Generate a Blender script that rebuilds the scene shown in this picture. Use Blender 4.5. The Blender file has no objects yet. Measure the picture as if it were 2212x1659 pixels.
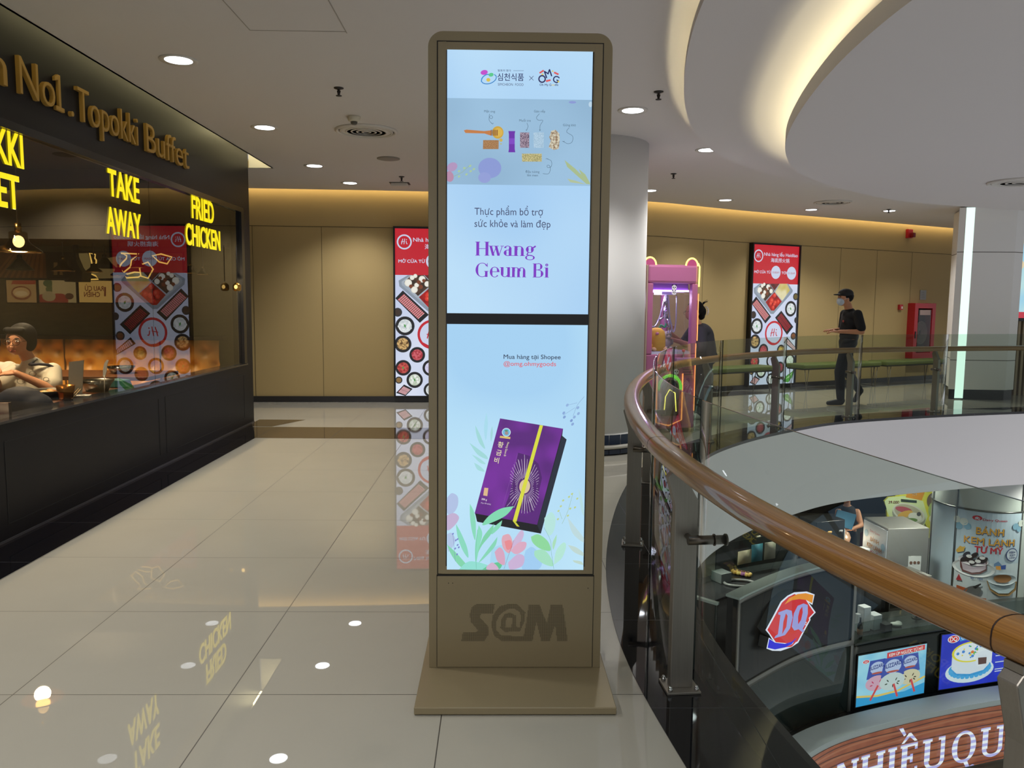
import bpy, bmesh, math, random
from mathutils import Vector, Matrix, Euler
from mathutils.geometry import tessellate_polygon
random.seed(7)
SC = bpy.context.scene
COL = SC.collection
PI = math.pi

# ------------------------------------------------------------------ camera, world, exposure
FPX, PITCH, YAW, ROLL, CAMH = 1713.0, math.radians(5.78), math.radians(1.091), math.radians(0.512), 1.45
_F = Vector((math.sin(YAW)*math.cos(PITCH), math.cos(YAW)*math.cos(PITCH), -math.sin(PITCH)))
_R0 = Vector((math.cos(YAW), -math.sin(YAW), 0)); _U0 = _R0.cross(_F)
_R = _R0*math.cos(ROLL) + _U0*math.sin(ROLL); _U = -_R0*math.sin(ROLL) + _U0*math.cos(ROLL)
CAMP = Vector((0, 0, CAMH))
cam = bpy.data.cameras.new('camera'); camo = bpy.data.objects.new('camera', cam); COL.objects.link(camo)
cam.sensor_width = 36; cam.lens = FPX*36/2212; cam.clip_start = .05; cam.clip_end = 200
camo.matrix_world = Matrix(((_R.x, _U.x, -_F.x, 0), (_R.y, _U.y, -_F.y, 0), (_R.z, _U.z, -_F.z, CAMH), (0, 0, 0, 1)))
SC.camera = camo
SC.view_settings.view_transform = 'Standard'; SC.view_settings.look = 'None'
SC.view_settings.gamma = 1; SC.view_settings.use_curve_mapping = False
SC.view_settings.exposure = EXPOSURE = 0.0
SC.cycles.max_bounces = 9; SC.cycles.diffuse_bounces = 4; SC.cycles.glossy_bounces = 5
SC.cycles.transparent_max_bounces = 24; SC.cycles.transmission_bounces = 6
SC.cycles.caustics_reflective = False; SC.cycles.caustics_refractive = False
SC.cycles.sample_clamp_indirect = 4
world = bpy.data.worlds.new('world'); SC.world = world; world.use_nodes = True
world.node_tree.nodes['Background'].inputs[0].default_value = (.62, .63, .66, 1)
world.node_tree.nodes['Background'].inputs[1].default_value = WORLD_S = .8

def ray(x, y): return _F + _R*((x-1106)/FPX) + _U*((829.5-y)/FPX)
def atz(x, y, z=0): d = ray(x, y); return CAMP + d*((z-CAMH)/d.z)
def aty(x, y, Y): d = ray(x, y); return CAMP + d*(Y/d.y)
def atx(x, y, X): d = ray(x, y); return CAMP + d*(X/d.x)
def atplane(x, y, P, N): d = ray(x, y); P = Vector(P); N = Vector(N); return CAMP + d*((P-CAMP).dot(N)/d.dot(N))

def light(name, kind, loc, power, color=(1, 1, 1), rot=(0, 0, 0), **kw):
    l = bpy.data.lights.new(name, kind); l.energy = power; l.color = color
    for k, v in kw.items(): setattr(l, k, v)
    o = bpy.data.objects.new(name, l); o.location = loc; o.rotation_euler = rot; COL.objects.link(o); return o
# ------------------------------------------------------------------ helpers
def lin(h):
    h = h.lstrip('#'); out = []
    for i in (0, 2, 4):
        c = int(h[i:i+2], 16)/255
        out.append(c/12.92 if c <= .04045 else ((c+.055)/1.055)**2.4)
    return (*out, 1)
_mats = {}
def M(h, rough=.5, metal=0, spec=.5, coat=0, noise=0, scale=20, bump=0, stretch=None):
    k = ('m', h, rough, metal, spec, coat, noise, scale, bump, stretch)
    if k in _mats: return _mats[k]
    m = bpy.data.materials.new('surface_'+h.strip('#')); m.use_nodes = True; nt = m.node_tree; b = nt.nodes['Principled BSDF']
    c = lin(h); b.inputs['Base Color'].default_value = c; b.inputs['Roughness'].default_value = rough
    b.inputs['Metallic'].default_value = metal; b.inputs['Specular IOR Level'].default_value = spec
    b.inputs['Coat Weight'].default_value = coat; b.inputs['Coat Roughness'].default_value = .05
    if noise or bump:
        tc = nt.nodes.new('ShaderNodeTexCoord'); mp = nt.nodes.new('ShaderNodeMapping'); nz = nt.nodes.new('ShaderNodeTexNoise')
        nt.links.new(tc.outputs['Object'], mp.inputs[0]); nt.links.new(mp.outputs[0], nz.inputs['Vector'])
        if stretch: mp.inputs['Scale'].default_value = stretch
        nz.inputs['Scale'].default_value = scale; nz.inputs['Detail'].default_value = 4
        if noise:
            mx = nt.nodes.new('ShaderNodeMix'); mx.data_type = 'RGBA'
            mx.inputs[6].default_value = tuple(v*(1-noise) for v in c[:3])+(1,); mx.inputs[7].default_value = tuple(min(1, v*(1+noise)) for v in c[:3])+(1,)
            nt.links.new(nz.outputs['Fac'], mx.inputs[0]); nt.links.new(mx.outputs[2], b.inputs['Base Color'])
        if bump:
            bp = nt.nodes.new('ShaderNodeBump'); bp.inputs['Strength'].default_value = bump; bp.inputs['Distance'].default_value = .01
            nt.links.new(nz.outputs['Fac'], bp.inputs['Height']); nt.links.new(bp.outputs[0], b.inputs['Normal'])
    _mats[k] = m; return m
def E(h, s=1.0, h2=None, scale=2.0):
    """a surface that gives off light itself: screen, backlit print, lamp"""
    k = ('e', h, s, h2, scale)
    if k in _mats: return _mats[k]
    m = bpy.data.materials.new('glow_'+h.strip('#')); m.use_nodes = True; nt = m.node_tree; b = nt.nodes['Principled BSDF']
    b.inputs['Base Color'].default_value = (.02, .02, .02, 1); b.inputs['Roughness'].default_value = .25
    b.inputs['Emission Color'].default_value = lin(h); b.inputs['Emission Strength'].default_value = s
    if h2:
        tc = nt.nodes.new('ShaderNodeTexCoord'); nz = nt.nodes.new('ShaderNodeTexNoise'); mx = nt.nodes.new('ShaderNodeMix'); mx.data_type = 'RGBA'
        nt.links.new(tc.outputs['Object'], nz.inputs['Vector']); nz.inputs['Scale'].default_value = scale; nz.inputs['Detail'].default_value = 1
        rp = nt.nodes.new('ShaderNodeMapRange'); rp.inputs[1].default_value = .35; rp.inputs[2].default_value = .65
        nt.links.new(nz.outputs['Fac'], rp.inputs[0]); nt.links.new(rp.outputs[0], mx.inputs[0])
        mx.inputs[6].default_value = lin(h); mx.inputs[7].default_value = lin(h2); nt.links.new(mx.outputs[2], b.inputs['Emission Color'])
    _mats[k] = m; return m
def stripes(h, h2, s=1.0, scale=3.0):
    k = ('w', h, h2, s)
    if k in _mats: return _mats[k]
    m = E(h, s, h2, 1.0).copy(); nt = m.node_tree; nz = nt.nodes['Noise Texture']; w = nt.nodes.new('ShaderNodeTexWave'); w.bands_direction = 'Z'; w.inputs['Scale'].default_value = scale
    nt.links.new(nt.nodes['Texture Coordinate'].outputs['Object'], w.inputs['Vector']); nt.links.new(w.outputs['Fac'], nt.nodes['Map Range'].inputs[0]); nt.nodes.remove(nz)
    _mats[k] = m; return m
def glass(tint, ior=1.5, rough=0.0):
    k = ('g', tint, ior, rough)
    if k in _mats: return _mats[k]
    m = bpy.data.materials.new('clear_glass'); m.use_nodes = True; nt = m.node_tree
    for n in list(nt.nodes): nt.nodes.remove(n)
    out = nt.nodes.new('ShaderNodeOutputMaterial'); tr = nt.nodes.new('ShaderNodeBsdfTransparent'); gl = nt.nodes.new('ShaderNodeBsdfGlossy')
    fr = nt.nodes.new('ShaderNodeFresnel'); mx = nt.nodes.new('ShaderNodeMixShader')
    fr.inputs[0].default_value = ior; tr.inputs[0].default_value = lin(tint); gl.inputs['Roughness'].default_value = rough
    gl.inputs[0].default_value = (1, 1, 1, 1)
    geo = nt.nodes.new('ShaderNodeNewGeometry'); mul = nt.nodes.new('ShaderNodeMath'); mul.operation = 'MULTIPLY'
    sub = nt.nodes.new('ShaderNodeMath'); sub.operation = 'SUBTRACT'; sub.inputs[0].default_value = 1
    nt.links.new(geo.outputs['Backfacing'], sub.inputs[1]); nt.links.new(sub.outputs[0], mul.inputs[0]); nt.links.new(fr.outputs[0], mul.inputs[1])
    nt.links.new(mul.outputs[0], mx.inputs[0]); nt.links.new(tr.outputs[0], mx.inputs[1]); nt.links.new(gl.outputs[0], mx.inputs[2]); nt.links.new(mx.outputs[0], out.inputs[0])
    _mats[k] = m; return m

class MB:
    """collects shapes, then links them as ONE mesh object"""
    def __init__(s, T=None): s.v = []; s.f = []; s.mi = []; s.sm = []; s.mats = []; s.T = T or Matrix()
    def mat(s, m):
        if m not in s.mats: s.mats.append(m)
        return s.mats.index(m)
    def add(s, vs, fs, m, smooth=False):
        b = len(s.v); i = s.mat(m)
        s.v += [s.T @ Vector(v) for v in vs]
        for f in fs: s.f.append([b+k for k in f]); s.mi.append(i); s.sm.append(smooth)
        return s
    def box(s, c, d, m, rz=0, rx=0, ry=0):
        R = Euler((rx, ry, rz)).to_matrix(); c = Vector(c)
        vs = [c + R @ Vector((x*d[0]/2, y*d[1]/2, z*d[2]/2)) for x in (-1, 1) for y in (-1, 1) for z in (-1, 1)]
        return s.add(vs, [(0, 1, 3, 2), (4, 6, 7, 5), (0, 4, 5, 1), (2, 3, 7, 6), (0, 2, 6, 4), (1, 5, 7, 3)], m)
    def bb(s, a, b, m): return s.box([(a[i]+b[i])/2 for i in range(3)], [abs(b[i]-a[i]) for i in range(3)], m)
    def prism(s, poly, z0, z1, m, axis='z', smooth=False):
        n = len(poly)
        f3 = {'z': lambda p, z: (p[0], p[1], z), 'y': lambda p, z: (p[0], z, p[1]), 'x': lambda p, z: (z, p[0], p[1])}[axis]
        vs = [f3(p, z0) for p in poly] + [f3(p, z1) for p in poly]
        tri = tessellate_polygon([[Vector((p[0], p[1], 0)) for p in poly]])
        fs = [tuple(t) for t in tri] + [tuple(n+i for i in t[::-1]) for t in tri]
        s.add(vs, fs, m)
        return s.add(vs, [(i, (i+1) % n, n+(i+1) % n, n+i) for i in range(n)], m, smooth)
    def poly(s, pts, m): 
        tri = tessellate_polygon([[Vector(p) for p in pts]]); return s.add(pts, [tuple(t) for t in tri], m)
    def strip(s, A, B, m, smooth=True, closed=False):
        n = len(A); return s.add(list(A)+list(B), [(i, (i+1) % n, n+(i+1) % n, n+i) for i in range(n if closed else n-1)], m, smooth)
    def tube(s, path, r, m, n=10, ry=None, up=None, caps=True, closed=False, profile=None):
        P = [Vector(p) for p in path]; N = len(P); rings = []; prev = None
        prof = profile or [(math.cos(2*PI*k/n), math.sin(2*PI*k/n)) for k in range(n)]; n = len(prof)
        for i, p in enumerate(P):
            a = P[(i-1) % N] if closed else P[max(i-1, 0)]; b = P[(i+1) % N] if closed else P[min(i+1, N-1)]
            t = (b-a).normalized()
            if up is not None: x = Vector(up).cross(t).normalized(); y = t.cross(x)
            else:
                if prev is None: q = Vector((0, 0, 1)) if abs(t.z) < .9 else Vector((1, 0, 0)); x = q.cross(t).normalized()
                else: x = (prev - t*prev.dot(t)).normalized()
                prev = x; y = t.cross(x)
            rr = r[i] if isinstance(r, (list, tuple)) else r; r2 = rr if ry is None else (ry[i] if isinstance(ry, (list, tuple)) else ry)
            rings.append([p + x*(c*rr) + y*(d*r2) for c, d in prof])
        vs = [v for R in rings for v in R]
        fs = [(i*n+k, i*n+(k+1) % n, ((i+1) % N)*n+(k+1) % n, ((i+1) % N)*n+k) for i in range(N if closed else N-1) for k in range(n)]
        s.add(vs, fs, m, True)
        if caps and not closed: s.add(rings[0]+rings[-1], [tuple(range(n))[::-1], tuple(range(n, 2*n))], m)
        return s
    def lathe(s, prof, c, m, n=24, T=None):
        c = Vector(c); vs = []; T = T or Matrix()
        for r, z in prof: vs += [c + T @ Vector((r*math.cos(2*PI*k/n), r*math.sin(2*PI*k/n), z)) for k in range(n)]
        fs = [(i*n+k, i*n+(k+1) % n, (i+1)*n+(k+1) % n, (i+1)*n+k) for i in range(len(prof)-1) for k in range(n)]
        s.add(vs, fs, m, True)
        for i, rev in ((0, True), (len(prof)-1, False)):
            if prof[i][0] > 1e-6:
                q = [i*n+k for k in range(n)]; s.add([vs[k] for k in q], [tuple(range(n))[::-1] if rev else tuple(range(n))], m)
        return s
    def cyl(s, a, b, r, m, n=16, r2=None): return s.tube([a, b], [r, r if r2 is None else r2], m, n)
    def ell(s, c, r, m, R=None, nu=16, nv=10):
        if not hasattr(r, '__len__'): r = (r, r, r)
        R = R or Matrix.Identity(3); c = Vector(c); vs = [c + R @ Vector((0, 0, r[2]))]
        for i in range(1, nv):
            a = PI*i/nv; vs += [c + R @ Vector((r[0]*math.sin(a)*math.cos(2*PI*k/nu), r[1]*math.sin(a)*math.sin(2*PI*k/nu), r[2]*math.cos(a))) for k in range(nu)]
        vs.append(c - R @ Vector((0, 0, r[2]))); L = len(vs)-1
        fs = [(0, 1+k, 1+(k+1) % nu) for k in range(nu)] + [(L, L-nu+(k+1) % nu, L-nu+k) for k in range(nu)]
        fs += [(1+i*nu+k, 1+(i+1)*nu+k, 1+(i+1)*nu+(k+1) % nu, 1+i*nu+(k+1) % nu) for i in range(nv-2) for k in range(nu)]
        return s.add(vs, fs, m, True)
    def mesh(s, name):
        me = bpy.data.meshes.new(name); me.from_pydata([tuple(v) for v in s.v], [], s.f)
        for m in s.mats: me.materials.append(m)
        me.polygons.foreach_set('material_index', s.mi); me.polygons.foreach_set('use_smooth', s.sm)
        bm = bmesh.new(); bm.from_mesh(me); bmesh.ops.remove_doubles(bm, verts=bm.verts, dist=1e-6)
        bmesh.ops.recalc_face_normals(bm, faces=bm.faces); bm.to_mesh(me); bm.free(); me.update(); return me
    def build(s, name, parent=None, bevel=0, seg=2, raw=False):
        if raw:
            me = bpy.data.meshes.new(name); me.from_pydata([tuple(v) for v in s.v], [], s.f)
            for m in s.mats: me.materials.append(m)
            me.polygons.foreach_set('material_index', s.mi); me.polygons.foreach_set('use_smooth', s.sm); me.update()
        else: me = s.mesh(name)
        o = bpy.data.objects.new(name, me); COL.objects.link(o)
        if parent: o.parent = parent; o.matrix_parent_inverse = Matrix.LocRotScale(parent.location, parent.rotation_euler, None).inverted()
        if bevel:
            b = o.modifiers.new('bevel', 'BEVEL'); b.width = bevel; b.segments = seg; b.limit_method = 'ANGLE'; b.angle_limit = math.radians(40)
        return o

def tag(o, label, cat, group=None):
    o['label'] = label; o['category'] = cat
    if group: o['group'] = group
    return o
def thing(name, label, cat, loc=(0, 0, 0), group=None):
    o = bpy.data.objects.new(name, None); o.empty_display_size = .1; COL.objects.link(o); o.location = loc; return tag(o, label, cat, group)
def struct(o): o['kind'] = 'structure'; return o
def dup(root, off, label=None):
    r = root.copy(); COL.objects.link(r); r.location = root.location + Vector(off)
    if label: r['label'] = label
    for ch in root.children:
        c = ch.copy(); COL.objects.link(c); c.parent = r
        for g in ch.children: d = g.copy(); COL.objects.link(d); d.parent = c
    return r

_txt = {}
_HORN = {'ợ': 'ọ', 'ớ': 'ó', 'ơ': 'o', 'Ở': 'Ỏ', 'Ợ': 'Ọ', 'Ớ': 'Ó', 'Ơ': 'O'}
def text2d(body, bold=0.0, extrude=0.0, bevel=0.0):
    if any(c in _HORN for c in body):
        base = ''.join(_HORN.get(c, c) for c in body); vs, fs = text2d(base, bold, extrude, bevel); vs = list(vs); fs = list(fs)
        for i, c in enumerate(body):
            if c in _HORN:
                big = c.isupper(); x = max(v[0] for v in text2d(base[:i]+('O' if big else 'o'))[0]); y = .60 if big else .40; n = len(vs)
                vs += [(x-.07, y-.01, 0), (x+.0, y+.0, 0), (x+.045, y+.1, 0), (x+.06, y+.17, 0), (x+.0, y+.17, 0), (x-.02, y+.08, 0)]; fs.append(tuple(range(n, n+6)))
        return vs, fs
    k = (body, bold, extrude, bevel)
    if k not in _txt:
        cu = bpy.data.curves.new('lettering', 'FONT'); cu.body = body; cu.offset = bold; cu.extrude = extrude; cu.bevel_depth = bevel; cu.bevel_resolution = 2; cu.resolution_u = 4
        o = bpy.data.objects.new('lettering', cu); me = bpy.data.meshes.new_from_object(o)
        _txt[k] = ([tuple(v.co) for v in me.vertices], [tuple(p.vertices) for p in me.polygons])
        bpy.data.objects.remove(o); bpy.data.curves.remove(cu); bpy.data.meshes.remove(me)
    return _txt[k]
def arc(cx, cy, rx, ry, a0, a1, n=24): return [(cx+rx*math.cos(math.radians(a0+(a1-a0)*i/n)), cy+ry*math.sin(math.radians(a0+(a1-a0)*i/n))) for i in range(n+1)]

class Canvas:
    """flat print: shapes in plane units (u right, v up), each layer a hair further out; one mesh"""
    def __init__(s, fn, step=.00012): s.fn = fn; s.step = step; s.k = 0; s.mb = MB(); s.clip = None
    def shape(s, pts, fs, m): s.k += 1; s.mb.add([s.fn(p[0], p[1], s.k*s.step) for p in pts], fs, m)
    def poly(s, pts, m):
        if s.clip:
            for ax, lim, sg in ((0, s.clip[0], 1), (0, s.clip[2], -1), (1, s.clip[1], 1), (1, s.clip[3], -1)):
                out = []
                for i in range(len(pts)):
                    a, b = pts[i-1], pts[i]; ia, ib = (a[ax]-lim)*sg >= 0, (b[ax]-lim)*sg >= 0
                    if ia != ib: t = (lim-a[ax])/(b[ax]-a[ax]); out.append((a[0]+(b[0]-a[0])*t, a[1]+(b[1]-a[1])*t))
                    if ib: out.append(b)
                pts = out
                if len(pts) < 3: return
        if len(pts) < 3: return
        s.shape(pts, [tuple(t) for t in tessellate_polygon([[Vector((p[0], p[1], 0)) for p in pts]])], m)
    def rect(s, u0, v0, u1, v1, m): s.shape([(u0, v0), (u1, v0), (u1, v1), (u0, v1)], [(0, 1, 2, 3)], m)
    def disc(s, u, v, r, m, r2=None, rot=0, n=28):
        c, d = math.cos(rot), math.sin(rot); r2 = r if r2 is None else r2
        s.poly([(u+c*r*math.cos(a)-d*r2*math.sin(a), v+d*r*math.cos(a)+c*r2*math.sin(a)) for a in (2*PI*i/n for i in range(n))], m)
    def line(s, pts, w, m, closed=False):
        N = len(pts); A = []; B = []
        for i in range(N):
            p = pts[(i-1) % N] if closed else pts[max(i-1, 0)]; q = pts[(i+1) % N] if closed else pts[min(i+1, N-1)]
            dx, dy = q[0]-p[0], q[1]-p[1]; L = math.hypot(dx, dy) or 1; ww = w[i] if isinstance(w, (list, tuple)) else w
            A.append((pts[i][0]-dy/L*ww/2, pts[i][1]+dx/L*ww/2)); B.append((pts[i][0]+dy/L*ww/2, pts[i][1]-dx/L*ww/2))
        s.shape(A+B, [(i, (i+1) % N, N+(i+1) % N, N+i) for i in range(N if closed else N-1)], m)
    def ring(s, u, v, r, w, m, r2=None): s.line(arc(u, v, r, r2 or r, 0, 360, 40)[:-1], w, m, True)
    def text(s, body, u, v, h, m, width=None, bold=0.0, align='l', shear=0, rot=0, mirror=False):
        vs, fs = text2d(body); x0 = min(p[0] for p in vs); x1 = max(p[0] for p in vs)
        sy = h/.7; sx = sy if width is None else width/(x1-x0); W = (x1-x0)*sx; o = {'l': 0, 'c': -W/2, 'r': -W}[align]
        c, d = math.cos(rot), math.sin(rot); q = []
        for p in vs:
            x = (p[0]-x0)*sx; y = p[1]*sy
            if mirror: x = W-x
            x += o + y*shear
            q.append((u+c*x-d*y, v+d*x+c*y))
        if bold:
            bw = bold*h*.7; n = len(q); off = ((-bw, 0), (bw, 0), (0, bw), (0, -bw)); q = [(x+a, y+b) for a, b in off for x, y in q]; fs = [tuple(i+k*n for i in f) for k in range(4) for f in fs]
        s.shape(q, fs, m)
    def glyphs(s, items, u, v, sc, m, shear=0, sx=1):
        for vs, fs in items: s.shape([(u+(p[0]*sx+shear*p[1])*sc, v+p[1]*sc) for p in vs], fs, m)
    def build(s, name, parent=None): return s.mb.build(name, parent, raw=True)

# serif lettering built from stems, hairlines, bowls and slab ends: x height .5, cap height .7
def serif(ch, TH=.13, TN=.03, SF=.025):
    out = []
    def q(pts): out.append((pts, [tuple(t) for t in tessellate_polygon([[Vector((a, b, 0)) for a, b in pts]])]))
    def rect(x0, y0, x1, y1): q([(x0, y0), (x1, y0), (x1, y1), (x0, y1)])
    def stem(x, y0, y1, w=TH, top=True, bot=True, sl=.045):
        rect(x, y0, x+w, y1)
        if bot: rect(x-sl, y0, x+w+sl, y0+SF)
        if top: rect(x-sl, y1-SF, x+w+sl, y1)
    def bowl(cx, cy, rx, ry, a0=0, a1=360, th=TH, n=36):
        A, B = [], []
        for i in range(n+1):
            a = math.radians(a0+(a1-a0)*i/n); c, d = math.cos(a), math.sin(a); w = TN+(th-TN)*abs(c)**1.6
            A.append((cx+rx*c, cy+ry*d)); B.append((cx+max(rx-w, .01)*c, cy+(ry-TN)*d))
        out.append((A+B, [(i, i+1, n+2+i, n+1+i) for i in range(n)]))
    def dg(x0, y0, x1, y1, w): q([(x0, y0), (x0+w, y0), (x1+w, y1), (x1, y1)])
    w = .5
    if ch == 'H': stem(.06, 0, .7); stem(.48, 0, .7); rect(.06, .34, .6, .34+TN); w = .68
    elif ch == 'N': stem(.06, 0, .7, TN*1.6); stem(.5, 0, .7, TN*1.6, bot=False); dg(.48, 0, .06, .7, TH); w = .66
    elif ch == 'I': stem(.06, 0, .7); w = .28
    elif ch == 'U':
        rect(.06, .2, .06+TH, .7); rect(.5, .2, .5+TN*1.5, .7); rect(.0, .7-SF, .06+TH+.05, .7); rect(.43, .7-SF, .6, .7)
        bowl(.06+(.44+TN*1.5)/2, .2, (.44+TN*1.5)/2, .21, 180, 360, TH*.8); w = .64
    elif ch == 'E':
        stem(.06, 0, .7); rect(.06, .7-SF, .48, .7); rect(.06, 0, .5, SF); rect(.06, .35, .36, .35+TN); rect(.48-TN, .55, .48, .7); rect(.5-TN, 0, .5, .16); rect(.36-TN, .27, .36, .46); w = .56
    elif ch == 'Q': bowl(.36, .35, .33, .37); q([(.34, .04), (.46, .04), (.54, -.13), (.62, -.1), (.68, -.12), (.6, -.2), (.48, -.2)]); w = .74
    elif ch == 'A': dg(.0+TN, 0, .28, .7, TN*1.5); dg(.46, 0, .28, .7, TH); rect(.14, .2, .48, .2+TN); rect(-.03, 0, .13, SF); rect(.4, 0, .65, SF); w = .66
    elif ch == 'B':
        stem(.06, 0, .7); rect(.06, .7-TN, .3, .7); rect(.06, .36, .32, .36+TN); rect(.06, 0, .32, TN); bowl(.28, .545, .22, .17, -90, 90, TH*.9); bowl(.3, .188, .25, .19, -90, 90); w = .6
    elif ch == 'G': bowl(.36, .35, .33, .36, 35, 325); stem(.5, 0, .3, TH*.95, bot=False); rect(.6, .5, .6+TN, .7); w = .72
    elif ch == 'D': stem(.06, 0, .7); rect(.06, .7-TN, .32, .7); rect(.06, 0, .32, TN); bowl(.3, .35, .34, .35, -90, 90); w = .68
    elif ch == 'w': dg(.1, 0, -.02, .5, TH*.85); dg(.12, 0, .29, .5, TN); dg(.34, 0, .22, .5, TH*.85); dg(.4, 0, .55, .5, TN); rect(-.06, .5-SF, .16, .5); rect(.18, .5-SF, .4, .5); rect(.48, .5-SF, .64, .5); w = .6
    elif ch == 'a': rect(.26, .06, .26+TH*.95, .36); bowl(.23, .15, .2, .16, 60, 300); bowl(.21, .34, .18, .17, 0, 160, TH*.95); rect(.3, 0, .5, SF); rect(.26, 0, .26+TH*.95, .1); w = .47
    elif ch == 'n': stem(.05, 0, .5, top=False); rect(.0, .5-SF, .1, .5); bowl(.27, .3, .2, .2, 0, 180, TH*.95); rect(.47-TH*.95, 0, .47, .32); rect(.3, 0, .53, SF); w = .54
    elif ch == 'm': stem(.05, 0, .5, top=False); rect(.0, .5-SF, .1, .5); w = .82
    elif ch == 'u': rect(.05, .14, .05+TH, .5); rect(0, .5-SF, .1, .5); bowl(.25, .17, .2, .17, 180, 330, TH*.95); stem(.37, 0, .5, top=False, bot=False); rect(.3, .5-SF, .42, .5); rect(.42, 0, .56, SF); w = .56
    elif ch == 'e': bowl(.26, .25, .24, .265, 0, 320); rect(.06, .25, .5, .25+TN); w = .52
    elif ch == 'i': stem(.05, 0, .5, top=False); rect(0, .5-SF, .1, .5); bowl(.05+TH/2, .63, TH*.55, TH*.55, 0, 360, TH*.5); w = .26
    elif ch == 'g': bowl(.21, .33, .18, .175); bowl(.22, -.08, .22, .125, 0, 360, TH*.6); q([(.1, .18), (.15, .17), (.12, .07), (.34, .04), (.3, -.01), (.05, .05)]); q([(.34, .44), (.44, .53), (.5, .5), (.46, .44), (.38, .4)]); w = .5
    if ch == 'm':
        for k in (0, 1): bowl(.25+.28*k, .3, .18, .2, 0, 180, TH*.95); rect(.43+.28*k-TH*.95, 0, .43+.28*k, .32); rect(.28+.28*k, 0, .47+.28*k, SF)
    return out, w
def serif_line(cv, body, u, v, h, m, width=None, TH=.13, TN=.03, SF=.025, shear=0):
    gl = [(None, .24) if c == ' ' else serif(c, TH, TN, SF) for c in body]; tot = sum(w for _, w in gl)
    sc = h/.7; sx = 1 if width is None else width/(tot*sc); x = 0
    for g, w in gl:
        if g:
            for vs, fs in g: cv.shape([(u+((p[0]+x)*sx+shear*p[1])*sc, v+p[1]*sc) for p in vs], fs, m)
        x += w

def fused(name, prims, mat, parent=None, voxel=.012, smooth=6):
    """one continuous surface from overlapping rounded limbs"""
    b = MB()
    for p in prims:
        if p[0] == 'c':
            _, a, c, r0, r1 = p; a = Vector(a); c = Vector(c); n = 5; d = c-a
            b.tube([a+d*(i/n) for i in range(n+1)], [r0+(r1-r0)*i/n for i in range(n+1)], mat, 14); b.ell(a, r0, mat, None, 14, 8); b.ell(c, r1, mat, None, 14, 8)
        else: b.ell(p[1], p[2], mat, p[3] if len(p) > 3 else None, 20, 12)
    o = b.build(name, None, raw=True); m = o.modifiers.new('r', 'REMESH'); m.mode = 'VOXEL'; m.voxel_size = voxel; m.use_smooth_shade = True
    s = o.modifiers.new('s', 'SMOOTH'); s.factor = .5; s.iterations = smooth
    bpy.context.view_layer.update(); dg = bpy.context.evaluated_depsgraph_get(); me = bpy.data.meshes.new_from_object(o.evaluated_get(dg))
    old = o.data; o.modifiers.clear(); o.data = me; me.materials.clear(); me.materials.append(mat); me.name = name
    for p in me.polygons: p.use_smooth = True
    bpy.data.meshes.remove(old)
    if parent: o.parent = parent; o.matrix_parent_inverse = Matrix.LocRotScale(parent.location, parent.rotation_euler, None).inverted()
    return o

# ------------------------------------------------------------------ the rounded void: one curve that rail, granite, fascia and ceiling tiers follow
_G = [(2.6, -1.3), (1.75, -.5), (1.5, .25), (1.25, .75), (1.065, 1.22), (.985, 1.5), (.905, 2.0), (.845, 2.45), (.79, 3.03), (.795, 3.6), (.88, 4.4), (1.1, 5.5), (1.42, 6.6), (1.9, 7.65), (2.36, 8.3), (2.85, 8.85), (3.45, 9.4), (4.15, 9.95), (5.0, 10.35), (6.1, 10.75), (7.5, 11.15), (9, 11.45), (10.6, 11.6), (12.5, 11.5)]
def catmull(P, n=8):
    out = []; P = [Vector((*p, 0)) if len(p) == 2 else Vector(p) for p in P]
    for i in range(len(P)-1):
        a, b, c, d = P[max(i-1, 0)], P[i], P[i+1], P[min(i+2, len(P)-1)]
        for k in range(n):
            t = k/n; out.append(.5*((2*b)+(c-a)*t+(2*a-5*b+4*c-d)*t*t+(3*b-a-3*c+d)*t**3))
    return out+[P[-1]]
RG = catmull(_G)
for _ in range(10): RG = [RG[0]] + [(RG[i-1]+RG[i]*2+RG[i+1])/4 for i in range(1, len(RG)-1)] + [RG[-1]]
RS = [0]
for i in range(1, len(RG)): RS.append(RS[-1]+(RG[i]-RG[i-1]).length)
def rnorm(i):
    t = (RG[min(i+1, len(RG)-1)]-RG[max(i-1, 0)]).normalized(); return Vector((-t.y, t.x, 0))
def ring(o, z, s0=None, s1=None):
    """points along the void's edge, o metres outward (away from the void), at height z"""
    if s0 is None: return [Vector((p.x+rnorm(i).x*o, p.y+rnorm(i).y*o, z)) for i, p in enumerate(RG)]
    n = max(2, int((s1-s0)/.12)+1); return [rat(s0+(s1-s0)*k/(n-1), o, z) for k in range(n)]
def rat(s, o=0, z=0):
    s = min(max(s, 0), RS[-1]-1e-6); i = max(k for k in range(len(RS)) if RS[k] <= s); t = (s-RS[i])/(RS[i+1]-RS[i])
    n = rnorm(i).lerp(rnorm(i+1), t).normalized(); p = RG[i].lerp(RG[i+1], t)+n*o; return Vector((p.x, p.y, z))
def rtan(s): return (rat(s+.02)-rat(s-.02)).normalized()
def snear(x, y): return min(((RG[i]-Vector((x, y, 0))).length, RS[i]) for i in range(len(RG)))[1]
def spx(px, o=0, z=0, lo=None):
    """arc position of the far limb of the ring seen in photo column px"""
    best = None; lo = snear(1.2, 5.8)
    for k in range(400):
        s = lo+(RS[-1]-lo)*k/400; p = rat(s, o, z)-CAMP; x = 1106+FPX*p.dot(_R)/p.dot(_F)
        if best is None or abs(x-px) < best[0]: best = (abs(x-px), s)
    return best[1]
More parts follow.
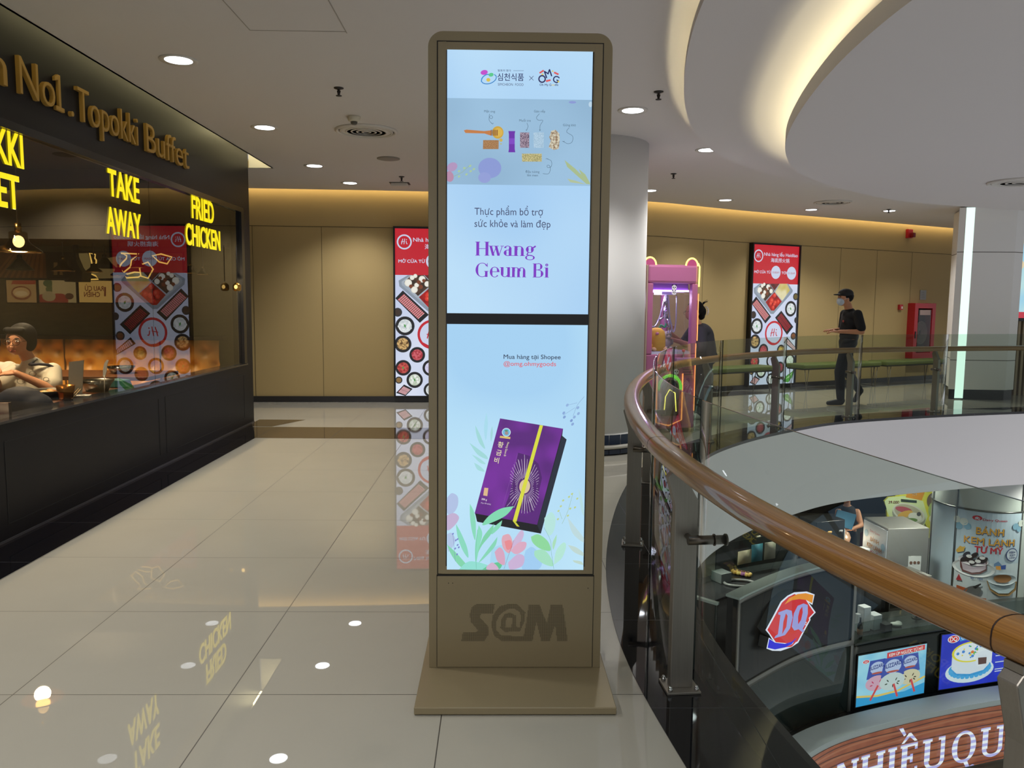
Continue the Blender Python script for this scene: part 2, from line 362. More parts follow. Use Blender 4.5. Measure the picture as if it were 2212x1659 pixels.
# ------------------------------------------------------------------ setting
def tile_mat(name, base, x0, y0, size=.8, joint=.004, jc='#3a352d', rough=.045, var=.05, spec=.5):
    m = bpy.data.materials.new(name); m.use_nodes = True; nt = m.node_tree; b = nt.nodes['Principled BSDF']; N = nt.nodes.new; L = nt.links.new
    tc = N('ShaderNodeTexCoord'); sp = N('ShaderNodeSeparateXYZ'); L(tc.outputs['Object'], sp.inputs[0])
    def math_(op, a, b_=None):
        n = N('ShaderNodeMath'); n.operation = op
        for i, q in enumerate((a, b_)):
            if q is None: continue
            if isinstance(q, (int, float)): n.inputs[i].default_value = q
            else: L(q, n.inputs[i])
        return n.outputs[0]
    cells = []; lines = []
    for ax, o in (('X', x0), ('Y', y0)):
        t = math_('DIVIDE', math_('SUBTRACT', sp.outputs[ax], o-joint/2), size); cells.append(math_('FLOOR', t)); lines.append(math_('LESS_THAN', math_('FRACT', t), joint/size))
    ln = math_('MAXIMUM', lines[0], lines[1])
    cb = N('ShaderNodeCombineXYZ'); L(cells[0], cb.inputs[0]); L(cells[1], cb.inputs[1])
    wn = N('ShaderNodeTexWhiteNoise'); wn.noise_dimensions = '3D'; L(cb.outputs[0], wn.inputs['Vector'])
    nz = N('ShaderNodeTexNoise'); nz.inputs['Scale'].default_value = 2.2; nz.inputs['Detail'].default_value = 5; nz.inputs['Roughness'].default_value = .6
    va = N('ShaderNodeVectorMath'); va.operation = 'ADD'; sc = N('ShaderNodeVectorMath'); sc.operation = 'SCALE'; sc.inputs['Scale'].default_value = 7
    L(wn.outputs['Color'], sc.inputs[0]); L(sc.outputs[0], va.inputs[0]); L(tc.outputs['Object'], va.inputs[1]); L(va.outputs[0], nz.inputs['Vector'])
    c = lin(base); mx = N('ShaderNodeMix'); mx.data_type = 'RGBA'; mx.inputs[6].default_value = tuple(v*(1-var) for v in c[:3])+(1,); mx.inputs[7].default_value = tuple(v*(1+var) for v in c[:3])+(1,)
    L(nz.outputs['Fac'], mx.inputs[0]); m2 = N('ShaderNodeMix'); m2.data_type = 'RGBA'; L(ln, m2.inputs[0]); L(mx.outputs[2], m2.inputs[6]); m2.inputs[7].default_value = lin(jc)
    L(m2.outputs[2], b.inputs['Base Color']); rg = math_('ADD', math_('MULTIPLY', ln, .5), rough); L(rg, b.inputs['Roughness']); b.inputs['Specular IOR Level'].default_value = spec
    return m
WHITE = M('#d9d5cf', .8); CEIL = M('#d6d2d0', .85); STEEL = M('#6c675f', .32, 1); BRUSHED = M('#938e86', .42, .75, stretch=(80, 80, 2), noise=.12, scale=3); CHROME = M('#c9c9c9', .12, 1)
BLACK = M('#0b0c0e', .35); TILE = tile_mat('beige_floor_tiles', '#aaa79b', -.982, 2.825, .794, jc='#3d372e', spec=.85, rough=.012); GRANITE = tile_mat('black_granite', '#0c0d12', .1, 2.72, joint=.003, jc='#32333a', rough=.03, var=.3, spec=.6)
Y0 = -2.5
WALLC = catmull([(-9, 11.35), (-5.5, 11.42), (-3.48, 11.5), (-.98, 11.63), (.6, 11.86), (2.3, 12.45), (3.2, 12.98), (4.23, 13.58), (5.5, 14.2), (6.8, 14.86), (8.16, 15.55), (9.3, 16.12), (12.5, 17.6)], 6)
def wallp(px):
    """point on the curved back wall seen in photo column px, with tangent and inward normal"""
    for i in range(len(WALLC)-1):
        a, b = WALLC[i], WALLC[i+1]; d = b-a; n = Vector((-d.y, d.x, 0)); p = atplane(px, 680, a, n)
        t = (Vector((p.x, p.y, 0))-a).dot(d)/d.length_squared
        if -1e-6 <= t <= 1+1e-6:
            d.normalize(); return Vector((p.x, p.y, 0)), d, Vector((d.y, -d.x, 0))
def woff(o): 
    out = []
    for i, p in enumerate(WALLC):
        t = (WALLC[min(i+1, len(WALLC)-1)]-WALLC[max(i-1, 0)]).normalized(); out.append(p+Vector((t.y, -t.x, 0))*o)
    return out
def zz(P, z): return [Vector((p.x, p.y, z)) for p in P]

fl = MB(); outer = [(p.x, p.y, 0) for p in ring(.25, 0)]
fl.poly([(-2.93, Y0, 0), (1.9, Y0, 0)] + outer + [(12.5, 17.55, 0)] + [(p.x, p.y, 0) for p in WALLC[::-1]] + [(-9, 9.55, 0), (-2.93, 9.55, 0)], TILE)
struct(fl.build('floor'))
g = MB(); A = ring(.25, .003); B = ring(-.17, .003); g.strip(A, B, GRANITE, False); g.strip(B, ring(-.17, -.03), GRANITE, False)
g.strip(ring(.25, -.05), A, M('#2a2622', .6)); struct(g.build('trim_1'))
# dark inlays in the floor
BROWN = tile_mat('brown_floor_tiles', '#4f4232', -.982, 2.825, .794, jc='#2c251d', spec=.6)
b = MB(); b.poly([(-2.577, 8.41, .001), (1.0, 8.41, .001), (1.0, 9.17, .001), (-2.90, 9.17, .001)], BROWN)
b.poly([(-2.92, 9.2, .001), (-2.62, 9.2, .001), (-2.36, 9.75, .001), (-2.93, 9.75, .001)], BROWN); struct(b.build('floor_inlay_strip'))['kind'] = 'structure'
b = MB(); b.poly([(-2.93, Y0, .0012), (-2.57, Y0, .0012), (-2.577, 8.44, .0012), (-2.93, 9.45, .0012)], GRANITE); struct(b.build('floor_border_strip'))

# ceiling: flat main level, slot along the shop front, two stepped tiers with hidden light coves, slot along the back wall
ZC = 3.02; ZB = 2.875; ZCC = 2.67
cl = MB(); cw = zz(woff(.16), ZC)
cl.poly([(-2.68, Y0, ZC), (12.5, Y0, ZC)] + [tuple(p) for p in cw[::-1]] + [(-9, 9.63, ZC), (-2.68, 9.63, ZC)], CEIL)
up = zz(cw, ZC+.07); cl.strip(cw, up, CEIL); top = zz(cw, 3.42); wt = zz(WALLC, 3.42); cl.strip(top, wt, CEIL)
struct(cl.build('ceiling', raw=True))
s = MB(); s.bb((-2.68, Y0, ZC), (-2.66, 9.63, 3.42), CEIL); s.bb((-2.95, 9.63, ZC), (-2.66, 9.66, 3.42), CEIL); s.bb((-3.0, Y0, 3.42), (-2.6, 9.66, 3.45), CEIL); struct(s.build('ceiling_slot_trim'))
def tier(name, o, zb, fas, thick):
    P = ring(o, zb); R_ = [(p.x, p.y, zb) for p in P]; mb = MB()
    mb.poly(R_+[(13, 9, zb), (13, -1.4, zb)], CEIL); mb.strip(P, zz(P, zb+fas), CEIL); I = ring(o-.03, zb+fas); mb.strip(zz(P, zb+fas), I, CEIL); mb.strip(I, zz(I, zb+.02), CEIL)
    mb.poly([(p.x, p.y, zb+.02) for p in I]+[(13, 9, zb+.02), (13, -1.4, zb+.02)], CEIL)
    return struct(mb.build(name, raw=True))
tier('ceiling', -.14, ZB, .045, .05); tier('ceiling', -.86, ZCC, .1, .1)
def cove(name, P, n, z, h, m, label, cat='cove light'):
    b = MB(); b.strip(zz(P, z), zz(P, z+h), m); o = b.build(name, raw=True); tag(o, label, cat); return o
for o_, z, h_, s_, lab in ((-.20, ZB+.018, .008, 60, 'hidden warm light strip in the cove of the outer stepped ceiling curve'), (-.97, ZCC+.066, .012, 88, 'hidden warm light strip in the cove of the inner stepped ceiling curve')):
    P = ring(o_, z, 2.2, 13.5); b = MB(); b.strip(P, zz(P, z+h_), E('#fff0c4', s_)); tag(b.build('cove_light_strip', raw=True), lab, 'cove light')
cw2 = [p for p in woff(.13) if p.x < 9.4 and p.x > -8]; b = MB(); b.strip(zz(cw2, 3.07), zz(cw2, 3.11), E('#ffe2a6', 11)); tag(b.build('cove_light_strip', raw=True), 'hidden amber light strip in the slot above the tan back wall', 'cove light')
b = MB(); b.bb((-2.70, 3, 3.3), (-2.685, 9.0, 3.34), E('#fff0b4', 7)); b.bb((-2.92, 9.2, 3.38), (-2.70, 9.5, 3.40), E('#fff0b4', 14)); tag(b.build('cove_light_strip'), 'hidden pale light strip in the ceiling slot above the black shop front', 'cove light')

# back wall: tan fabric panels with thin joints and dark baseboard
TAN = M('#b39c6a', .75, noise=.06, scale=60, stretch=(1, 1, 40)); TANJ = M('#4d4028', .8)
w = MB(); w.strip(zz(WALLC, 0), zz(WALLC, 3.42), TAN); struct(w.build('wall_back', raw=True))
jt = MB(); a = zz(woff(.003), 2.516); jt.strip(a, zz(a, 2.524), TANJ)
for px in (549, 697, 1515, 1628, 1810, 1888, 1963):
    p, d, n = wallp(px); p += n*.003; jt.add([p-d*.003, p+d*.003, p+d*.003+Vector((0, 0, 2.52)), p-d*.003+Vector((0, 0, 2.52))], [(0, 1, 2, 3)], TANJ)
struct(jt.build('wall_joint_trim', raw=True))
bs = MB(); a = woff(.03); bs.strip(a, zz(a, .085), M('#2c2a2b', .25, spec=.6)); bs.strip(zz(a, .085), zz(WALLC, .085), M('#2c2a2b', .25)); struct(bs.build('baseboard_back', raw=True))

# void edge: white fascia, lower soffit, lower storey
ZL = -4.16
f = MB(); f.strip(ring(-.168, -.03), ring(-.168, -1.05), M('#eceaea', .6)); I = ring(-.17, -1.05); O = ring(9, -1.05)
f.strip(I, ring(.35, -1.05), WHITE); struct(f.build('trim_2', raw=True))
b = MB(); b.poly([(p.x, p.y, -1.06) for p in ring(.3, -1.06)]+[(14, 22, -1.06), (-9, 22, -1.06), (-9, -2, -1.06)], WHITE); struct(b.build('ceiling', raw=True))
LT = tile_mat('lower_floor_tiles', '#a8a295', 0, 0, jc='#5a554c', rough=.12)
b = MB(); b.poly([(p.x, p.y, ZL) for p in ring(.3, ZL)]+[(14, 22, ZL), (-9, 22, ZL), (-9, -2, ZL)], LT); struct(b.build('floor', raw=True))
b = MB(); b.strip(ring(.02, ZL+.02), ring(-.34, ZL+.02), M('#b9bfc2', .5)); b.strip(ring(-.34, ZL+.02), ring(-.34, ZL-.06), M('#b9bfc2', .5)); b.strip(ring(.32, ZL+.0), ring(.02, ZL+.02), M('#15171a', .15)); struct(b.build('trim_3', raw=True))
b = MB(); b.bb((-9, 21, ZL), (14, 21.2, -1), M('#241c1a', .7)); struct(b.build('wall_lower_back'))
for x, y, p_ in ((2.6, 10.6, 150), (4.4, 12.0, 260), (6.4, 11.9, 300), (9.2, 12.2, 190), (6, 15.5, 60), (7.6, 13.6, 170)): light('lower_fill_spot', 'SPOT', (x, y, -1.08), p_, (1, .95, .88), spot_size=2.3, spot_blend=.6, shadow_soft_size=.08)  # invented spots under the soffit, added to light the lower storey

# round white pillar with navy tiled foot
PC = Vector((.895, 8.1, 0)); PR = .6
b = MB(); b.lathe([(PR, .2), (PR, ZC)], PC, M('#dddcda', .75), 48); b.lathe([(PR+.01, 0), (PR+.01, .06)], PC, M('#101014', .25), 48)
b.lathe([(PR+.012, .06), (PR+.03, .07), (PR+.03, .09), (PR+.012, .1)], PC, M('#b9b6ad', .4), 48)
for k in range(30):
    a0 = 2*PI*k/30
    for z0, z1 in ((.105, .2), (.012, .055)):
        Pp = [PC+Vector(((PR+.015)*math.cos(a0+t*.2), (PR+.015)*math.sin(a0+t*.2), 0)) for t in (0, .5, 1)]; b.strip(zz(Pp, z0), zz(Pp, z1), M('#18233c', .15))
b.lathe([(PR+.006, .1), (PR+.006, .21)], PC, M('#bdbdbb', .5), 48)
o = b.build('pillar'); struct(o)
# faceted pillar on the far side with a vertical light slot
b = MB(); CP = [(7.42, 12.84), (7.19, 12.44), (7.27, 12.39), (7.285, 12.43), (7.385, 12.425), (7.40, 12.375), (8.03, 12.32), (8.22, 12.41), (8.24, 13.3), (7.6, 13.3)]
b.prism(CP, .16, ZC-.02, M('#efedea', .6)); cx = 7.75; cy = 12.8
b.prism([(cx+(x-cx)*.97, cy+(y-cy)*.97) for x, y in CP], 0, .16, M('#17181a', .2)); 
for z in (2.31, .62): b.prism([(cx+(x-cx)*1.002, cy+(y-cy)*1.002) for x, y in CP], z, z+.012, M('#77736c', .6))
struct(b.build('pillar'))
b = MB(); b.prism([(7.272, 12.392), (7.398, 12.377), (7.384, 12.424), (7.286, 12.429)], .02, ZC-.02, E('#dffff2', 1.25)); tag(b.build('light_slot'), 'tall vertical white light slot on the corner of the far pale pillar', 'light')
b = MB(); b.bb((8.24, 13.1, 0), (11.5, 13.3, ZC), M('#6b5a3e', .7))
for k in range(40): b.bb((8.25+k*.08, 13.04, 0), (8.29+k*.08, 13.1, ZC), M('#a8977b', .6))
struct(b.build('wall_slats'))

# shop front: black fascia, bulkhead, frame, window
SX = -2.933; NAVY = M('#0a0c12', .42, spec=.25); YE = 9.55
b = MB(); b.bb((SX-.14, Y0, 2.512), (SX, YE, 3.42), NAVY); b.bb((SX-.14, Y0, 0), (SX, YE, .715), NAVY); b.bb((SX-.14, 9.30, .715), (SX, YE, 2.512), NAVY); struct(b.build('wall_shop_front'))
b = MB(); J = M('#050608', .6)
b.bb((SX, Y0, .0), (SX+.004, YE, .016), M('#3a3a3e', .3))
for y0, y1 in ((4.72, 6.88), (7.02, 9.2), (2.5, 4.58)):
    for z in (.1, .6): b.bb((SX, y0, z), (SX+.002, y1, z+.006), J)
    for y in (y0, y1): b.bb((SX, y-.004, .1), (SX+.002, y+.004, .6), J)
struct(b.build('wall_shop_panel_trim'))
b = MB(); FR = M('#101216', .22, spec=.6); b.bb((SX-.06, Y0, 2.46), (SX+.012, 9.31, 2.512), FR); b.bb((SX-.17, Y0, .715), (SX+.02, 9.31, .730), M('#2b2c30', .12, spec=.8)); b.bb((SX-.06, 9.22, .735), (SX+.012, 9.31, 2.46), FR); struct(b.build('window_frame'))
GL = glass('#dddbd4', 1.6)
for i, (y0, y1) in enumerate(((Y0, 4.55), (4.556, 6.88), (6.886, 9.215))):
    b = MB(); b.bb((SX-.03, y0, .731), (SX-.02, y1, 2.46), GL); struct(b.build('window_%d' % (i+1)))
# restaurant shell
for x, y, p_ in ((-4.0, 5.7, 420), (-5.6, 7.7, 560), (-4.2, 7.7, 560), (-3.6, 4.2, 120)): light('restaurant_fill_spot', 'SPOT', (x, y, 2.73 if y < 8 else 2.04), p_, (1, .8, .55), spot_size=2.2, spot_blend=.8, shadow_soft_size=.06)  # fill spots added to brighten the dining room, no visible fittings
b = MB(); b.bb((-9, 9.3, 0), (SX-.14, 9.5, 3.42), M('#59543f', .8, noise=.3, scale=6, stretch=(1, 1, 5))); struct(b.build('wall_restaurant_back'))
b = MB(); b.bb((-9.1, Y0, 0), (-9, 9.5, 3.4), M('#2a2620', .8)); struct(b.build('wall_restaurant_side'))
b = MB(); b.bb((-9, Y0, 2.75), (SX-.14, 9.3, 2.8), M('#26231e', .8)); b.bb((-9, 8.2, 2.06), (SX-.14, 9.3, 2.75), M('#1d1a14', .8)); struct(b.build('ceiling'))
b = MB(); b.bb((-9, Y0, -.02), (SX-.14, 9.3, 0), M('#3d2c1f', .4)); struct(b.build('floor'))
# ------------------------------------------------------------------ ceiling fittings
PLATE = M('#cfcbc4', .5); DARK = M('#2b2724', .5)
def downlight(i, x, y, z, label, power, group='round downlights in the flat ceiling', beam=2.1):
    t = thing('ceiling_downlight', label, 'downlight', (x, y, z), group)
    b = MB(); b.lathe([(.085, -.004), (.118, -.010), (.122, -.004), (.122, 0)], (x, y, z), PLATE, 32); ring_ = b.build('trim_ring', t)
    b = MB(); b.lathe([(.086, -.006), (.086, -.003), (.05, -.001), (.001, -.001)], (x, y, z), E('#f4f9ff', 9), 28); b.build('lens', ring_)
    light('downlight_beam', 'SPOT', (x, y, z-.03), power, (1, .975, .94), spot_size=beam, spot_blend=.8, shadow_soft_size=.07)
    return t
DP = 120
for x, y, lab in ((-2.1, 5.42, 'largest round downlight over the raised gold lettering of the black shop front'), (-2.12, 7.42, 'round downlight second along the row beside the black shop front'), (-2.13, 9.43, 'round downlight third along the row, near the pale ceiling slot end'), (-1.96, 10.73, 'round downlight closest to the tan wall at the end of the shop row'),
                  (1.085, 6.6, 'round downlight just beyond the golden kiosk beside the stepped curve'), (2.115, 8.2, 'round downlight above the pink claw machine'), (3.39, 12.0, 'round downlight above the green bench near the tan wall'), (5.1, 13.05, 'round downlight beside the oval air vent over the walking man'), (6.4, 13.08, 'round downlight beside a sprinkler over the red hose cabinet'), (2.085, 11.1, 'round downlight half hidden behind the white pillar')):
    downlight(0, x, y, ZC, lab, DP)
for x, y in ((-2.1, 3.42), (-2.1, 1.42), (-.2, .6), (-.2, -1.2), (8.3, 13.9)): downlight(0, x, y, ZC, 'round downlight of the same row out of view near the viewer', DP)
for x, y in ((4.6, 3.0), (6.6, 4.6), (8.6, 6.2), (9.4, 8.2)): downlight(0, x, y, ZCC, 'added unseen fill lamp under the low inner ceiling over the void', 210)  # unseen lamps added to brighten the void and its white fascia
def sprinkler(x, y, z, label):
    t = thing('fire_sprinkler', label, 'sprinkler', (x, y, z), 'fire sprinklers under the ceiling')
    b = MB(); b.lathe([(.036, 0), (.036, -.005), (.016, -.012), (.01, -.016)], (x, y, z), DARK, 20); b.build('escutcheon', t)
    b = MB(); b.cyl((x, y, z-.015), (x, y, z-.055), .008, DARK, 10); b.lathe([(.022, -.055), (.022, -.059), (.004, -.06)], (x, y, z), DARK, 14)
    for a in (-1, 1): b.cyl((x+.012*a, y, z-.02), (x+.004*a, y, z-.055), .003, DARK, 6)
    b.build('deflector', t)
for x, y, lab in ((-1.18, 6.05, 'small dark sprinkler in front of the smoke detector'), (-1.21, 10.15, 'small dark sprinkler above the square white box near the tan wall'), (1.18, 6.03, 'small dark sprinkler beside the outer stepped ceiling curve'), (2.1, 9.68, 'small dark sprinkler between the pillar and the inner ceiling curve'), (6.3, 12.9, 'small dark sprinkler just behind a downlight above the hose cabinet')): sprinkler(x, y, ZC, lab)
x, y = -1.23, 6.95
t = thing('smoke_detector', 'cream round smoke detector on the ceiling beside the large round air vent', 'smoke detector', (x, y, ZC))
b = MB(); b.lathe([(.055, 0), (.055, -.012), (.05, -.035), (.034, -.045)], (x, y, ZC), M('#c9c2ae', .5), 28); hs_ = b.build('housing', t)
b = MB(); b.lathe([(.03, -.043), (.026, -.062), (.018, -.068)], (x, y, ZC), M('#5b564c', .5), 20); b.build('sensor_grille', hs_)
def vent(x, y, z, R, label, n=5):
    t = thing('air_diffuser', label, 'air vent', (x, y, z))
    b = MB(); b.lathe([(R, 0), (R, -.012), (R*.92, -.02), (R*.88, -.008), (R*.88, 0)], (x, y, z), PLATE, 40); b.build('rim', t)
    b = MB(); b.lathe([(R*.88, -.004), (.001, -.004)], (x, y, z), M('#1a1817', .8), 40); b.build('duct_shade_disc', t)  # flat dark disc: its colour stands in for shade inside the vent opening
    for k in range(n):
        r = R*.86*(1-k/n); b = MB(); b.lathe([(r, -.006), (r-.004, -.016), (max(r-R*.075, .012), -.019), (max(r-R*.07, .012), -.014)], (x, y, z), PLATE, 40); b.build('ring_blade', t)
    return t
vent(-1.215, 7.5, ZC, .285, 'large round ceiling air vent with concentric rings beside the smoke detector')
vent(5.05, 12.1, ZC, .27, 'oval looking round air vent in the ceiling above the walking man', 4)
p = atz(2200, 392, ZCC); vent(p.x, p.y, ZCC, .27, 'round air vent in the low inner ceiling cut by the frame edge', 4)
x, y = -1.205, 8.9; b = MB(); b.lathe([(.125, 0), (.125, -.008), (.1, -.014), (.001, -.014)], (x, y, ZC), M('#8d8880', .6), 36); o = b.build('ceiling_speaker'); tag(o, 'flat round grey ceiling speaker beyond the large air vent', 'speaker')
x, y = -1.3, 10.72; t = thing('wireless_access_point', 'square white box on the ceiling near the tan wall', 'access point', (x, y, ZC))
b = MB(); b.box((x, y, ZC-.028), (.22, .22, .045), PLATE); b.build('body', t, bevel=.015); b = MB(); b.box((x, y, ZC-.003), (.26, .2, .006), DARK); b.build('mounting_plate', t)
p = atz(1698, 376, ZC); b = MB(); b.lathe([(.03, 0), (.03, -.006), (.001, -.008)], (p.x, p.y, ZC), E('#ffffff', .9), 16); tag(b.build('indicator_light'), 'tiny white light dot near the inner ceiling curve', 'light')
# access hatch outline in the ceiling
q = [atz(*k, ZC) for k in ((480, -10), (540, 65), (749, 71), (715, -10))]; x0, x1, yb = -1.73, -1.0, 5.05
b = MB(); G_ = M('#a39d96', .7)
for a, c in (((q[0].x, q[0].y), (q[1].x, q[1].y)), ((q[1].x, q[1].y), (q[2].x, q[2].y)), ((q[2].x, q[2].y), (q[3].x, q[3].y))): b.bb((min(a[0], c[0])-.003, min(a[1], c[1])-.003, ZC-.002), (max(a[0], c[0])+.003 if abs(a[0]-c[0]) > .2 else min(a[0], c[0])+.003, max(a[1], c[1])+.003 if abs(a[1]-c[1]) > .2 else min(a[1], c[1])+.003, ZC), G_)
struct(b.build('ceiling_hatch_trim'))

# ------------------------------------------------------------------ golden kiosk with two stacked screens
KY = 2.982; KX0, KX1, KT = -.258, .412, 2.428
GOLD = M('#94876a', .3, .3, spec=.5); GOLDD = M('#1b1813', .6)
kt = thing('advertising_kiosk', 'tall golden double-screen advertising kiosk standing alone on the beige floor', 'kiosk', (.08, KY, 0))
def rr(x0, z0, x1, z1, r, top=True):
    P = [(x0, z0), (x1, z0)]
    P += [(x1-r+r*math.cos(a*PI/16), z1-r+r*math.sin(a*PI/16)) for a in range(9)] + [(x0+r-r*math.sin(a*PI/16), z1-r+r*math.cos(a*PI/16)) for a in range(9)]
    return P
b = MB(); b.prism(rr(KX0, .03, KX1, KT, .055), KY, KY+.13, GOLD, 'y'); b.build('body', kt, bevel=.006)
b = MB(); b.bb((-.285, 2.672, 0.003), (.432, 3.36, .03), GOLD); b.build('base_plate', kt, bevel=.003)
gx0, gx1, gz0, gz1 = KX0+.036, KX1-.036, .43-.02, 2.39
b = MB()
def frame(b, x0, z0, x1, z1, w, y0, y1, m):
    b.bb((x0, y0, z0), (x0+w, y1, z1), m); b.bb((x1-w, y0, z0), (x1, y1, z1), m); b.bb((x0+w, y0, z1-w), (x1-w, y1, z1), m); b.bb((x0+w, y0, z0), (x1-w, y1, z0+w), m)
frame(b, gx0-.004, gz0-.004, gx1+.004, gz1+.004, .004, KY-.0015, KY+.001, GOLDD); b.build('seam', kt)
b = MB(); frame(b, gx0, gz0, gx1, gz1, .029, KY-.003, KY+.001, GOLD); b.build('bezel', kt, bevel=.001)
sx0, sx1, sz0, sz1, ga, gb = -.1885, .3395, .4265, 2.3625, 1.374, 1.412
b = MB(); b.bb((sx0-.004, KY-.0015, sz0-.004), (sx1+.004, KY+.001, sz1+.004), M('#060608', .2)); b.build('screen_bar', kt)
b = MB(); b.bb((gx0-.004, KY-.003, .034), (gx1+.004, KY+.001, .400), GOLD); lp_ = b.build('lower_panel', kt, bevel=.001)
b = MB()
for (x0, z0, x1, z1) in ((gx0-.006, .034, gx0-.003, .404), (gx1+.003, .034, gx1+.006, .404), (gx0-.006, .400, gx1+.006, .405)): b.bb((x0, KY-.0025, z0), (x1, KY+.001, z1), GOLDD)
for px, py in ((969, 1259), (978, 1259), (1270, 1270)):
    p = aty(px, py, KY); b.cyl((p.x, KY-.0045, p.z), (p.x, KY-.002, p.z), .0016, M('#050505', .6), 10)
b.build('panel_gap', kt)
KP = lambda x, y: (lambda p: (p.x, p.z))(aty(x, y, KY-.004))
# perforated logo: rows of fine holes inside the letter shapes
def inside(p, poly):
    c = False; j = len(poly)-1
    for i in range(len(poly)):
        if (poly[i][1] > p[1]) != (poly[j][1] > p[1]) and p[0] < (poly[j][0]-poly[i][0])*(p[1]-poly[i][1])/(poly[j][1]-poly[i][1])+poly[i][0]: c = not c
        j = i
    return c
sc_ = 460/2212
def zp(pts): return [(880+x*sc_, 1220+y*sc_) for x, y in pts]
S_ = zp([(720, 405), (910, 405), (890, 510), (765, 510), (750, 545), (840, 640), (848, 720), (800, 790), (560, 790), (575, 702), (715, 702), (735, 680), (655, 590), (648, 510), (670, 440)])
O_ = zp([(960, 430), (1060, 405), (1130, 405), (1225, 490), (1215, 590), (1170, 690), (1010, 700), (965, 660), (975, 570), (1010, 510), (1075, 498), (1130, 530), (1135, 650), (1165, 650), (1180, 560), (1170, 490), (1110, 458), (1040, 462), (960, 520), (925, 590), (925, 680), (975, 735), (1210, 745), (1200, 790), (970, 790), (900, 735), (872, 640), (885, 530)])
OI = zp([(1030, 550), (1095, 550), (1080, 650), (1015, 650)])
M_ = zp([(1262, 412), (1375, 412), (1415, 530), (1450, 600), (1490, 415), (1612, 415), (1640, 600), (1665, 790), (1555, 790), (1535, 620), (1480, 790), (1390, 790), (1340, 590), (1300, 790), (1200, 790), (1235, 600)])
b = MB(); hm = M('#2e2819', .8)
for j in range(48):
    for i in range(116):
        p = (995+i*2.05, 1302+j*1.75)
        if inside(p, S_) or (inside(p, O_) and not inside(p, OI)) or inside(p, M_):
            u, v = KP(*p); b.add([(u-.0012, KY-.0034, v-.0009), (u+.0012, KY-.0034, v-.0009), (u+.0012, KY-.0034, v+.0009), (u-.0012, KY-.0034, v+.0009)], [(0, 1, 2, 3)], hm)
o = b.build('perforated_logo', lp_, raw=True)

cv = Canvas(lambda u, v, k: (u, KY-.0035-k, v), .00002)
cv.clip = (sx0, ga+.039, sx1, sz1); SB = E('#b9dcf6', 1.0, '#9cc6ee', 1.3); cv.rect(sx0, ga+.039, sx1, sz1, SB)
def R4(x0, y0, x1, y1): a = KP(x0, y0); c = KP(x1, y1); return min(a[0], c[0]), min(a[1], c[1]), max(a[0], c[0]), max(a[1], c[1])
def kpoly(pts, m): cv.poly([KP(*p) for p in pts], m)
def kline(pts, w, m): cv.line([KP(*p) for p in pts], w, m)
def kc3(pts, n=8): return [(p.x, p.y) for p in catmull(pts, n)]
e = lambda h: E(h, 1.0)
# brand line
def z3(x, y): return (900+x*440/1921, 40+y*440/1921)
def zk(pts): return [z3(*p) for p in pts]
def kdisc(x, y, rx, ry, m, rot=0): p = KP(*z3(x, y)); cv.disc(p[0], p[1], rx*.000385, m, ry*.000385, rot)
kdisc(637, 508, 34, 22, e('#c04ac8'), .2); kdisc(702, 530, 24, 17, e('#58c58a'), .2); kdisc(676, 578, 19, 17, e('#d8bd4a'))
kline(zk([(615, 560), (610, 590), (625, 610)]), .003, e('#2f7fd0')); kline(zk(kc3([(613, 600), (612, 580), (625, 552), (655, 530), (680, 527)])), .0035, e('#2a86cf'))
kline(zk(kc3([(732, 527), (750, 545), (745, 575), (715, 602), (680, 615), (645, 615), (620, 604)])), .003, e('#2b7fc4'))
def ktext(s, x0, y, x1, hpx, m, fn=z3, bold=.0, align='l', **kw):
    a = KP(*fn(x0, y)); c = KP(*fn(x1, y)); h = abs(KP(*fn(x0, y-hpx))[1]-a[1]); cv.text(s, a[0], a[1], h, m, width=c[0]-a[0], bold=bold, **kw)
INK = e('#2c2f5e'); GREYI = e('#5a6f88')
ktext('심천식품', 762, 580, 1010, 55, INK, bold=.012); ktext('발효의 명가', 766, 498, 890, 16, INK, bold=.01); ktext('SIMCHEON  FOOD', 766, 632, 1008, 24, e('#4a5070'))
kline(zk([(912, 492), (1010, 492)]), .0012, GREYI); kline(zk([(1062, 542), (1102, 583)]), .0016, INK); kline(zk([(1102, 542), (1062, 583)]), .0016, INK)
a = KP(*z3(1183, 570)); cv.ring(a[0], a[1], .0115, .005, INK)
p = KP(*z3(1222, 562)); cv.text('M', p[0], p[1], .026, INK, width=.023, bold=.03, rot=.35); p = KP(*z3(1278, 592)); cv.text('G', p[0], p[1], .024, INK, width=.021, bold=.03, rot=-.35)
for pts, c in (([(1155, 508), (1195, 482), (1203, 497), (1163, 521)], '#d95a5a'), ([(1300, 500), (1342, 520), (1335, 535), (1293, 516)], '#d95a5a'), ([(1217, 582), (1262, 572), (1265, 588), (1222, 600)], '#d95a5a'), ([(1178, 520), (1196, 520), (1196, 532), (1178, 532)], '#dfc84c'), ([(1277, 490), (1290, 490), (1290, 503), (1277, 503)], '#dfc84c'), ([(1330, 588), (1345, 588), (1345, 602), (1330, 602)], '#dfc84c')): kpoly(zk(pts), e(c))
ktext('Oh My G', 1160, 634, 1270, 20, INK, bold=.02); ktext('oo', 1272, 634, 1300, 20, e('#d9c24a'), bold=.02); ktext('ds', 1302, 634, 1335, 20, INK, bold=.02)
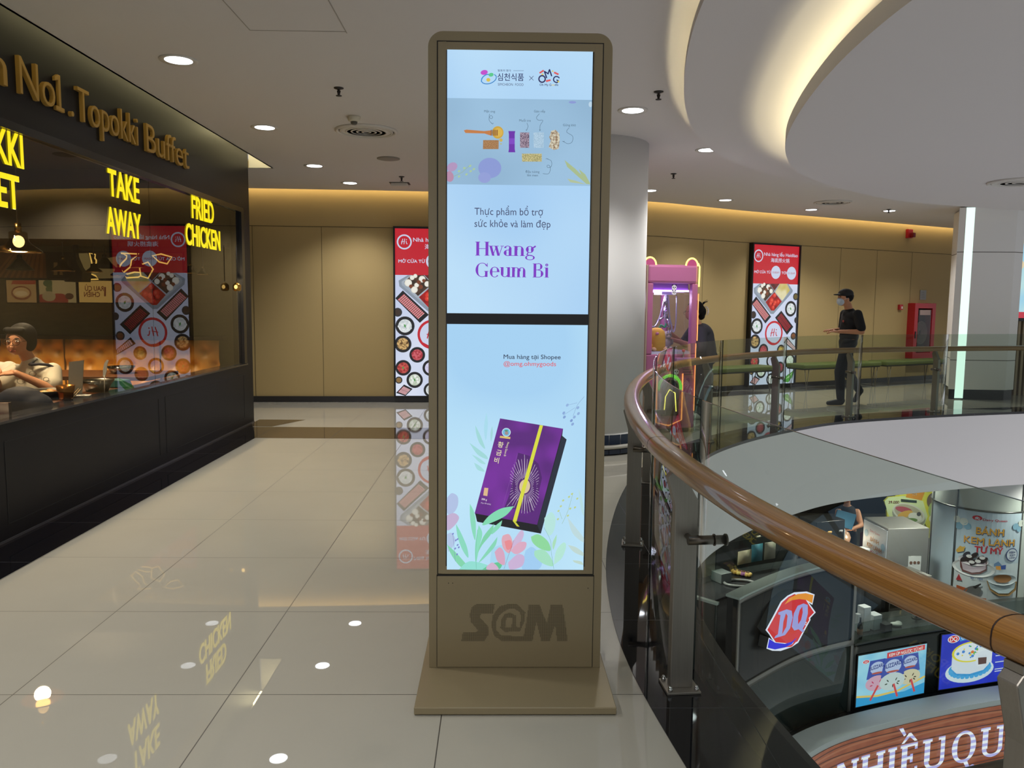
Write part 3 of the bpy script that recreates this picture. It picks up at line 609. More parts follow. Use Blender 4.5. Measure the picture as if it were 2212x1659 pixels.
# ingredient picture band
x0, z0, x1, z1 = R4(965, 398, 1280, 216); cv.rect(sx0, z0, sx1, z1, E('#9ec4e2', .93, '#8fb4d2', 2.5))
for x, y, rx, ry, c, r in ((690, 1410, 110, 95, '#8f9fdc', 0), (640, 1500, 60, 50, '#97a4de', 0), (335, 1400, 52, 40, '#b79ac4', .5), (310, 1490, 40, 50, '#bd8fae', .2), (1470, 790, 35, 12, '#8f9fdc', 0), (1640, 810, 18, 25, '#c3ddf0', 0)): kdisc(x, y, rx, ry, E(c, .9), r)
for pts, c in (([(1395, 1335), (1420, 1400), (1600, 1560), (1640, 1565), (1500, 1420)], '#a9bd8e'), ([(1530, 1420), (1590, 1470), (1640, 1560), (1570, 1520)], '#a9bd8e'), ([(1420, 1510), (1500, 1530), (1600, 1565), (1450, 1545)], '#b3c39c')): kpoly(zk(pts), E(c, .95))
kline(zk([(350, 1490), (430, 1450), (500, 1385)]), .002, e('#93b39a'))
for x, y in ((400, 1440), (450, 1410), (505, 1390), (540, 1420), (470, 1470), (510, 1440), (400, 1490)): kdisc(x, y, 13, 9, e('#a8c79a'), .6)
for s, xa, y, xb in (('Mật ong', 637, 885, 740), ('Gạo nếp', 1107, 885, 1212), ('Muối tre', 968, 972, 1076), ('Gừng khô', 1380, 1015, 1500), ('Đậu tương', 1028, 1455, 1158), ('lên men', 1043, 1488, 1143)): ktext(s, xa, y, xb, 22, E('#4f6a80', .9))
for pts in ([(688, 900), (685, 930), (705, 945), (717, 930), (700, 915), (683, 940), (690, 970), (718, 997)], [(1158, 898), (1130, 935), (1150, 960), (1190, 962), (1165, 1010), (1162, 1060)], [(1040, 985), (1050, 1020), (1034, 1058)], [(1438, 1030), (1415, 1070), (1470, 1110), (1465, 1165), (1425, 1180), (1382, 1160)], [(1190, 1462), (1240, 1465), (1260, 1430), (1255, 1390), (1232, 1385), (1235, 1405), (1270, 1395), (1270, 1345), (1226, 1322)]): kline(zk(kc3(pts)), .0013, E('#4f6a80', .9))
for x, y, dx, dy in ((718, 997, -10, -12), (1162, 1060, 8, -12), (1034, 1058, 8, -10), (1382, 1160, 14, -2), (1226, 1322, 14, 2)): kline(zk([(x+dx, y+dy), (x, y), (x-dx*.6, y+dy)]), .0013, E('#4f6a80', .9))
kdisc(765, 1075, 55, 58, e('#c9a23c')); kdisc(770, 1075, 40, 42, e('#d8b04a')); kdisc(795, 1147, 16, 16, e('#c9ad55')); kdisc(795, 1183, 7, 7, e('#b7b070'))
kpoly(zk([(445, 1055), (470, 1048), (640, 1062), (700, 1055), (700, 1105), (640, 1085), (460, 1080)]), e('#c07a44'))
for k in range(5): kpoly(zk([(700+k*14, 1050), (709+k*14, 1050), (709+k*14, 1105), (700+k*14, 1105)]), e('#8a5528'))
kpoly(zk([(627, 1147), (775, 1147), (772, 1232), (625, 1232)]), E('#b58a5c', 1, '#8f6440', 400)); kpoly(zk([(865, 1062), (930, 1062), (925, 1090), (925, 1230), (930, 1262), (865, 1262), (870, 1230), (870, 1090)]), e('#6a2ea8')); kpoly(zk([(872, 1130), (925, 1130), (925, 1185), (872, 1185)]), e('#7d45c0'))
kpoly(zk([(975, 1075), (1062, 1075), (1062, 1220), (975, 1220)]), E('#43304c', 1, '#b9a5b5', 380)); kpoly(zk([(1102, 1075), (1200, 1075), (1197, 1220), (1105, 1220)]), E('#b9d3e6', 1, '#93b4cc', 420))
kpoly(zk([(1270, 1060), (1310, 1050), (1345, 1085), (1350, 1140), (1340, 1230), (1295, 1240), (1245, 1215), (1265, 1150), (1250, 1120)]), E('#d9d3bc', 1, '#8a6f55', 130)); kpoly(zk([(992, 1275), (1180, 1275), (1180, 1350), (995, 1350)]), E('#cfc58e', 1, '#8f8a5a', 330))
# name
def kserif(s, x0, y, x1, hpx, m, **kw): a = KP(x0, y); c = KP(x1, y); h = abs(KP(x0, y-hpx)[1]-a[1]); serif_line(cv, s, a[0], a[1], h, m, width=c[0]-a[0], **kw)
id_ = lambda x, y: (x, y)
ktext('Thực phẩm bổ trợ', 1025, 464, 1173, 15.5, e('#3d4568'), fn=id_); ktext('sức khỏe và làm đẹp', 1025, 490, 1189, 15.5, e('#3d4568'), fn=id_)
PUR = e('#7a2fbf'); kserif('Hwang', 1026, 552, 1158, 30, PUR); kserif('Geum Bi', 1026, 598, 1187, 30, PUR)
cv.build('screen', kt)
cv = Canvas(lambda u, v, k: (u, KY-.0035-k, v), .00002); cv.clip = (sx0, sz0, sx1, ga-.0015); cv.rect(sx0, sz0, sx1, ga-.0015, E('#bfe6f8', 1.0, '#a3cff0', 1.1))
ktext('Mua hàng tại Shopee', 1088, 775, 1211, 9.5, e('#3a4258'), fn=id_, bold=.015); ktext('@omg.ohmygoods', 1088, 790, 1201, 9.5, e('#d8626c'), fn=id_, bold=.015)
def z5(x, y): return (900+x*440/1738, 840+y*440/1738)
def z5k(pts): return [z5(*p) for p in pts]
def leaf(pts, c, s=1.0): kpoly(z5k([(p.x, p.y) for p in catmull(pts+[pts[0]], 5)][:-1]), E(c, s))
for pts, c in (([(500, 310), (545, 400), (585, 510), (540, 470), (510, 390)], '#9ed6d6'), ([(450, 460), (520, 510), (595, 570), (600, 600), (520, 560)], '#9ed6d6'), ([(470, 560), (530, 590), (590, 640), (540, 630)], '#a2d8da'), ([(490, 630), (540, 660), (580, 705), (520, 690)], '#a2d8da'), ([(595, 200), (608, 300), (590, 440), (575, 330)], '#a6d9ea'), ([(645, 315), (650, 380), (635, 450), (630, 380)], '#a0d4d8'),
               ([(260, 930), (300, 890), (350, 920), (350, 1000), (310, 1060), (260, 1060)], '#aebfe2'), ([(258, 1080), (320, 1060), (362, 1100), (320, 1170), (258, 1205)], '#c0aed0'), ([(260, 1240), (300, 1230), (330, 1300), (270, 1390)], '#b0c4e4'), ([(640, 1360), (760, 1330), (880, 1400), (820, 1530), (640, 1540)], '#a4d4ee'), ([(930, 1380), (990, 1350), (1070, 1440), (1040, 1540), (900, 1540)], '#9fcbf0')): leaf(pts, c)
BX = '#6a2a86'
kpoly(z5k([(712, 252), (1250, 340), (1242, 400), (1280, 432), (1060, 1235), (520, 1135), (497, 1060)]), e('#10131f')); kpoly(z5k([(1242, 400), (1280, 432), (1060, 1235), (1030, 1165)]), e('#1f2636')); kpoly(z5k([(1028, 1160), (1062, 1235), (515, 1132), (500, 1065)]), e('#0d101a'))
kpoly(z5k([(712, 252), (1250, 340), (1028, 1160), (495, 1062)]), E('#74299a', 1, '#571f78', 9))
kpoly(z5k([(865, 545), (960, 570), (1040, 640), (1070, 760), (1030, 930), (990, 1055), (750, 1010), (800, 880)]), E('#4c1a6a', 1))
for k in range(44):
    a = 2*PI*k/44; cx_, cy_ = 920, 830
    for r0, r1 in ((62, 100), (108, 150)):
        r1_ = r1*(.75+.5*abs(math.sin(a))); p0 = (cx_+r0*math.cos(a)*.95, cy_+r0*1.15*math.sin(a)); p1 = (cx_+r1_*math.cos(a)*.95, cy_+r1_*1.25*math.sin(a)); kline(z5k([p0, p1]), .0012, e('#cfc0d8'))
for xa, ya, xb, yb in ((865, 600, 905, 770), (920, 560, 925, 750), (770, 1000, 860, 900), (925, 910, 922, 1040), (960, 920, 1000, 1040)): kline(z5k([(xa, ya), (xb, yb)]), .0012, e('#cfc0d8'))
p = KP(*z5(922, 832)); cv.disc(p[0], p[1], .0205, e('#d8c39a'), .0275, -.15)
kline(z5k([(862, 550), (735, 1000)]), .0008, e('#8a56a8'))
kpoly(z5k([(1050, 308), (1078, 312), (852, 1132), (820, 1126)]), e('#d6d83e')); kpoly(z5k([(820, 1126), (842, 1130), (878, 1175), (855, 1172)]), e('#c9cb3a'))
p = KP(*z5(765, 370)); cv.disc(p[0], p[1], .0165, e('#d8f0f0')); cv.disc(p[0], p[1], .0145, e('#6fb6dc')); cv.disc(p[0]+.001, p[1]-.003, .007, e('#9c8a88')); cv.disc(p[0], p[1]+.006, .007, e('#4d8a6a'), .003)
kpoly(z5k([(712, 400), (800, 410), (798, 428), (708, 416)]), e('#d8b86a'))
def vtext(chars, pts, h, m, rot, bold=.0):
    for ch, (x, y) in zip(chars, pts): p = KP(*z5(x, y)); cv.text(ch, p[0], p[1], h, m, bold=bold, rot=rot)
vtext('황금비', ((690, 492), (676, 560), (660, 625)), .0175, e('#e8e2b0'), -.18, .01)
p = KP(*z5(775, 452)); cv.text('Hwang Geum Bi', p[0], p[1], .008, e('#e8e2b0'), width=.056, rot=-PI/2-.25)
kpoly(z5k([(578, 842), (612, 846), (603, 914), (568, 908)]), e('#d9b48a')); p = KP(*z5(552, 945)); cv.text('200 g', p[0], p[1], .0068, e('#f0e8f0'), rot=-.17, bold=.015); p = KP(*z5(548, 975)); cv.text('(4 g x 50 sticks)', p[0], p[1], .0055, e('#e0d0e8'), width=.038, rot=-.17)
for pts, c in (([(830, 1000), (760, 1080), (640, 1140), (560, 1160), (620, 1080), (720, 1020)], '#7fd6ae'), ([(455, 980), (490, 1050), (505, 1150), (500, 1290), (470, 1200), (455, 1080)], '#86d8b8'), ([(335, 1150), (380, 1230), (430, 1350), (440, 1440), (390, 1370), (350, 1260)], '#86d6bc'), ([(690, 1260), (670, 1340), (590, 1430), (530, 1480), (600, 1380)], '#84d4b4'), ([(258, 1325), (340, 1400), (430, 1500), (480, 1540), (380, 1520), (300, 1420)], '#7fd2aa'), ([(530, 1160), (560, 1230), (540, 1330), (505, 1480), (500, 1330)], '#88dabc'), ([(660, 1150), (640, 1230), (560, 1330), (520, 1400), (570, 1260)], '#7dd0a8'), ([(730, 1120), (710, 1180), (640, 1240), (660, 1180)], '#84d6b4'), ([(360, 1540), (450, 1470), (600, 1500), (640, 1540)], '#8fdcd0'), ([(560, 1540), (640, 1490), (725, 1480), (700, 1540)], '#62c492'),
               ([(735, 1250), (790, 1240), (820, 1320), (790, 1400), (740, 1360), (725, 1290)], '#dba6b4'), ([(750, 1300), (800, 1290), (815, 1350), (770, 1370)], '#e58a90'), ([(820, 1300), (890, 1205), (915, 1240), (880, 1320), (820, 1360)], '#c9b4d6'), ([(800, 1380), (870, 1310), (935, 1310), (920, 1370), (850, 1410)], '#d8a8c0'), ([(665, 1390), (710, 1350), (748, 1400), (750, 1500), (690, 1470)], '#d4a4be'), ([(780, 1480), (860, 1410), (918, 1430), (900, 1510), (800, 1540)], '#c8b0d4'), ([(600, 1510), (650, 1480), (700, 1540), (600, 1540)], '#cfb0cc'),
               ([(1090, 1100), (1150, 1050), (1185, 1110), (1170, 1210), (1130, 1250), (1095, 1190)], '#b4e2dc'), ([(975, 1260), (1040, 1240), (1120, 1300), (1140, 1380), (1050, 1360), (990, 1310)], '#8cd69c'), ([(1005, 1380), (1080, 1370), (1140, 1430), (1165, 1510), (1080, 1490), (1010, 1430)], '#a2dec0'), ([(1170, 1500), (1190, 1380), (1250, 1310), (1275, 1340), (1240, 1440)], '#b2e4d4'), ([(1195, 1240), (1190, 1300), (1165, 1370), (1160, 1310)], '#a8dcb8'), ([(1285, 1090), (1340, 1160), (1425, 1270), (1425, 1310), (1330, 1230)], '#bcd8dc'), ([(1380, 850), (1410, 930), (1430, 1080), (1400, 1020)], '#b4dae0'), ([(1290, 1330), (1360, 1350), (1425, 1400), (1425, 1425), (1340, 1390)], '#bed6d0'), ([(1330, 1460), (1400, 1470), (1420, 1500), (1350, 1480)], '#bcd4c8')): leaf(pts, c)
for pts, c, w_ in (([(510, 1535), (505, 1380), (520, 1200)], '#5cae92', .001), ([(745, 1535), (790, 1400), (830, 1290)], '#8a6a8a', .001), ([(1170, 1535), (1150, 1400), (1140, 1290), (1085, 1180)], '#6aa890', .001), ([(1240, 1150), (1290, 1040), (1330, 900)], '#8fb07a', .001), ([(1240, 1110), (1220, 1050)], '#8fb07a', .001), ([(1430, 65), (1370, 140), (1335, 230)], '#7f9cc4', .0012), ([(1370, 118), (1280, 140)], '#7f9cc4', .001), ([(1350, 160), (1250, 225)], '#7f9cc4', .001), ([(330, 1470), (310, 1240)], '#6c82b4', .001)): kline(z5k(kc3(pts)), w_, e(c))
for x, y, c in ((1255, 205, '#86a6d6'), (1260, 240, '#7e9ed0'), (1380, 210, '#8cacd8'), (1320, 270, '#7a98cc'), (1345, 240, '#8cacd8'), (1330, 300, '#86a4d4'), (1375, 160, '#8cacd8'), (1285, 138, '#90b0dc')): p = KP(*z5(x, y)); cv.disc(p[0], p[1], .0065, e(c), .0045, .9)
for x, y in ((1325, 895), (1300, 920), (1250, 950), (1370, 935), (1350, 1010), (1230, 1000), (1210, 1040), (1310, 1020), (1290, 1080), (1205, 1110)): p = KP(*z5(x, y)); cv.disc(p[0], p[1], .005, e('#bccf8e'), .0035, .8)
for x, y in ((310, 1235), (335, 1290), (350, 1330), (330, 1360), (360, 1350), (345, 1410), (350, 1280)): p = KP(*z5(x, y)); cv.disc(p[0], p[1], .0045, e('#7a86c8'), .003, .9)
cv.build('screen', kt)
# ------------------------------------------------------------------ hotpot lightbox posters on the back wall
PW, PH = 1.10, 2.41
def poster_print(cv, rnd):
    e = lambda h, h2=None, sc=2: E(h, .92, h2, sc)
    def U(x, y):
        xl = 125-43*(y-105)/1478; xr = 595-58*(y-128)/1434; u = (x-xl)/(xr-xl); yt = 105+23*u; yb = 1583-21*u
        return u*PW, (1-(y-yt)/(yb-yt))*PH
    HX = PW/462.0; VY = PH/1465.0
    def clip(p): return (min(max(p[0], 0), PW), min(max(p[1], 0), PH))
    def poly(pts, m): 
        q = [clip(U(*p)) for p in pts]; cv.poly(q, m)
    def disc(x, y, r, m, k=1.0):
        c = U(x, y); P = [clip((c[0]+r*k*HX*math.cos(a), c[1]+r*k*HX*math.sin(a))) for a in (2*PI*i/26 for i in range(26))]; Q = []
        for p in P:
            if not Q or (abs(p[0]-Q[-1][0])+abs(p[1]-Q[-1][1])) > 1e-5: Q.append(p)
        if len(Q) > 3: cv.poly(Q, m)
    WH = e('#ccd6ee'); RED = e('#c3202f'); BK = e('#15171c'); DK = e('#2c2f36')
    cv.rect(0, 0, PW, PH, e('#c9d3ee', '#dde4f6', 1.2)); t = U(200, 512)[1]; cv.rect(0, t, PW, PH, RED)
    def hi(cx, cy, s, m):
        a = lambda pts: [(cx+p[0]*s, cy+p[1]*s) for p in pts]
        cv.line(a([(-.55, -.45), (-.42, .1), (-.28, .6)]), s*.13, m); cv.line(a([(-.62, .0), (-.3, .05), (.12, .14)]), s*.1, m); cv.line(a([(-.08, -.42), (.0, .05), (.08, .62)]), s*.13, m)
        cv.line(a([(.36, .18), (.4, -.2), (.5, -.38), (.62, -.3)]), s*.13, m); cv.disc(cx+.42*s, cy+.45*s, s*.085, m)
    c = U(178, 224); cv.disc(c[0], c[1], .107, WH); cv.disc(c[0], c[1], .086, RED); hi(c[0], c[1], .075, WH)
    def tx(s, xa, y, xb, hpx, m, bold=0): a = U(xa, y); b_ = U(xb, y); cv.text(s, a[0], a[1], hpx*VY, m, width=b_[0]-a[0], bold=bold)
    tx('Nhà hàng lẩu Haidilao', 232, 222, 578, 34, WH, .02); tx('海底捞火锅', 300, 286, 490, 34, WH, .02)
    tx('MỞ CỬA TỪ', 137, 402, 298, 26, WH, .05); tx('TỚI', 410, 412, 462, 26, WH, .05)
    for x, y, s in ((352, 395, '10:00AM'), (514, 403, '01:30AM')):
        c = U(x, y); cv.disc(c[0], c[1], .113, WH); cv.text(s, c[0], c[1]-.018, .034, e('#b0404e'), width=.165, align='c')
    # divided hotpot tray
    TOP = 513
    poly([(132, 560), (190, TOP), (480, TOP), (527, 580), (525, 600), (330, 830), (300, 828), (135, 610)], e('#8a97a6')); poly([(150, 570), (205, TOP), (470, TOP), (510, 585), (330, 800), (305, 800), (150, 600)], e('#aeb8c4', '#8896a6', 3))
    poly([(165, 572), (212, TOP), (285, TOP), (335, 590), (245, 695)], e('#2d2620', '#5a4030', 9)); poly([(290, TOP), (390, TOP), (338, 585)], e('#3a1a1a', '#742a26', 14)); poly([(395, TOP), (465, TOP), (498, 580), (420, 690), (345, 600)], e('#e4dcb0', '#c9b65a', 5)); poly([(338, 600), (415, 698), (335, 795), (305, 795), (250, 705)], e('#b81a18', '#7d0f10', 9))
    for x, y, r in ((190, 580, 22), (275, 548, 20), (225, 640, 20), (305, 590, 17), (215, 535, 14), (240, 600, 14), (235, 520, 12)): disc(x, y, r, e('#e8e6d8')); disc(x, y, r*.72, e('#f2f0e6'))
    for x, y, r in ((255, 575, 12), (265, 615, 13), (285, 560, 10), (205, 610, 11)): disc(x, y, r, e('#7a4028'))
    for k in range(16): x, y = 285+rnd.random()*95, 640+rnd.random()*130; 
    for x, y, r in ((340, 635, 16), (310, 690, 20), (345, 710, 16), (300, 720, 14), (375, 700, 15), (325, 760, 14), (335, 730, 12)): disc(x, y, r, e('#d8382a')); disc(x+3, y-4, r*.45, e('#e8604a'))
    def tray(pts, n, c1, c2):
        poly(pts, BK); (ax, ay), (bx, by), (cx, cy), (dx, dy) = pts
        for j in range(n):
            for i in range(2 if n < 14 else 3):
                m_ = 2 if n < 14 else 3; s0, s1 = .1+.8*j/n, .1+.8*(j+.82)/n; t0, t1 = .14+.72*i/m_, .14+.72*(i+.93)/m_
                P = lambda s, t: ((ax*(1-s)+dx*s)*(1-t)+(bx*(1-s)+cx*s)*t, (ay*(1-s)+dy*s)*(1-t)+(by*(1-s)+cy*s)*t)
                poly([P(s0, t0), P(s1, t0), P(s1, t1), P(s0, t1)], e(c1)); sm = s0+(s1-s0)*.55; poly([P(sm, t0), P(s1, t0), P(s1, t1), P(sm, t1)], e(c2))
    tray([(98, 715), (155, 646), (305, 858), (248, 930)], 15, '#c9545a', '#e3b3b4'); tray([(342, 868), (405, 795), (530, 965), (465, 1050)], 13, '#b8303a', '#2a1012')
    def bowl(x, y, r, c1, c2, kind):
        disc(x, y, r, DK); disc(x, y, r*.93, BK); disc(x, y, r*.7, e(c1, c2, 25))
        for k in range(12):
            a = 2*PI*k/12+rnd.random()*.5; q = r*(.2+.42*rnd.random()); cx, cy = x+q*math.cos(a), y+q*math.sin(a)*1.25
            if kind == 's': L = r*.2; b_ = rnd.random()*PI; poly([(cx-L*math.cos(b_), cy-L*1.3*math.sin(b_)), (cx+3, cy-4), (cx+L*math.cos(b_), cy+L*1.3*math.sin(b_)), (cx-3, cy+4)], e(c2))
            else: disc(cx, cy, r*.15, e(c2 if k % 2 else c1))
        if kind == 'g': poly([(x-r*.12, y-r*.3), (x+r*.1, y-r*.1), (x+r*.06, y+r*.3), (x-r*.1, y+r*.1)], e('#4f9a50'))
    bowl(500, 775, 58, '#c9d2d4', '#e6ebec', 'g'); bowl(158, 958, 58, '#c9d2d4', '#e6ebec', 'g'); bowl(140, 1118, 52, '#5a3d1c', '#d9b272', 's'); bowl(223, 1212, 48, '#a8323c', '#d0606a', 'd'); bowl(400, 1212, 42, '#6a5020', '#d8b95a', 's'); bowl(135, 1330, 48, '#9a2a2a', '#c9584e', 'g'); bowl(490, 1322, 52, '#b9c8b0', '#e8efe8', 's'); bowl(200, 1435, 50, '#b9c8b0', '#eef2ee', 'g'); bowl(300, 1325, 50, '#c9c4e4', '#d8d6ee', 'd'); bowl(388, 1395, 44, '#7d1e30', '#a83248', 'd'); bowl(296, 1520, 46, '#c9d2d4', '#eef0f0', 'g')
    poly([(305, 1375), (335, 1350), (330, 1372), (312, 1385)], e('#d8c95a'))
    for x, y, r, c1 in ((118, 838, 27, '#3a2a22'), (545, 648, 27, '#6a5a2a'), (522, 1062, 28, '#7a4a2a'), (555, 895, 24, '#2a2a2e'), (105, 1440, 22, '#8a6a3a')): disc(x, y, r, DK); disc(x, y, r*.7, e(c1))
    tray([(425, 1130), (458, 1074), (552, 1190), (552, 1235)], 9, '#d8a0a4', '#f0e0e0'); tray([(85, 1555), (135, 1478), (185, 1515), (140, 1583)], 7, '#c9606a', '#efe0e2')
    poly([(415, 1545), (440, 1490), (528, 1425), (520, 1480), (470, 1555)], e('#5aa04a', '#2f7030', 6)); poly([(440, 1520), (500, 1460), (520, 1440), (480, 1500)], e('#a8d890'))
    c = U(320, 1030); cv.disc(c[0], c[1], .2, WH); cv.ring(c[0], c[1], .195, .036, RED); hi(c[0], c[1], .13, RED)
    poly([(262, 1100), (300, 1130), (340, 1135), (330, 1158), (280, 1140)], RED)
def poster(P0, d, n, z0, label):
    """P0 = wall point at the poster's viewer-left edge, d along the wall, n out of it"""
    t = thing('lightbox_poster', label, 'poster', tuple(P0), 'hotpot lightboxes on the tan wall')
    T = Matrix(((d.x, 0, n.x, P0.x), (d.y, 0, n.y, P0.y), (0, 1, 0, z0), (0, 0, 0, 1)))
    b = MB(T); f = M('#0d0d10', .3); b.bb((0, 0, -.02), (PW+.05, .028, .085), f); b.bb((0, PH+.028, -.02), (PW+.05, PH+.056, .085), f); b.bb((0, .028, -.02), (.025, PH+.028, .085), f); b.bb((PW+.025, .028, -.02), (PW+.05, PH+.028, .085), f); b.build('frame', t)
    b = MB(T); b.bb((.025, .028, 0), (PW+.025, PH+.028, .05), M('#333333', .6)); b.build('backing', t)
    cv = Canvas(lambda u, v, k: T @ Vector((u+.025, v+.028, .056+k)), .00008); poster_print(cv, random.Random(3)); cv.build('printed_panel', t)
p, d, n = wallp(851); poster(p, d, n, .07, 'tall red and white lit hotpot poster partly hidden by the golden kiosk')
p, d, n = wallp(1613); poster(p+n*.01, d, n, .055, 'tall red and white lit hotpot poster beside the walking man in a cap')

# ------------------------------------------------------------------ railing round the void
WOOD = bpy.data.materials.new('varnished_wood'); WOOD.use_nodes = True
nt = WOOD.node_tree; bs_ = nt.nodes['Principled BSDF']; tc = nt.nodes.new('ShaderNodeAttribute'); tc.attribute_name = 'grain'; mp = nt.nodes.new('ShaderNodeMapping'); nz = nt.nodes.new('ShaderNodeTexNoise'); cr = nt.nodes.new('ShaderNodeValToRGB')
mp.inputs['Scale'].default_value = (420, 420, 3); nz.inputs['Scale'].default_value = 1; nz.inputs['Detail'].default_value = 5; nz.inputs['Distortion'].default_value = .2
cr.color_ramp.elements[0].color = lin('#7f5524'); cr.color_ramp.elements[0].position = .3; cr.color_ramp.elements[1].color = lin('#a37336'); cr.color_ramp.elements[1].position = .7
for a_, b_ in ((tc.outputs['Vector'], mp.inputs[0]), (mp.outputs[0], nz.inputs['Vector']), (nz.outputs['Fac'], cr.inputs[0]), (cr.outputs[0], bs_.inputs['Base Color'])): nt.links.new(a_, b_)
bs_.inputs['Roughness'].default_value = .35; bs_.inputs['Coat Weight'].default_value = .6; bs_.inputs['Coat Roughness'].default_value = .06
HZ, HO = .88, .135
def pxof(P): d = Vector(P)-CAMP; return 1106+FPX*d.dot(_R)/d.dot(_F)
S_NEAR = min((abs(pxof(rat(2.6+k*.01, .1, .6))-2218), 2.6+k*.01) for k in range(250))[1]
ht = thing('handrail', 'curved varnished wooden handrail running round the open void', 'handrail', tuple(rat(2.6)))
prof = [(math.copysign(abs(math.cos(a))**.75, math.cos(a)), math.copysign(abs(math.sin(a))**.75, math.sin(a))) for a in (2*PI*k/24 for k in range(24))]
RAILP = [Vector((x, y, HZ)) for x, y in ((1.32, .35), (1.13, .75), (.99, 1.08), (.913, 1.30), (.85, 1.5), (.80, 1.68), (.74, 1.96), (.702, 2.25), (.672, 2.63), (.657, 3.10), (.664, 3.55), (.70, 4.05))]
RAILP = catmull(RAILP[:-1], 8)[:-1]+ring(HO, HZ, snear(.84, 4.05), RS[-1]-.3)
for _ in range(25): RAILP = [RAILP[0]]+[(RAILP[i-1]+RAILP[i]*2+RAILP[i+1])/4 for i in range(1, len(RAILP)-1)]+[RAILP[-1]]
b = MB(); b.tube(RAILP, .047, WOOD, ry=.036, up=(0, 0, 1), profile=prof); wr_ = b.build('wooden_rail', ht, raw=True); at_ = wr_.data.attributes.new('grain', 'FLOAT_VECTOR', 'POINT'); acc = 0; vals = []
for i in range(len(wr_.data.vertices)):
    k = min(i//24, len(RAILP)-1)
    if i % 24 == 0 and 0 < k: acc += (RAILP[k]-RAILP[k-1]).length
    vals += [prof[i % 24][0]*.047, prof[i % 24][1]*.036, acc]
at_.data.foreach_set('vector', vals)
for px, py in ((1425, 962), (2196, 1376)):
    q = atz(px, py, HZ); k = min(range(1, len(RAILP)-1), key=lambda k: (RAILP[k]-q).length); tj = (RAILP[k+1]-RAILP[k-1]).normalized(); b = MB(); b.tube([RAILP[k]-tj*.0015, RAILP[k]+tj*.0015], .0475, M('#2c1608', .6), ry=.0365, up=(0, 0, 1), profile=prof); b.build('joint_line', wr_)
GZ = 1.087; RGL = glass('#eaf0eb', 1.24); EDGE = M('#26302e', .2)
seams = [snear(1.3, .3), snear(.79, 3.0)]; s1 = spx(1452, 0, .5); n_ = 3
seams += [seams[1]+(s1-seams[1])*k/n_ for k in range(1, n_+1)] + [spx(px, 0, .5) for px in (1557, 1694, 1857, 2045)]; seams.append(seams[-1]+1.6); seams.append(seams[-1]+1.6)
seams = [seams[0]-1.2]+seams
PL = ['clear glass balustrade pane at the near end under the handrail corner', 'large clear glass balustrade pane in front of the lit ice cream booth', 'curved glass balustrade pane just past the large near pane', 'glass balustrade pane in the bend beside the white pillar', 'narrow looking glass pane at the tightest bend before the claw machine', 'glass balustrade pane in front of the pink claw machine', 'glass balustrade pane in front of the first green bench', 'glass balustrade pane in front of the second hotpot poster', 'glass balustrade pane in front of the walking man and bench', 'glass balustrade pane before the red hose cabinet and far pillar', 'glass balustrade pane at the far end by the slatted wall', 'glass balustrade pane beyond the frame edge']
for k in range(len(seams)-1):
    a, c = seams[k]+.003, seams[k+1]-.003; A = ring(.004, 0, a, c); B = ring(-.004, 0, a, c)
    b = MB(); b.strip(zz(A, -.02), zz(A, GZ), RGL); b.strip(zz(B, GZ), zz(B, -.02), RGL); b.strip(zz(A, GZ), zz(B, GZ), EDGE); 
    for e_ in (0, -1): b.add([zz(A, -.02)[e_], zz(A, GZ)[e_], zz(B, GZ)[e_], zz(B, -.02)[e_]], [(0, 1, 2, 3)], EDGE)
    o = b.build('glass_balustrade'); tag(o, PL[k % len(PL)], 'glass pane', 'balustrade panes round the void')
posts = [S_NEAR, snear(.72, 2.9), snear(.85, 4.62), snear(1.35, 6.35), spx(1538, .05, .3), spx(1681, .05, .3), spx(1841, .05, .3), spx(2027, .05, .3)]; posts.append(posts[-1]+1.7)
PLB = ['steel railing post cut by the frame beside the handrail end', 'steel railing post with bolted foot right of the kiosk base', 'steel railing post second behind the first, by the granite bend', 'steel railing post beside the foot of the white pillar', 'steel railing post across the void in front of the bench gap', 'steel railing post across the void in front of the second hotpot poster', 'steel railing post across the void beside the walking man', 'steel railing post across the void before the red hose cabinet', 'steel railing post beyond the far pillar']
for k, s in enumerate(posts):
    t_ = rtan(s); nn = Vector((-t_.y, t_.x, 0)); P = rat(s, .1, 0); t = thing('railing_post', PLB[k], 'railing post', tuple(P), 'steel posts carrying the wooden handrail')
    T = Matrix(((nn.x, t_.x, 0, P.x), (nn.y, t_.y, 0, P.y), (0, 0, 1, 0), (0, 0, 0, 1)))
    b = MB(T); hw = .043
    for a, c, x0, x1 in ((.012, .66, 0, 0), ): b.prism([(-hw, .012), (hw, .012), (hw, .71), (hw+.03, .82), (hw+.012, .84), (.016, .84), (-hw, .735)], -.02, .02, BRUSHED, 'y')
    b.build('upright', t, bevel=.003)
    b = MB(T); b.bb((-.065, -.06, .003), (.065, .06, .013), BRUSHED); fp_ = b.build('foot_plate', t, bevel=.002)
    for x in (-.05, .05):
        for y in (-.045, .045): b = MB(T); b.cyl((x, y, .013), (x, y, .024), .009, CHROME, 6); b.ell((x, y, .025), .008, CHROME, None, 8, 6); b.build('bolt', fp_)
    cy = .075 if k == 0 else -.075; x0_ = .075 if k == 0 else .01; b = MB(T); b.cyl((-.005, math.copysign(.02, cy), .6), (-.005, cy, .6), .011, STEEL, 12); b.cyl((x0_, cy, .6), (-.135, cy, .6), .017, STEEL, 16); b.cyl((-.09, cy, .6), (-.086, cy, .6), .022, STEEL, 16); b.cyl((-.135, cy, .6), (-.128, cy, .6), .022, STEEL, 16); b.build('glass_clamp', t)
    b = MB(T); b.bb((.012, -.018, .838), (.06, .018, .852), BRUSHED); b.build('saddle', t)
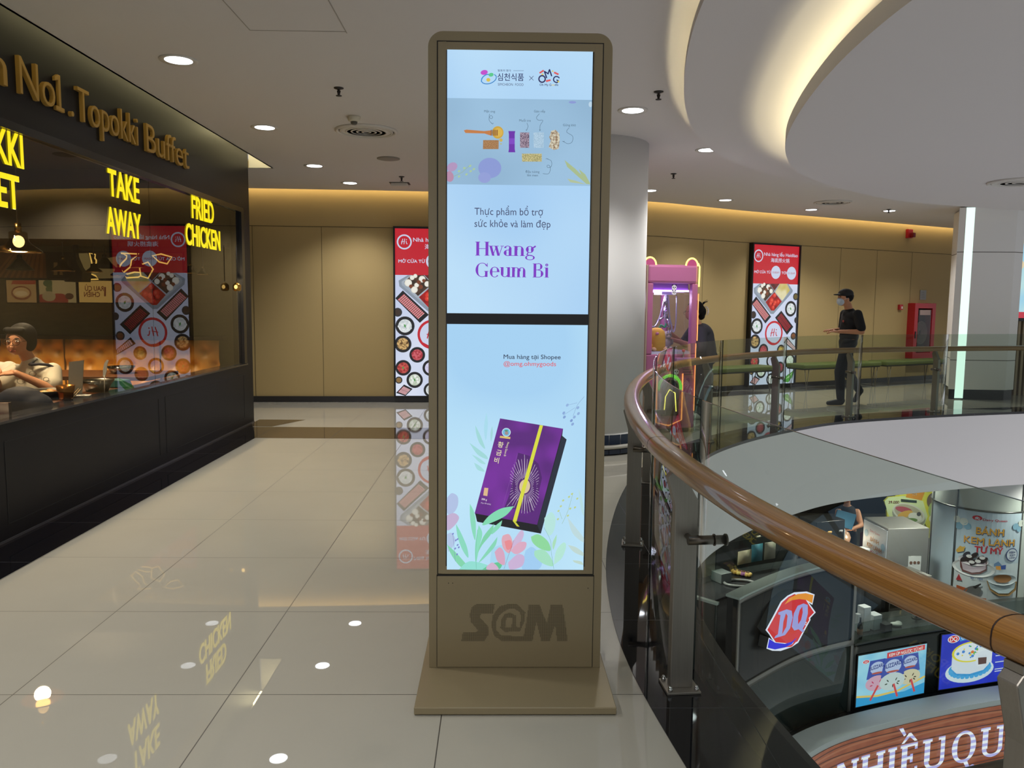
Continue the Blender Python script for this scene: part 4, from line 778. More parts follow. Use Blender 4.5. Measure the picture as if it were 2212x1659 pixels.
# ------------------------------------------------------------------ lettering on the black shop front
LG = M('#aa843a', .5, spec=.4)
sg = thing('raised_sign', 'raised gold No1. Topokki Buffet lettering on the black shop fascia', 'sign', (SX, 6.3, 2.75))
def word(parent, s, y0, y1, z, h, m, name, depth=.022, bold=.0, bevel=.0, x=SX, each=True):
    """letters standing on the shop plane, read from the mall: left to right runs along +Y"""
    vs, fs = text2d(s, bold); x0 = min(v[0] for v in vs); x1 = max(v[0] for v in vs); k = (y1-y0)/(x1-x0)
    adv = 0
    for i, ch in enumerate(s):
        if ch == ' ': continue
        pre = text2d(s[:i+1]+'.', bold)[0]; suf = text2d(ch+'.', bold)[0]; c = text2d(ch, bold, depth/2, bevel)
        off = max(v[0] for v in pre)-max(v[0] for v in suf)
        if ch == '1':
            b = MB(); X = lambda q: y0+(q+off+.02-x0)*k; Z = lambda q: z+q*h/.7
            b.prism([(X(-.02), Z(0)), (X(.3), Z(0)), (X(.3), Z(.085)), (X(.185), Z(.085)), (X(.185), Z(.7)), (X(.1), Z(.7)), (X(-.02), Z(.63)), (X(-.02), Z(.55)), (X(.1), Z(.59)), (X(.1), Z(.085)), (X(-.02), Z(.085))], x, x+depth, m, 'x'); b.build(name, parent, bevel=.004); continue
        b = MB(); b.add([(x+depth/2+v[2], y0+(v[0]+off-x0)*k, z+v[1]*h/.7) for v in c[0]], c[1], m); b.build(name, parent)
word(sg, 'n', 4.72, 4.9, 2.70, .235, LG, 'letter', bold=-.012, bevel=.005); word(sg, 'No1.', 5.03, 5.64, 2.695, .235, LG, 'letter', bold=-.012, bevel=.005); word(sg, 'Topokki', 5.70, 6.62, 2.69, .235, LG, 'letter', bold=-.012, bevel=.005); word(sg, 'Buffet', 6.78, 7.68, 2.68, .235, LG, 'letter', bold=-.012, bevel=.005)
YEL = E('#ffe312', 1.05); gx = SX-.017
for lab, rows, yc in (('glowing yellow TOPOKKI BUFFET letters cut by the frame edge on the shop window', (('TOPOKKI', 4.28, 5.09, 2.258, .2), ('BUFFET', 4.36, 5.03, 2.0, .2)), 4.7), ('glowing yellow TAKE AWAY letters on the shop window', (('TAKE', 6.17, 6.69, 2.243, .2), ('AWAY', 6.12, 6.70, 1.955, .2)), 6.4), ('glowing yellow FRIED CHICKEN letters on the shop window', (('FRIED', 7.82, 8.41, 2.25, .21), ('CHICKEN', 7.65, 8.58, 1.985, .2)), 8.1)):
    t = thing('window_sign', lab, 'sign', (SX, yc, 2.1), 'glowing yellow words on the shop window')
    for s, y0, y1, z, h in rows: word(t, s, y0, y1, z, h, YEL, 'letter', depth=.005, bold=.015, x=gx)

# ------------------------------------------------------------------ restaurant interior
WD = M('#5a3418', .35, noise=.2, scale=8, stretch=(1, 12, 1)); LEA = M('#c08a3a', .45, noise=.1, scale=5)
def rp(px, py, Y): return aty(px, py, Y)
def tuft_mat():
    return LEA
t = thing('banquette', 'long tan tufted leather banquette along the back of the restaurant', 'banquette', (-5, 9.1, 0))
b = MB(); nx, nz_ = 320, 28; vs = []
for j in range(nz_+1):
    for i in range(nx+1):
        x = -8.6+5.4*i/nx; z = .46+.56*j/nz_; row = round((z-.55)/.16); cx = round((x-(.12 if row % 2 else 0))/.24)*.24+(.12 if row % 2 else 0); d2 = ((x-cx)**2+(z-.55-row*.16)**2)
        vs.append((x, 9.18+.05*math.exp(-d2/.0026)-.012*math.sin(PI*j/nz_), z))
b.add(vs, [(j*(nx+1)+i, j*(nx+1)+i+1, (j+1)*(nx+1)+i+1, (j+1)*(nx+1)+i) for j in range(nz_) for i in range(nx)], LEA, True); b.build('backrest', t, raw=True)
b = MB(); b.bb((-8.6, 9.17, 1.0), (-3.15, 9.29, 1.045), M('#1d1712', .5)); b.build('top_rail', t)
b = MB(); b.bb((-8.6, 8.68, .34), (-3.2, 9.17, .47), LEA); b.build('seat', t, bevel=.03); b = MB(); b.bb((-8.6, 8.75, 0.002), (-3.2, 9.2, .34), M('#2a1c12', .5)); b.build('plinth', t)
for px in (138, 345): p = rp(px, 760, 9.16); b = MB(); b.bb((p.x-.006, 9.165, .47), (p.x+.006, 9.19, 1.0), M('#4a300e', .7)); b.build('seam', t)
# picture panels, wooden wall panel, map
WY = 9.27
def panel(name, label, cat, px0, py0, px1, py1, m, Y=WY, th=.03, group=None):
    a = rp(px0, py1, Y); c = rp(px1, py0, Y); t = thing(name, label, cat, (a.x, Y, a.z), group)
    b = MB(); b.bb((a.x, Y, a.z), (c.x, Y+th, c.z), M('#17130f', .5)); b.build('backing_board', t)
    cv = Canvas(lambda u, v, k: (u, Y-.001-k, v)); cv.rect(a.x+.01, a.z+.01, c.x-.01, c.z-.01, m); cv.clip = (a.x+.01, a.z+.01, c.x-.01, c.z-.01); return t, cv, (lambda x, y: (lambda p: (p.x, p.z))(rp(x, y, Y)))
GP = 'lit food pictures in a row on the restaurant wall'
t, cv, q = panel('food_picture', 'food picture of a round dish, under the hanging glass lamp', 'picture', 14, 604, 79, 655, E('#8a6a40', .8), group=GP)
cv.poly([q(28, 606), q(77, 606), q(77, 614), q(24, 614)], E('#9a3a26', .5)); cv.disc(*q(46, 633), .115, E('#7a3f20', .55), .08); cv.disc(*q(46, 632), .095, E('#b08a58', .6), .06); cv.disc(*q(46, 634), .07, E('#c9a878', .55), .03); cv.build('print', t)
t, cv, q = panel('food_picture', 'food picture with green and red ingredients, second in the row', 'picture', 84, 604, 165, 655, E('#8f7a52', .8), group=GP)
for x, y, r, c in ((95, 650, 26, '#8a2f24'), (128, 648, 30, '#93382a'), (104, 612, 16, '#4f5a34'), (108, 625, 14, '#5a6038'), (106, 640, 22, '#a08a60'), (150, 640, 14, '#5a3a24')): cv.disc(*q(x, min(y, 648)), r*.0035, E(c, .5), r*.0026)
for x in (118, 128, 140): cv.poly([q(x-5, 606), q(x+4, 606), q(x+4, 634), q(x-5, 634)], E('#b49a6a', .5))
cv.build('print', t)
t, cv, q = panel('food_picture', 'plain tan picture panel with brown mirrored lettering', 'picture', 170, 605, 243, 655, E('#b08c4c', .9), group=GP)
a = q(184, 628); cv.text('RAU CỦ', a[0], a[1], .055, E('#6a2c18', .6), width=.21, bold=.03, mirror=True); a = q(182, 641); cv.text('CHIÊN', a[0], a[1], .055, E('#6a2c18', .6), width=.18, bold=.03, mirror=True); cv.poly([q(225, 620), q(229, 620), q(229, 640), q(225, 640)], E('#6a2c18', .6)); cv.build('print', t)
t, cv, q = panel('food_picture', 'reddish food picture beside the mirrored lettering panel', 'picture', 247, 606, 330, 655, E('#7a4028', .8), group=GP); cv.disc(*q(285, 632), .12, E('#a06a3a', .5), .07); cv.poly([q(249, 608), q(328, 608), q(328, 616), q(249, 616)], E('#932f22', .5)); cv.build('print', t)
t, cv, q = panel('wall_panel', 'herringbone wooden panel above the food pictures', 'panel', -20, 545, 100, 602, M('#6b4220', .5, noise=.3, scale=14, stretch=(1, 1, 1)))
for k in range(9): cv.poly([q(-18+k*13, 600), q(-12+k*13, 600), q(30+k*8, 548), q(24+k*8, 548)] if k*8+30 < 98 else [q(60, 600), q(66, 600), q(90, 560), q(84, 560)], M('#8a5a2c', .5))
cv.build('planks', t)
t, cv, q = panel('notice_board', 'dark board with two pale notes on the restaurant wall', 'board', 98, 545, 164, 602, M('#2a241c', .6)); cv.poly([q(116, 567), q(124, 567), q(124, 594), q(116, 594)], M('#a08a60', .7)); cv.poly([q(129, 583), q(141, 583), q(141, 594), q(129, 594)], M('#a08a60', .7)); cv.build('print', t)
t, cv, q = panel('world_map', 'backlit map with glowing gold edges on the restaurant wall', 'map', 165, 545, 395, 603, M('#5a4a2c', .6))
LAND = M('#2f2a1c', .6); GLW = E('#ffcf6a', 1.1); rnd = random.Random(5)
cv.poly([q(165, 547), q(190, 547), q(200, 575), q(215, 602), q(175, 602)], E('#9a8452', .5)); cv.poly([q(218, 560), q(262, 552), q(262, 600), q(208, 602), q(204, 585)], E('#8a7448', .5))
for pts in ([(193, 546), (205, 548), (204, 556), (210, 562), (206, 572), (212, 580), (203, 578), (198, 566)], [(263, 548), (275, 551), (272, 560), (262, 570), (255, 582), (262, 578), (268, 590), (280, 575), (285, 560), (300, 548)], [(270, 592), (290, 586), (310, 590), (300, 600), (275, 602)], [(330, 552), (350, 548), (372, 556), (360, 570), (345, 566)], [(300, 575), (318, 568), (330, 580), (322, 600), (305, 596)], [(195, 592), (208, 594), (214, 602), (192, 602)]):
    P = [q(x+rnd.uniform(-2, 2), y+rnd.uniform(-2, 2)) for x, y in pts]; cv.poly(P, LAND); cv.line(P, .018, GLW, True)
cv.build('map_print', t)
b = MB(); hp = lambda pts: [(lambda p: (p.x, p.z))(rp(x, y, 9.1)) for x, y in pts]
b.prism(hp([(145, 588), (188, 588), (186, 609), (150, 609)]), 9.0, 9.2, M('#1c1b1a', .6), 'y'); b.prism(hp([(152, 588), (164, 548), (168, 560), (176, 578), (183, 588)]), 9.05, 9.15, M('#1c1b1a', .6), 'y'); hq = hp([(164, 550)])[0]; b.cyl((hq[0], 9.1, hq[1]-.05), (hq[0], 9.1, 2.06), .03, M('#1c1b1a', .6), 10); tag(b.build('duct_hood'), 'dark tapered hood hanging in front of the glowing map', 'hood')
# pendant lamps
CLR = glass('#e8e0d0', 1.5)
def pendant(x, y, z, r, label, glow, detail=True):
    t = thing('pendant_lamp', label, 'pendant lamp', (x, y, z), 'pendant lamps in the restaurant')
    b = MB(); b.cyl((x, y, z+r*.9), (x, y, z+r*1.35), r*.16, M('#b08a48', .25, 1), 14); b.cyl((x, y, z+r*1.35), (x, y, 2.75), .006, DARK, 6); b.build('socket', t)
    b = MB(); b.lathe([(r*.3, r*.95), (r*.42, r*.9), (r*.44, r*.5), (r*.6, r*.32), (r*1.0, r*.02), (r*1.04, -r*.02), (r*1.0, -r*.02), (r*.58, r*.28), (r*.41, r*.48), (r*.38, r*.86)], (x, y, z), CLR if detail else M('#3a2c18', .2, .6), 28); gs_ = b.build('glass_shade', t)
    b = MB(); b.lathe([(r*1.02, -.004), (r*1.05, -.012), (r*1.0, -.014)], (x, y, z), M('#caa35a', .15, 1), 28); b.build('brass_rim', gs_)
    b = MB(); b.ell((x, y, z+r*.45), (r*.26, r*.26, r*.3), E(glow, 8 if detail else 3), None, 14, 10); b.build('bulb', t)
p = rp(40, 516, 6.3); pendant(p.x, 6.3, p.z-.09, .155, 'largest clear glass pendant lamp with a bright bulb over the diners', '#ffd9a0')
light('pendant_glow', 'POINT', (p.x, 6.3, p.z-.14), 22, (1, .78, .5), shadow_soft_size=.06)
for px, py, Y, r, lab in ((136, 573, 8.6, .11, 'small yellow glowing pendant lamp over the notes board'), (203, 578, 8.6, .08, 'small bright pendant lamp in front of the glowing map'), (256, 586, 8.6, .08, 'small pendant lamp lower among the gold map edges'), (298, 569, 8.6, .07, 'small pendant lamp seen over the reflected red poster'), (411, 582, 8.6, .07, 'small pendant lamp below the FRIED CHICKEN words'), (438, 586, 8.6, .06, 'smallest pendant lamp next to the window corner')):
    p = rp(px, py, Y); pendant(p.x, Y, p.z-r*.45, r, lab, '#ffd23a', False)
for px, py, Y, r, lab in ((43, 575, 8.9, .14, 'dark unlit pendant shade in front of the wooden panel'), (226, 572, 8.9, .13, 'dark unlit pendant shade in front of the map')):
    p = rp(px, py, Y); x, y, z = p.x, Y, p.z; t = thing('pendant_lamp', lab, 'pendant lamp', (x, y, z), 'pendant lamps in the restaurant')
    b = MB(); b.lathe([(r*.2, r*.6), (r*.3, r*.5), (r*.55, r*.15), (r*1.0, -r*.3), (r*.96, -r*.3), (r*.5, r*.1), (r*.25, r*.45)], (x, y, z), M('#15120f', .4), 24); b.build('metal_shade', t); b = MB(); b.cyl((x, y, z+r*.5), (x, y, z+r*.85), r*.2, M('#15120f', .4), 12); b.cyl((x, y, z+r*.8), (x, y, 2.06 if Y > 8.2 else 2.75), .006, DARK, 6); b.build('socket', t)
p = rp(512, 620, 8.9); x, y, z = p.x, 8.9, p.z; t = thing('wall_lantern', 'small brass glass lantern by the shop window corner', 'lantern', (x, y, z)); b = MB(); b.lathe([(.03, -.045), (.045, -.03), (.045, .02), (.025, .04), (.008, .05)], (x, y, z), M('#b58a3a', .2, .8), 12); b.build('body', t); b = MB(); b.ell((x, y-.03, z), (.02, .03, .025), E('#ffcf70', 2)); b.build('bulb', t); b = MB(); b.cyl((x, y, z+.06), (x, y, 2.06), .004, DARK, 6); b.build('cord', t)
# table with food, chairs
def table(x, y, w, d, label):
    t = thing('dining_table', label, 'table', (x, y, 0), 'restaurant tables'); b = MB(); b.bb((x-w/2, y-d/2, .69), (x+w/2, y+d/2, .73), WD); b.build('table_top', t, bevel=.006)
    b = MB(); b.cyl((x, y, .02), (x, y, .69), .04, BLACK, 14); b.build('pedestal', t); b = MB(); b.box((x, y, .012), (.5, .5, .022), BLACK); b.build('foot', t)
table(-3.79, 5.8, 1.36, .6, 'brown wooden table with bowls and pots in front of the seated woman'); table(-3.335, 6.46, .46, .68, 'small brown table section beside the window under the steel bowl'); table(-3.9, 7.9, 1.2, .7, 'brown wooden table further along by the banquette')
GPT = 'metal tableware on the restaurant tables'
def cup(px, py, Y, r, h, m, label, name, cat, flare=1.15, z=.731):
    p = rp(px, py, Y); b = MB(); b.lathe([(r*.8, 0), (r, h*.5), (r*flare, h), (r*flare*.94, h), (r*.9, h*.4), (r*.7, .01), (.001, .01)], (p.x, Y, z), m, 28); return tag(b.build(name), label, cat, None)
COP = M('#b3722e', .25, .9); SST = M('#b8b3a8', .18, 1)
cup(142, 850, 5.75, .055, .105, COP, 'copper coloured bowl cup in front of the standing menu', 'copper_pot', 'pot'); cup(210, 845, 6.32, .1, .09, SST, 'wide polished steel bowl beside the white leaf sign', 'steel_bowl', 'bowl', 1.3); cup(262, 800, 7.9, .11, .07, SST, 'polished steel bowl on the further table by the banquette', 'steel_bowl', 'bowl', 1.2); cup(103, 838, 5.85, .15, .06, M('#2a2622', .3, .5), 'dark shallow pan of food in front of the woman', 'pan', 'pan', 1.1)
p = rp(103, 838, 5.85); b = MB(); rnd = random.Random(2)
for k in range(16): b.ell((p.x+rnd.uniform(-.11, .11), 5.85+rnd.uniform(-.1, .1), .775), (.03, .025, .016), M(('#c99a3a', '#b8742a', '#d8c080')[k % 3], .5), None, 8, 6)
o = b.build('noodle_food'); o['kind'] = 'stuff'; tag(o, 'yellow brown food filling the dark pan', 'food')
p = rp(160, 800, 6.0); x = p.x; t = thing('menu_stand', 'slanted grey standing menu holder on the table', 'menu stand', (x, 6.0, .73)); b = MB(); b.prism([(x-.055, .735), (x+.05, .735), (x+.075, 1.0), (x-.035, .985)], 6.0, 6.006, M('#8f8d88', .4, .3), 'y'); b.build('menu_sheet', t); b = MB(); b.bb((x-.07, 5.96, .731), (x+.07, 6.05, .74), DARK); b.build('base', t)
p = rp(226, 800, 6.18); x = p.x; t = thing('leaf_sign', 'white leaf-shaped marker on a thin stick', 'table sign', (x, 6.18, .73)); b = MB(); b.prism([(x-.016, .86), (x+.0, .855), (x+.014, .9), (x+.02, .95), (x+.034, .985), (x+.02, .99), (x+.0, .965), (x-.012, .92)], 6.18, 6.185, M('#c9c7c4', .5), 'y'); b.build('leaf_card', t); b = MB(); b.cyl((x-.008, 6.18, .731), (x-.003, 6.18, .87), .003, M('#d8d0c0', .4), 6); b.build('stick', t)
p = rp(252, 838, 6.62); b = MB(); b.prism([(p.x-.1, .731), (p.x+.1, .731), (p.x+.08, .79), (p.x-.04, .80)], 6.56, 6.7, M('#1d5a58', .6), 'y'); tag(b.build('napkin_box', bevel=.01), 'teal napkin box near the window sill', 'box')
p = rp(180, 851, 5.95); b = MB(); b.box((p.x-.02, 5.95, .736), (.13, .08, .009), M('#ddd8d0', .6), rz=.3); tag(b.build('napkin'), 'folded white napkin on the table edge', 'napkin')
for dx, lab in ((0, 'wooden chopstick resting beside the copper cup'), (.02, 'second wooden chopstick resting beside the copper cup')): p = rp(166, 845, 5.85); b = MB(); b.cyl((p.x+dx, 5.74, .74), (p.x-.04+dx, 5.95, .79), .0035, M('#c9a878', .5), 6); tag(b.build('chopstick'), lab, 'chopstick', 'chopsticks on the table')
def chair(x, y, label):
    t = thing('restaurant_chair', label, 'chair', (x, y, 0)); b = MB()
    A = [Vector((x-.26+.52*k/10, y-.03*math.sin(PI*k/10), 0)) for k in range(11)]; b.strip(zz(A, .62), zz(A, .80), M('#4a1a10', .4)); b.strip([p+Vector((0, .03, .62)) for p in A], [p+Vector((0, .03, .8)) for p in A], M('#4a1a10', .4)); b.strip(zz(A, .8), [p+Vector((0, .03, .8)) for p in A], WD); b.build('backrest', t)
    b = MB(); b.bb((x-.23, y, .43), (x+.23, y+.45, .47), M('#4a1a10', .5)); b.build('seat', t, bevel=.01)
    for dx in (-.21, .21):
        for dy in (.03, .4): b = MB(); b.cyl((x+dx, y+dy, .002), (x+dx, y+dy, .43 if dy > .1 else .64), .016, WD, 8); b.build('leg', t)
chair(-3.34, 5.02, 'reddish brown chair with curved back by the shop window')
p = rp(45, 850, 5.45); fused('draped_jacket', [('e', (p.x, 5.45, .76), (.16, .1, .1)), ('e', (p.x+.08, 5.45, .73), (.13, .1, .09)), ('e', (p.x-.1, 5.46, .72), (.12, .1, .1)), ('c', (p.x-.16, 5.45, .66), (p.x+.18, 5.45, .64), .08, .08), ('c', (p.x, 5.45, .6), (p.x, 5.45, .46), .1, .12)], M('#12182c', .7, noise=.4, scale=14), None, .015, 4); tag(bpy.data.objects['draped_jacket'], 'dark navy quilted jacket hump on the chair in front of the woman', 'jacket')
# ------------------------------------------------------------------ people
SKIN = M('#b9825f', .55); SKINL = M('#c98f6c', .5); HAIR = M('#0b0909', .7, spec=.2)
def fingers(b, wrist, d, up, side, m, L=.085, spread=.35, curl=.3, r=.0085, thumb=1):
    """palm and five bent fingers added to a shape; d = pointing, side = across the palm"""
    w = Vector(wrist); d = Vector(d).normalized(); up = Vector(up).normalized(); sd = Vector(side).normalized()
    b.ell(w+d*.045, (.016, .016, .016), m); R = Matrix((sd, d, up)).transposed(); b.ell(w+d*.05, (.04, .055, .017), m, R)
    for k, (o, l) in enumerate(((-.03, .78), (-.01, .95), (.011, 1.0), (.031, .9))):
        a = w+d*.09+sd*o; dd = (d+sd*(o*spread*12)).normalized(); p1 = a+dd*L*l*.45-up*L*l*curl*.1; p2 = p1+(dd-up*curl).normalized()*L*l*.32; p3 = p2+(dd-up*curl*2.2).normalized()*L*l*.25
        b.tube([a-dd*.02, a, p1, p2, p3], [r, r*1.05, r, r*.92, r*.75], m, 8)
        b.ell(p3, r*.75, m, None, 8, 6)
    a = w+d*.035+sd*.035*thumb; p1 = a+(d*.6+sd*thumb*.8).normalized()*.035; p2 = p1+(d*.9+sd*thumb*.4-up*curl*.5).normalized()*.028; b.tube([w+d*.02, a, p1, p2], [.012, .012, .0105, .008], m, 8); b.ell(p2, .008, m, None, 8, 6)
def face(t, c, f, up, m, R=.1, eyes=True, glasses=False, mouth=True):
    """nose, lips, eyes and ears on a head centred at c that looks along f"""
    f = Vector(f).normalized(); up = Vector(up).normalized(); s = f.cross(up).normalized(); c = Vector(c); k = R/.1
    T = Matrix((s, f, up)).transposed()
    b = MB(); b.ell(c+f*.098*k-up*.02*k, (.013*k, .018*k, .022*k), m, T); b.ell(c+f*.108*k-up*.034*k, (.014*k, .012*k, .01*k), m, T); b.build('nose', t)
    if mouth: b = MB(); b.ell(c+f*.09*k-up*.066*k, (.024*k, .01*k, .007*k), M('#9a4a42', .4), T); b.ell(c+f*.089*k-up*.074*k, (.019*k, .01*k, .006*k), M('#9a4a42', .4), T); b.build('lips', t)
    for q in (-1, 1):
        if eyes:
            b = MB(); e0 = c+f*.083*k+s*.033*k*q+up*.008*k; b.ell(e0, (.015*k, .009*k, .007*k), M('#d8d2cc', .3), T); b.ell(e0+f*.005*k, (.006*k, .005*k, .006*k), M('#17110e', .2), T); b.ell(e0+up*.022*k+f*.002*k, (.02*k, .008*k, .004*k), HAIR, T); b.build('eye', t)
        b = MB(); b.ell(c+s*.078*k*q-f*.01*k-up*.015*k, (.01*k, .02*k, .03*k), m, T); b.build('ear', t)
    if glasses:
        b = MB()
        for q in (-1, 1):
            g0 = c+f*.108*k+s*.036*k*q+up*.004*k; b.tube([g0+s*.028*k*math.cos(a)+up*.024*k*math.sin(a) for a in (2*PI*i/20 for i in range(20))], .0018, M('#6a645a', .2, .9), 6, closed=True); b.cyl(c+f*.106*k+s*.064*k*q+up*.008*k, c+s*.084*k*q+up*.004*k-f*.0*k, .0016, M('#6a645a', .2, .9), 6)
        b.cyl(c+f*.11*k+s*.009*k+up*.006*k, c+f*.11*k-s*.009*k+up*.006*k, .0016, M('#6a645a', .2, .9), 6); b.build('glasses', t)

# man walking past the tan wall, cap and mask
mx, my = 5.12, 11.6
L_ = lambda f, s, z: (mx-f+.0, my+s, z)          # f = the way he walks (towards the kiosk side), s = away from the viewer
t = thing('person', 'man in black cap, white mask and black t-shirt walking past the tan wall', 'person', (mx, my, 0))
hc = L_(.035, 0, 1.565)
o = fused('body', [('e', L_(.03, 0, 1.585), (.098, .076, .108)), ('e', L_(.07, 0, 1.535), (.062, .06, .075)), ('c', L_(-.02, 0, 1.47), L_(-.05, 0, 1.36), .056, .062),
    ('e', L_(-.06, 0, 1.2), (.11, .16, .2)), ('e', L_(-.05, 0, .97), (.11, .15, .14)),
    ('c', L_(-.09, -.2, 1.34), L_(-.13, -.25, 1.09), .05, .042), ('c', L_(-.13, -.25, 1.09), L_(.16, -.16, 1.09), .04, .029), ('c', L_(-.06, .2, 1.34), L_(-.06, .26, 1.1), .05, .042), ('c', L_(-.06, .26, 1.1), L_(.2, .0, 1.10), .04, .029),
    ('c', L_(-.02, -.08, .9), L_(.09, -.09, .5), .085, .058), ('c', L_(.09, -.09, .5), L_(.06, -.1, .09), .056, .04), ('c', L_(-.06, .08, .9), L_(-.1, .09, .5), .085, .058), ('c', L_(-.1, .09, .5), L_(-.3, .1, .2), .056, .04)], SKIN, t, .011, 4)
b = MB(); fingers(b, L_(.15, -.15, 1.09), (-1, .25, .0), (0, 0, 1), (.2, 1, 0), SKIN, curl=.5); b.build('hand', t); b = MB(); fingers(b, L_(.18, .0, 1.105), (-.9, -.5, .05), (0, 0, 1), (-.5, .9, 0), SKIN, curl=.5, thumb=-1); b.build('hand', t)
face(t, L_(.03, 0, 1.565), (-1, -.05, 0), (0, 0, 1), SKIN, .098, mouth=False)
fused('t_shirt', [('e', L_(-.06, 0, 1.2), (.125, .175, .2)), ('e', L_(-.07, 0, 1.31), (.115, .2, .085)), ('c', L_(-.06, 0, 1.0), L_(-.06, 0, 1.15), .13, .14), ('e', L_(-.06, 0, 1.02), (.13, .165, .1)), ('c', L_(-.085, -.19, 1.345), L_(-.12, -.245, 1.15), .066, .066), ('c', L_(-.06, .19, 1.345), L_(-.07, .25, 1.15), .066, .066), ('c', L_(-.045, 0, 1.38), L_(-.05, 0, 1.34), .068, .1)], M('#0d0e12', .85), t, .012, 3)
fused('trousers', [('e', L_(-.05, 0, .93), (.125, .16, .12)), ('c', L_(-.02, -.08, .9), L_(.09, -.09, .5), .105, .078), ('c', L_(.09, -.09, .5), L_(.065, -.1, .12), .077, .058), ('c', L_(-.06, .08, .9), L_(-.1, .09, .5), .105, .078), ('c', L_(-.1, .09, .5), L_(-.29, .1, .22), .077, .058)], M('#131824', .8), t, .012, 3)
fused('shoe', [('c', L_(.06, -.1, .055), L_(.24, -.1, .038), .05, .034), ('e', L_(.05, -.1, .075), (.055, .045, .05))], M('#121216', .5), t, .009, 3); fused('shoe', [('c', L_(-.31, .1, .19), L_(-.24, .1, .055), .046, .035), ('e', L_(-.32, .1, .2), (.045, .042, .05))], M('#121216', .5), t, .009, 3)
fused('hair', [('e', L_(.005, 0, 1.6), (.103, .083, .095))], HAIR, t, .01, 2)
fused('cap', [('e', L_(.02, 0, 1.64), (.112, .09, .075)), ('e', L_(.13, 0, 1.625), (.075, .07, .012)), ('e', L_(-.05, 0, 1.605), (.045, .075, .04))], M('#0c0d10', .7), t, .009, 2)
fused('face_mask', [('e', L_(.085, 0, 1.53), (.062, .066, .066))], M('#b9c6d2', .8), t, .009, 3)
b = MB(); b.tube([L_(.08, -.072, 1.55), L_(.02, -.082, 1.575)], .002, M('#d8dde2', .7), 6); b.build('mask_strap', bpy.data.objects['face_mask'])
b = MB(); b.ell(L_(.075, -.085, 1.24), (.004, .028, .018), M('#8a2d28', .7)); b.build('chest_print', bpy.data.objects['t_shirt'])

# woman at the claw machine
wx, wy = 2.555, 10.03
t = thing('person', 'woman with clipped up black hair and dark grey top leaning at the pink claw machine', 'person', (wx, wy, 0))
W = lambda x, y, z: (wx+x, wy+y, z); TOPM = M('#3b3b44', .85)
fused('body', [('e', W(-.10, -.06, 1.375), (.088, .08, .105)), ('e', W(-.145, -.09, 1.335), (.055, .055, .07)), ('c', W(-.07, -.03, 1.29), W(-.01, 0, 1.18), .05, .058), ('e', W(.04, .02, 1.02), (.14, .12, .19)), ('e', W(.1, .05, .82), (.15, .13, .14)),
    ('c', W(-.01, -.13, 1.13), W(-.02, -.2, .92), .045, .04), ('c', W(-.02, -.2, .92), W(-.44, -.24, 1.04), .037, .026), ('c', W(-.04, .13, 1.13), W(-.15, .16, .95), .045, .04), ('c', W(-.15, .16, .95), W(-.37, -.02, 1.1), .037, .026),
    ('c', W(.06, .0, .8), W(.02, -.02, .45), .09, .06), ('c', W(.02, -.02, .45), W(.06, -.02, .06), .055, .038), ('c', W(.12, .12, .8), W(.1, .12, .45), .09, .06), ('c', W(.1, .12, .45), W(.13, .12, .06), .055, .038)], SKINL, t, .011, 4)
gd = Vector((-.58, .81, 0)); gn = Vector((-.81, -.58, 0))
b = MB(); fingers(b, W(-.43, -.235, 1.035), (-.45, .15, .9), gn*-1, (-.6, .75, -.3), SKINL, spread=.8, curl=-.05); b.build('hand', t); b = MB(); fingers(b, W(-.355, .025, 1.095), (-.3, .0, .95), gn*-1, (-.6, .75, -.2), SKINL, spread=.7, curl=-.05, thumb=-1); b.build('hand', t)
face(t, W(-.10, -.06, 1.36), (-.85, -.5, -.1), (-.05, 0, 1), SKINL, .092, glasses=True)
fused('hair', [('e', W(-.06, -.035, 1.415), (.105, .098, .1)), ('e', W(.005, .0, 1.37), (.08, .08, .09)), ('e', W(.02, .01, 1.31), (.055, .055, .045)), ('c', W(-.13, -.14, 1.42), W(-.15, -.15, 1.37), .022, .012)], HAIR, t, .01, 3)
b = MB(); rnd = random.Random(4)
for k in range(7): b.tube([W(.03, 0, 1.45), W(.06+rnd.uniform(-.02, .02), rnd.uniform(-.03, .03), 1.49), W(.09+rnd.uniform(-.02, .03), rnd.uniform(-.05, .05), 1.5+rnd.uniform(-.01, .03))], [.006, .004, .001], HAIR, 6)
b.build('loose_hair', t)
b = MB(); b.tube([W(.06, -.05, 1.44), W(.095, -.055, 1.41), W(.1, -.055, 1.37), W(.085, -.055, 1.33)], .007, M('#d8d0c0', .3), 8)
for z in (1.34, 1.37, 1.4, 1.43): b.cyl(W(.09, -.05, z), W(.07, -.075, z-.005), .004, M('#d8d0c0', .3), 6)
b.build('hair_clip', bpy.data.objects['hair.001'])
fused('top', [('e', W(.04, .02, 1.03), (.165, .15, .2)), ('e', W(.01, .0, 1.13), (.15, .175, .09)), ('c', W(.08, .04, .86), W(.05, .02, 1.0), .165, .16), ('c', W(-.01, -.13, 1.13), W(-.015, -.2, .94), .075, .08), ('c', W(-.04, .13, 1.13), W(-.13, .16, .98), .075, .075)], TOPM, t, .013, 3)
fused('trousers', [('e', W(.1, .05, .8), (.165, .15, .13)), ('c', W(.06, .0, .78), W(.02, -.02, .45), .115, .1), ('c', W(.02, -.02, .45), W(.06, -.02, .1), .1, .09), ('c', W(.12, .12, .78), W(.1, .12, .45), .115, .1), ('c', W(.1, .12, .45), W(.13, .12, .1), .1, .09)], M('#2c3236', .85), t, .013, 3)
for dx, dy in ((.03, -.03), (.1, .11)): fused('shoe', [('c', W(dx+.03, dy, .05), W(dx-.13, dy-.06, .036), .046, .032)], M('#c9c5c0', .5), t, .009, 2)

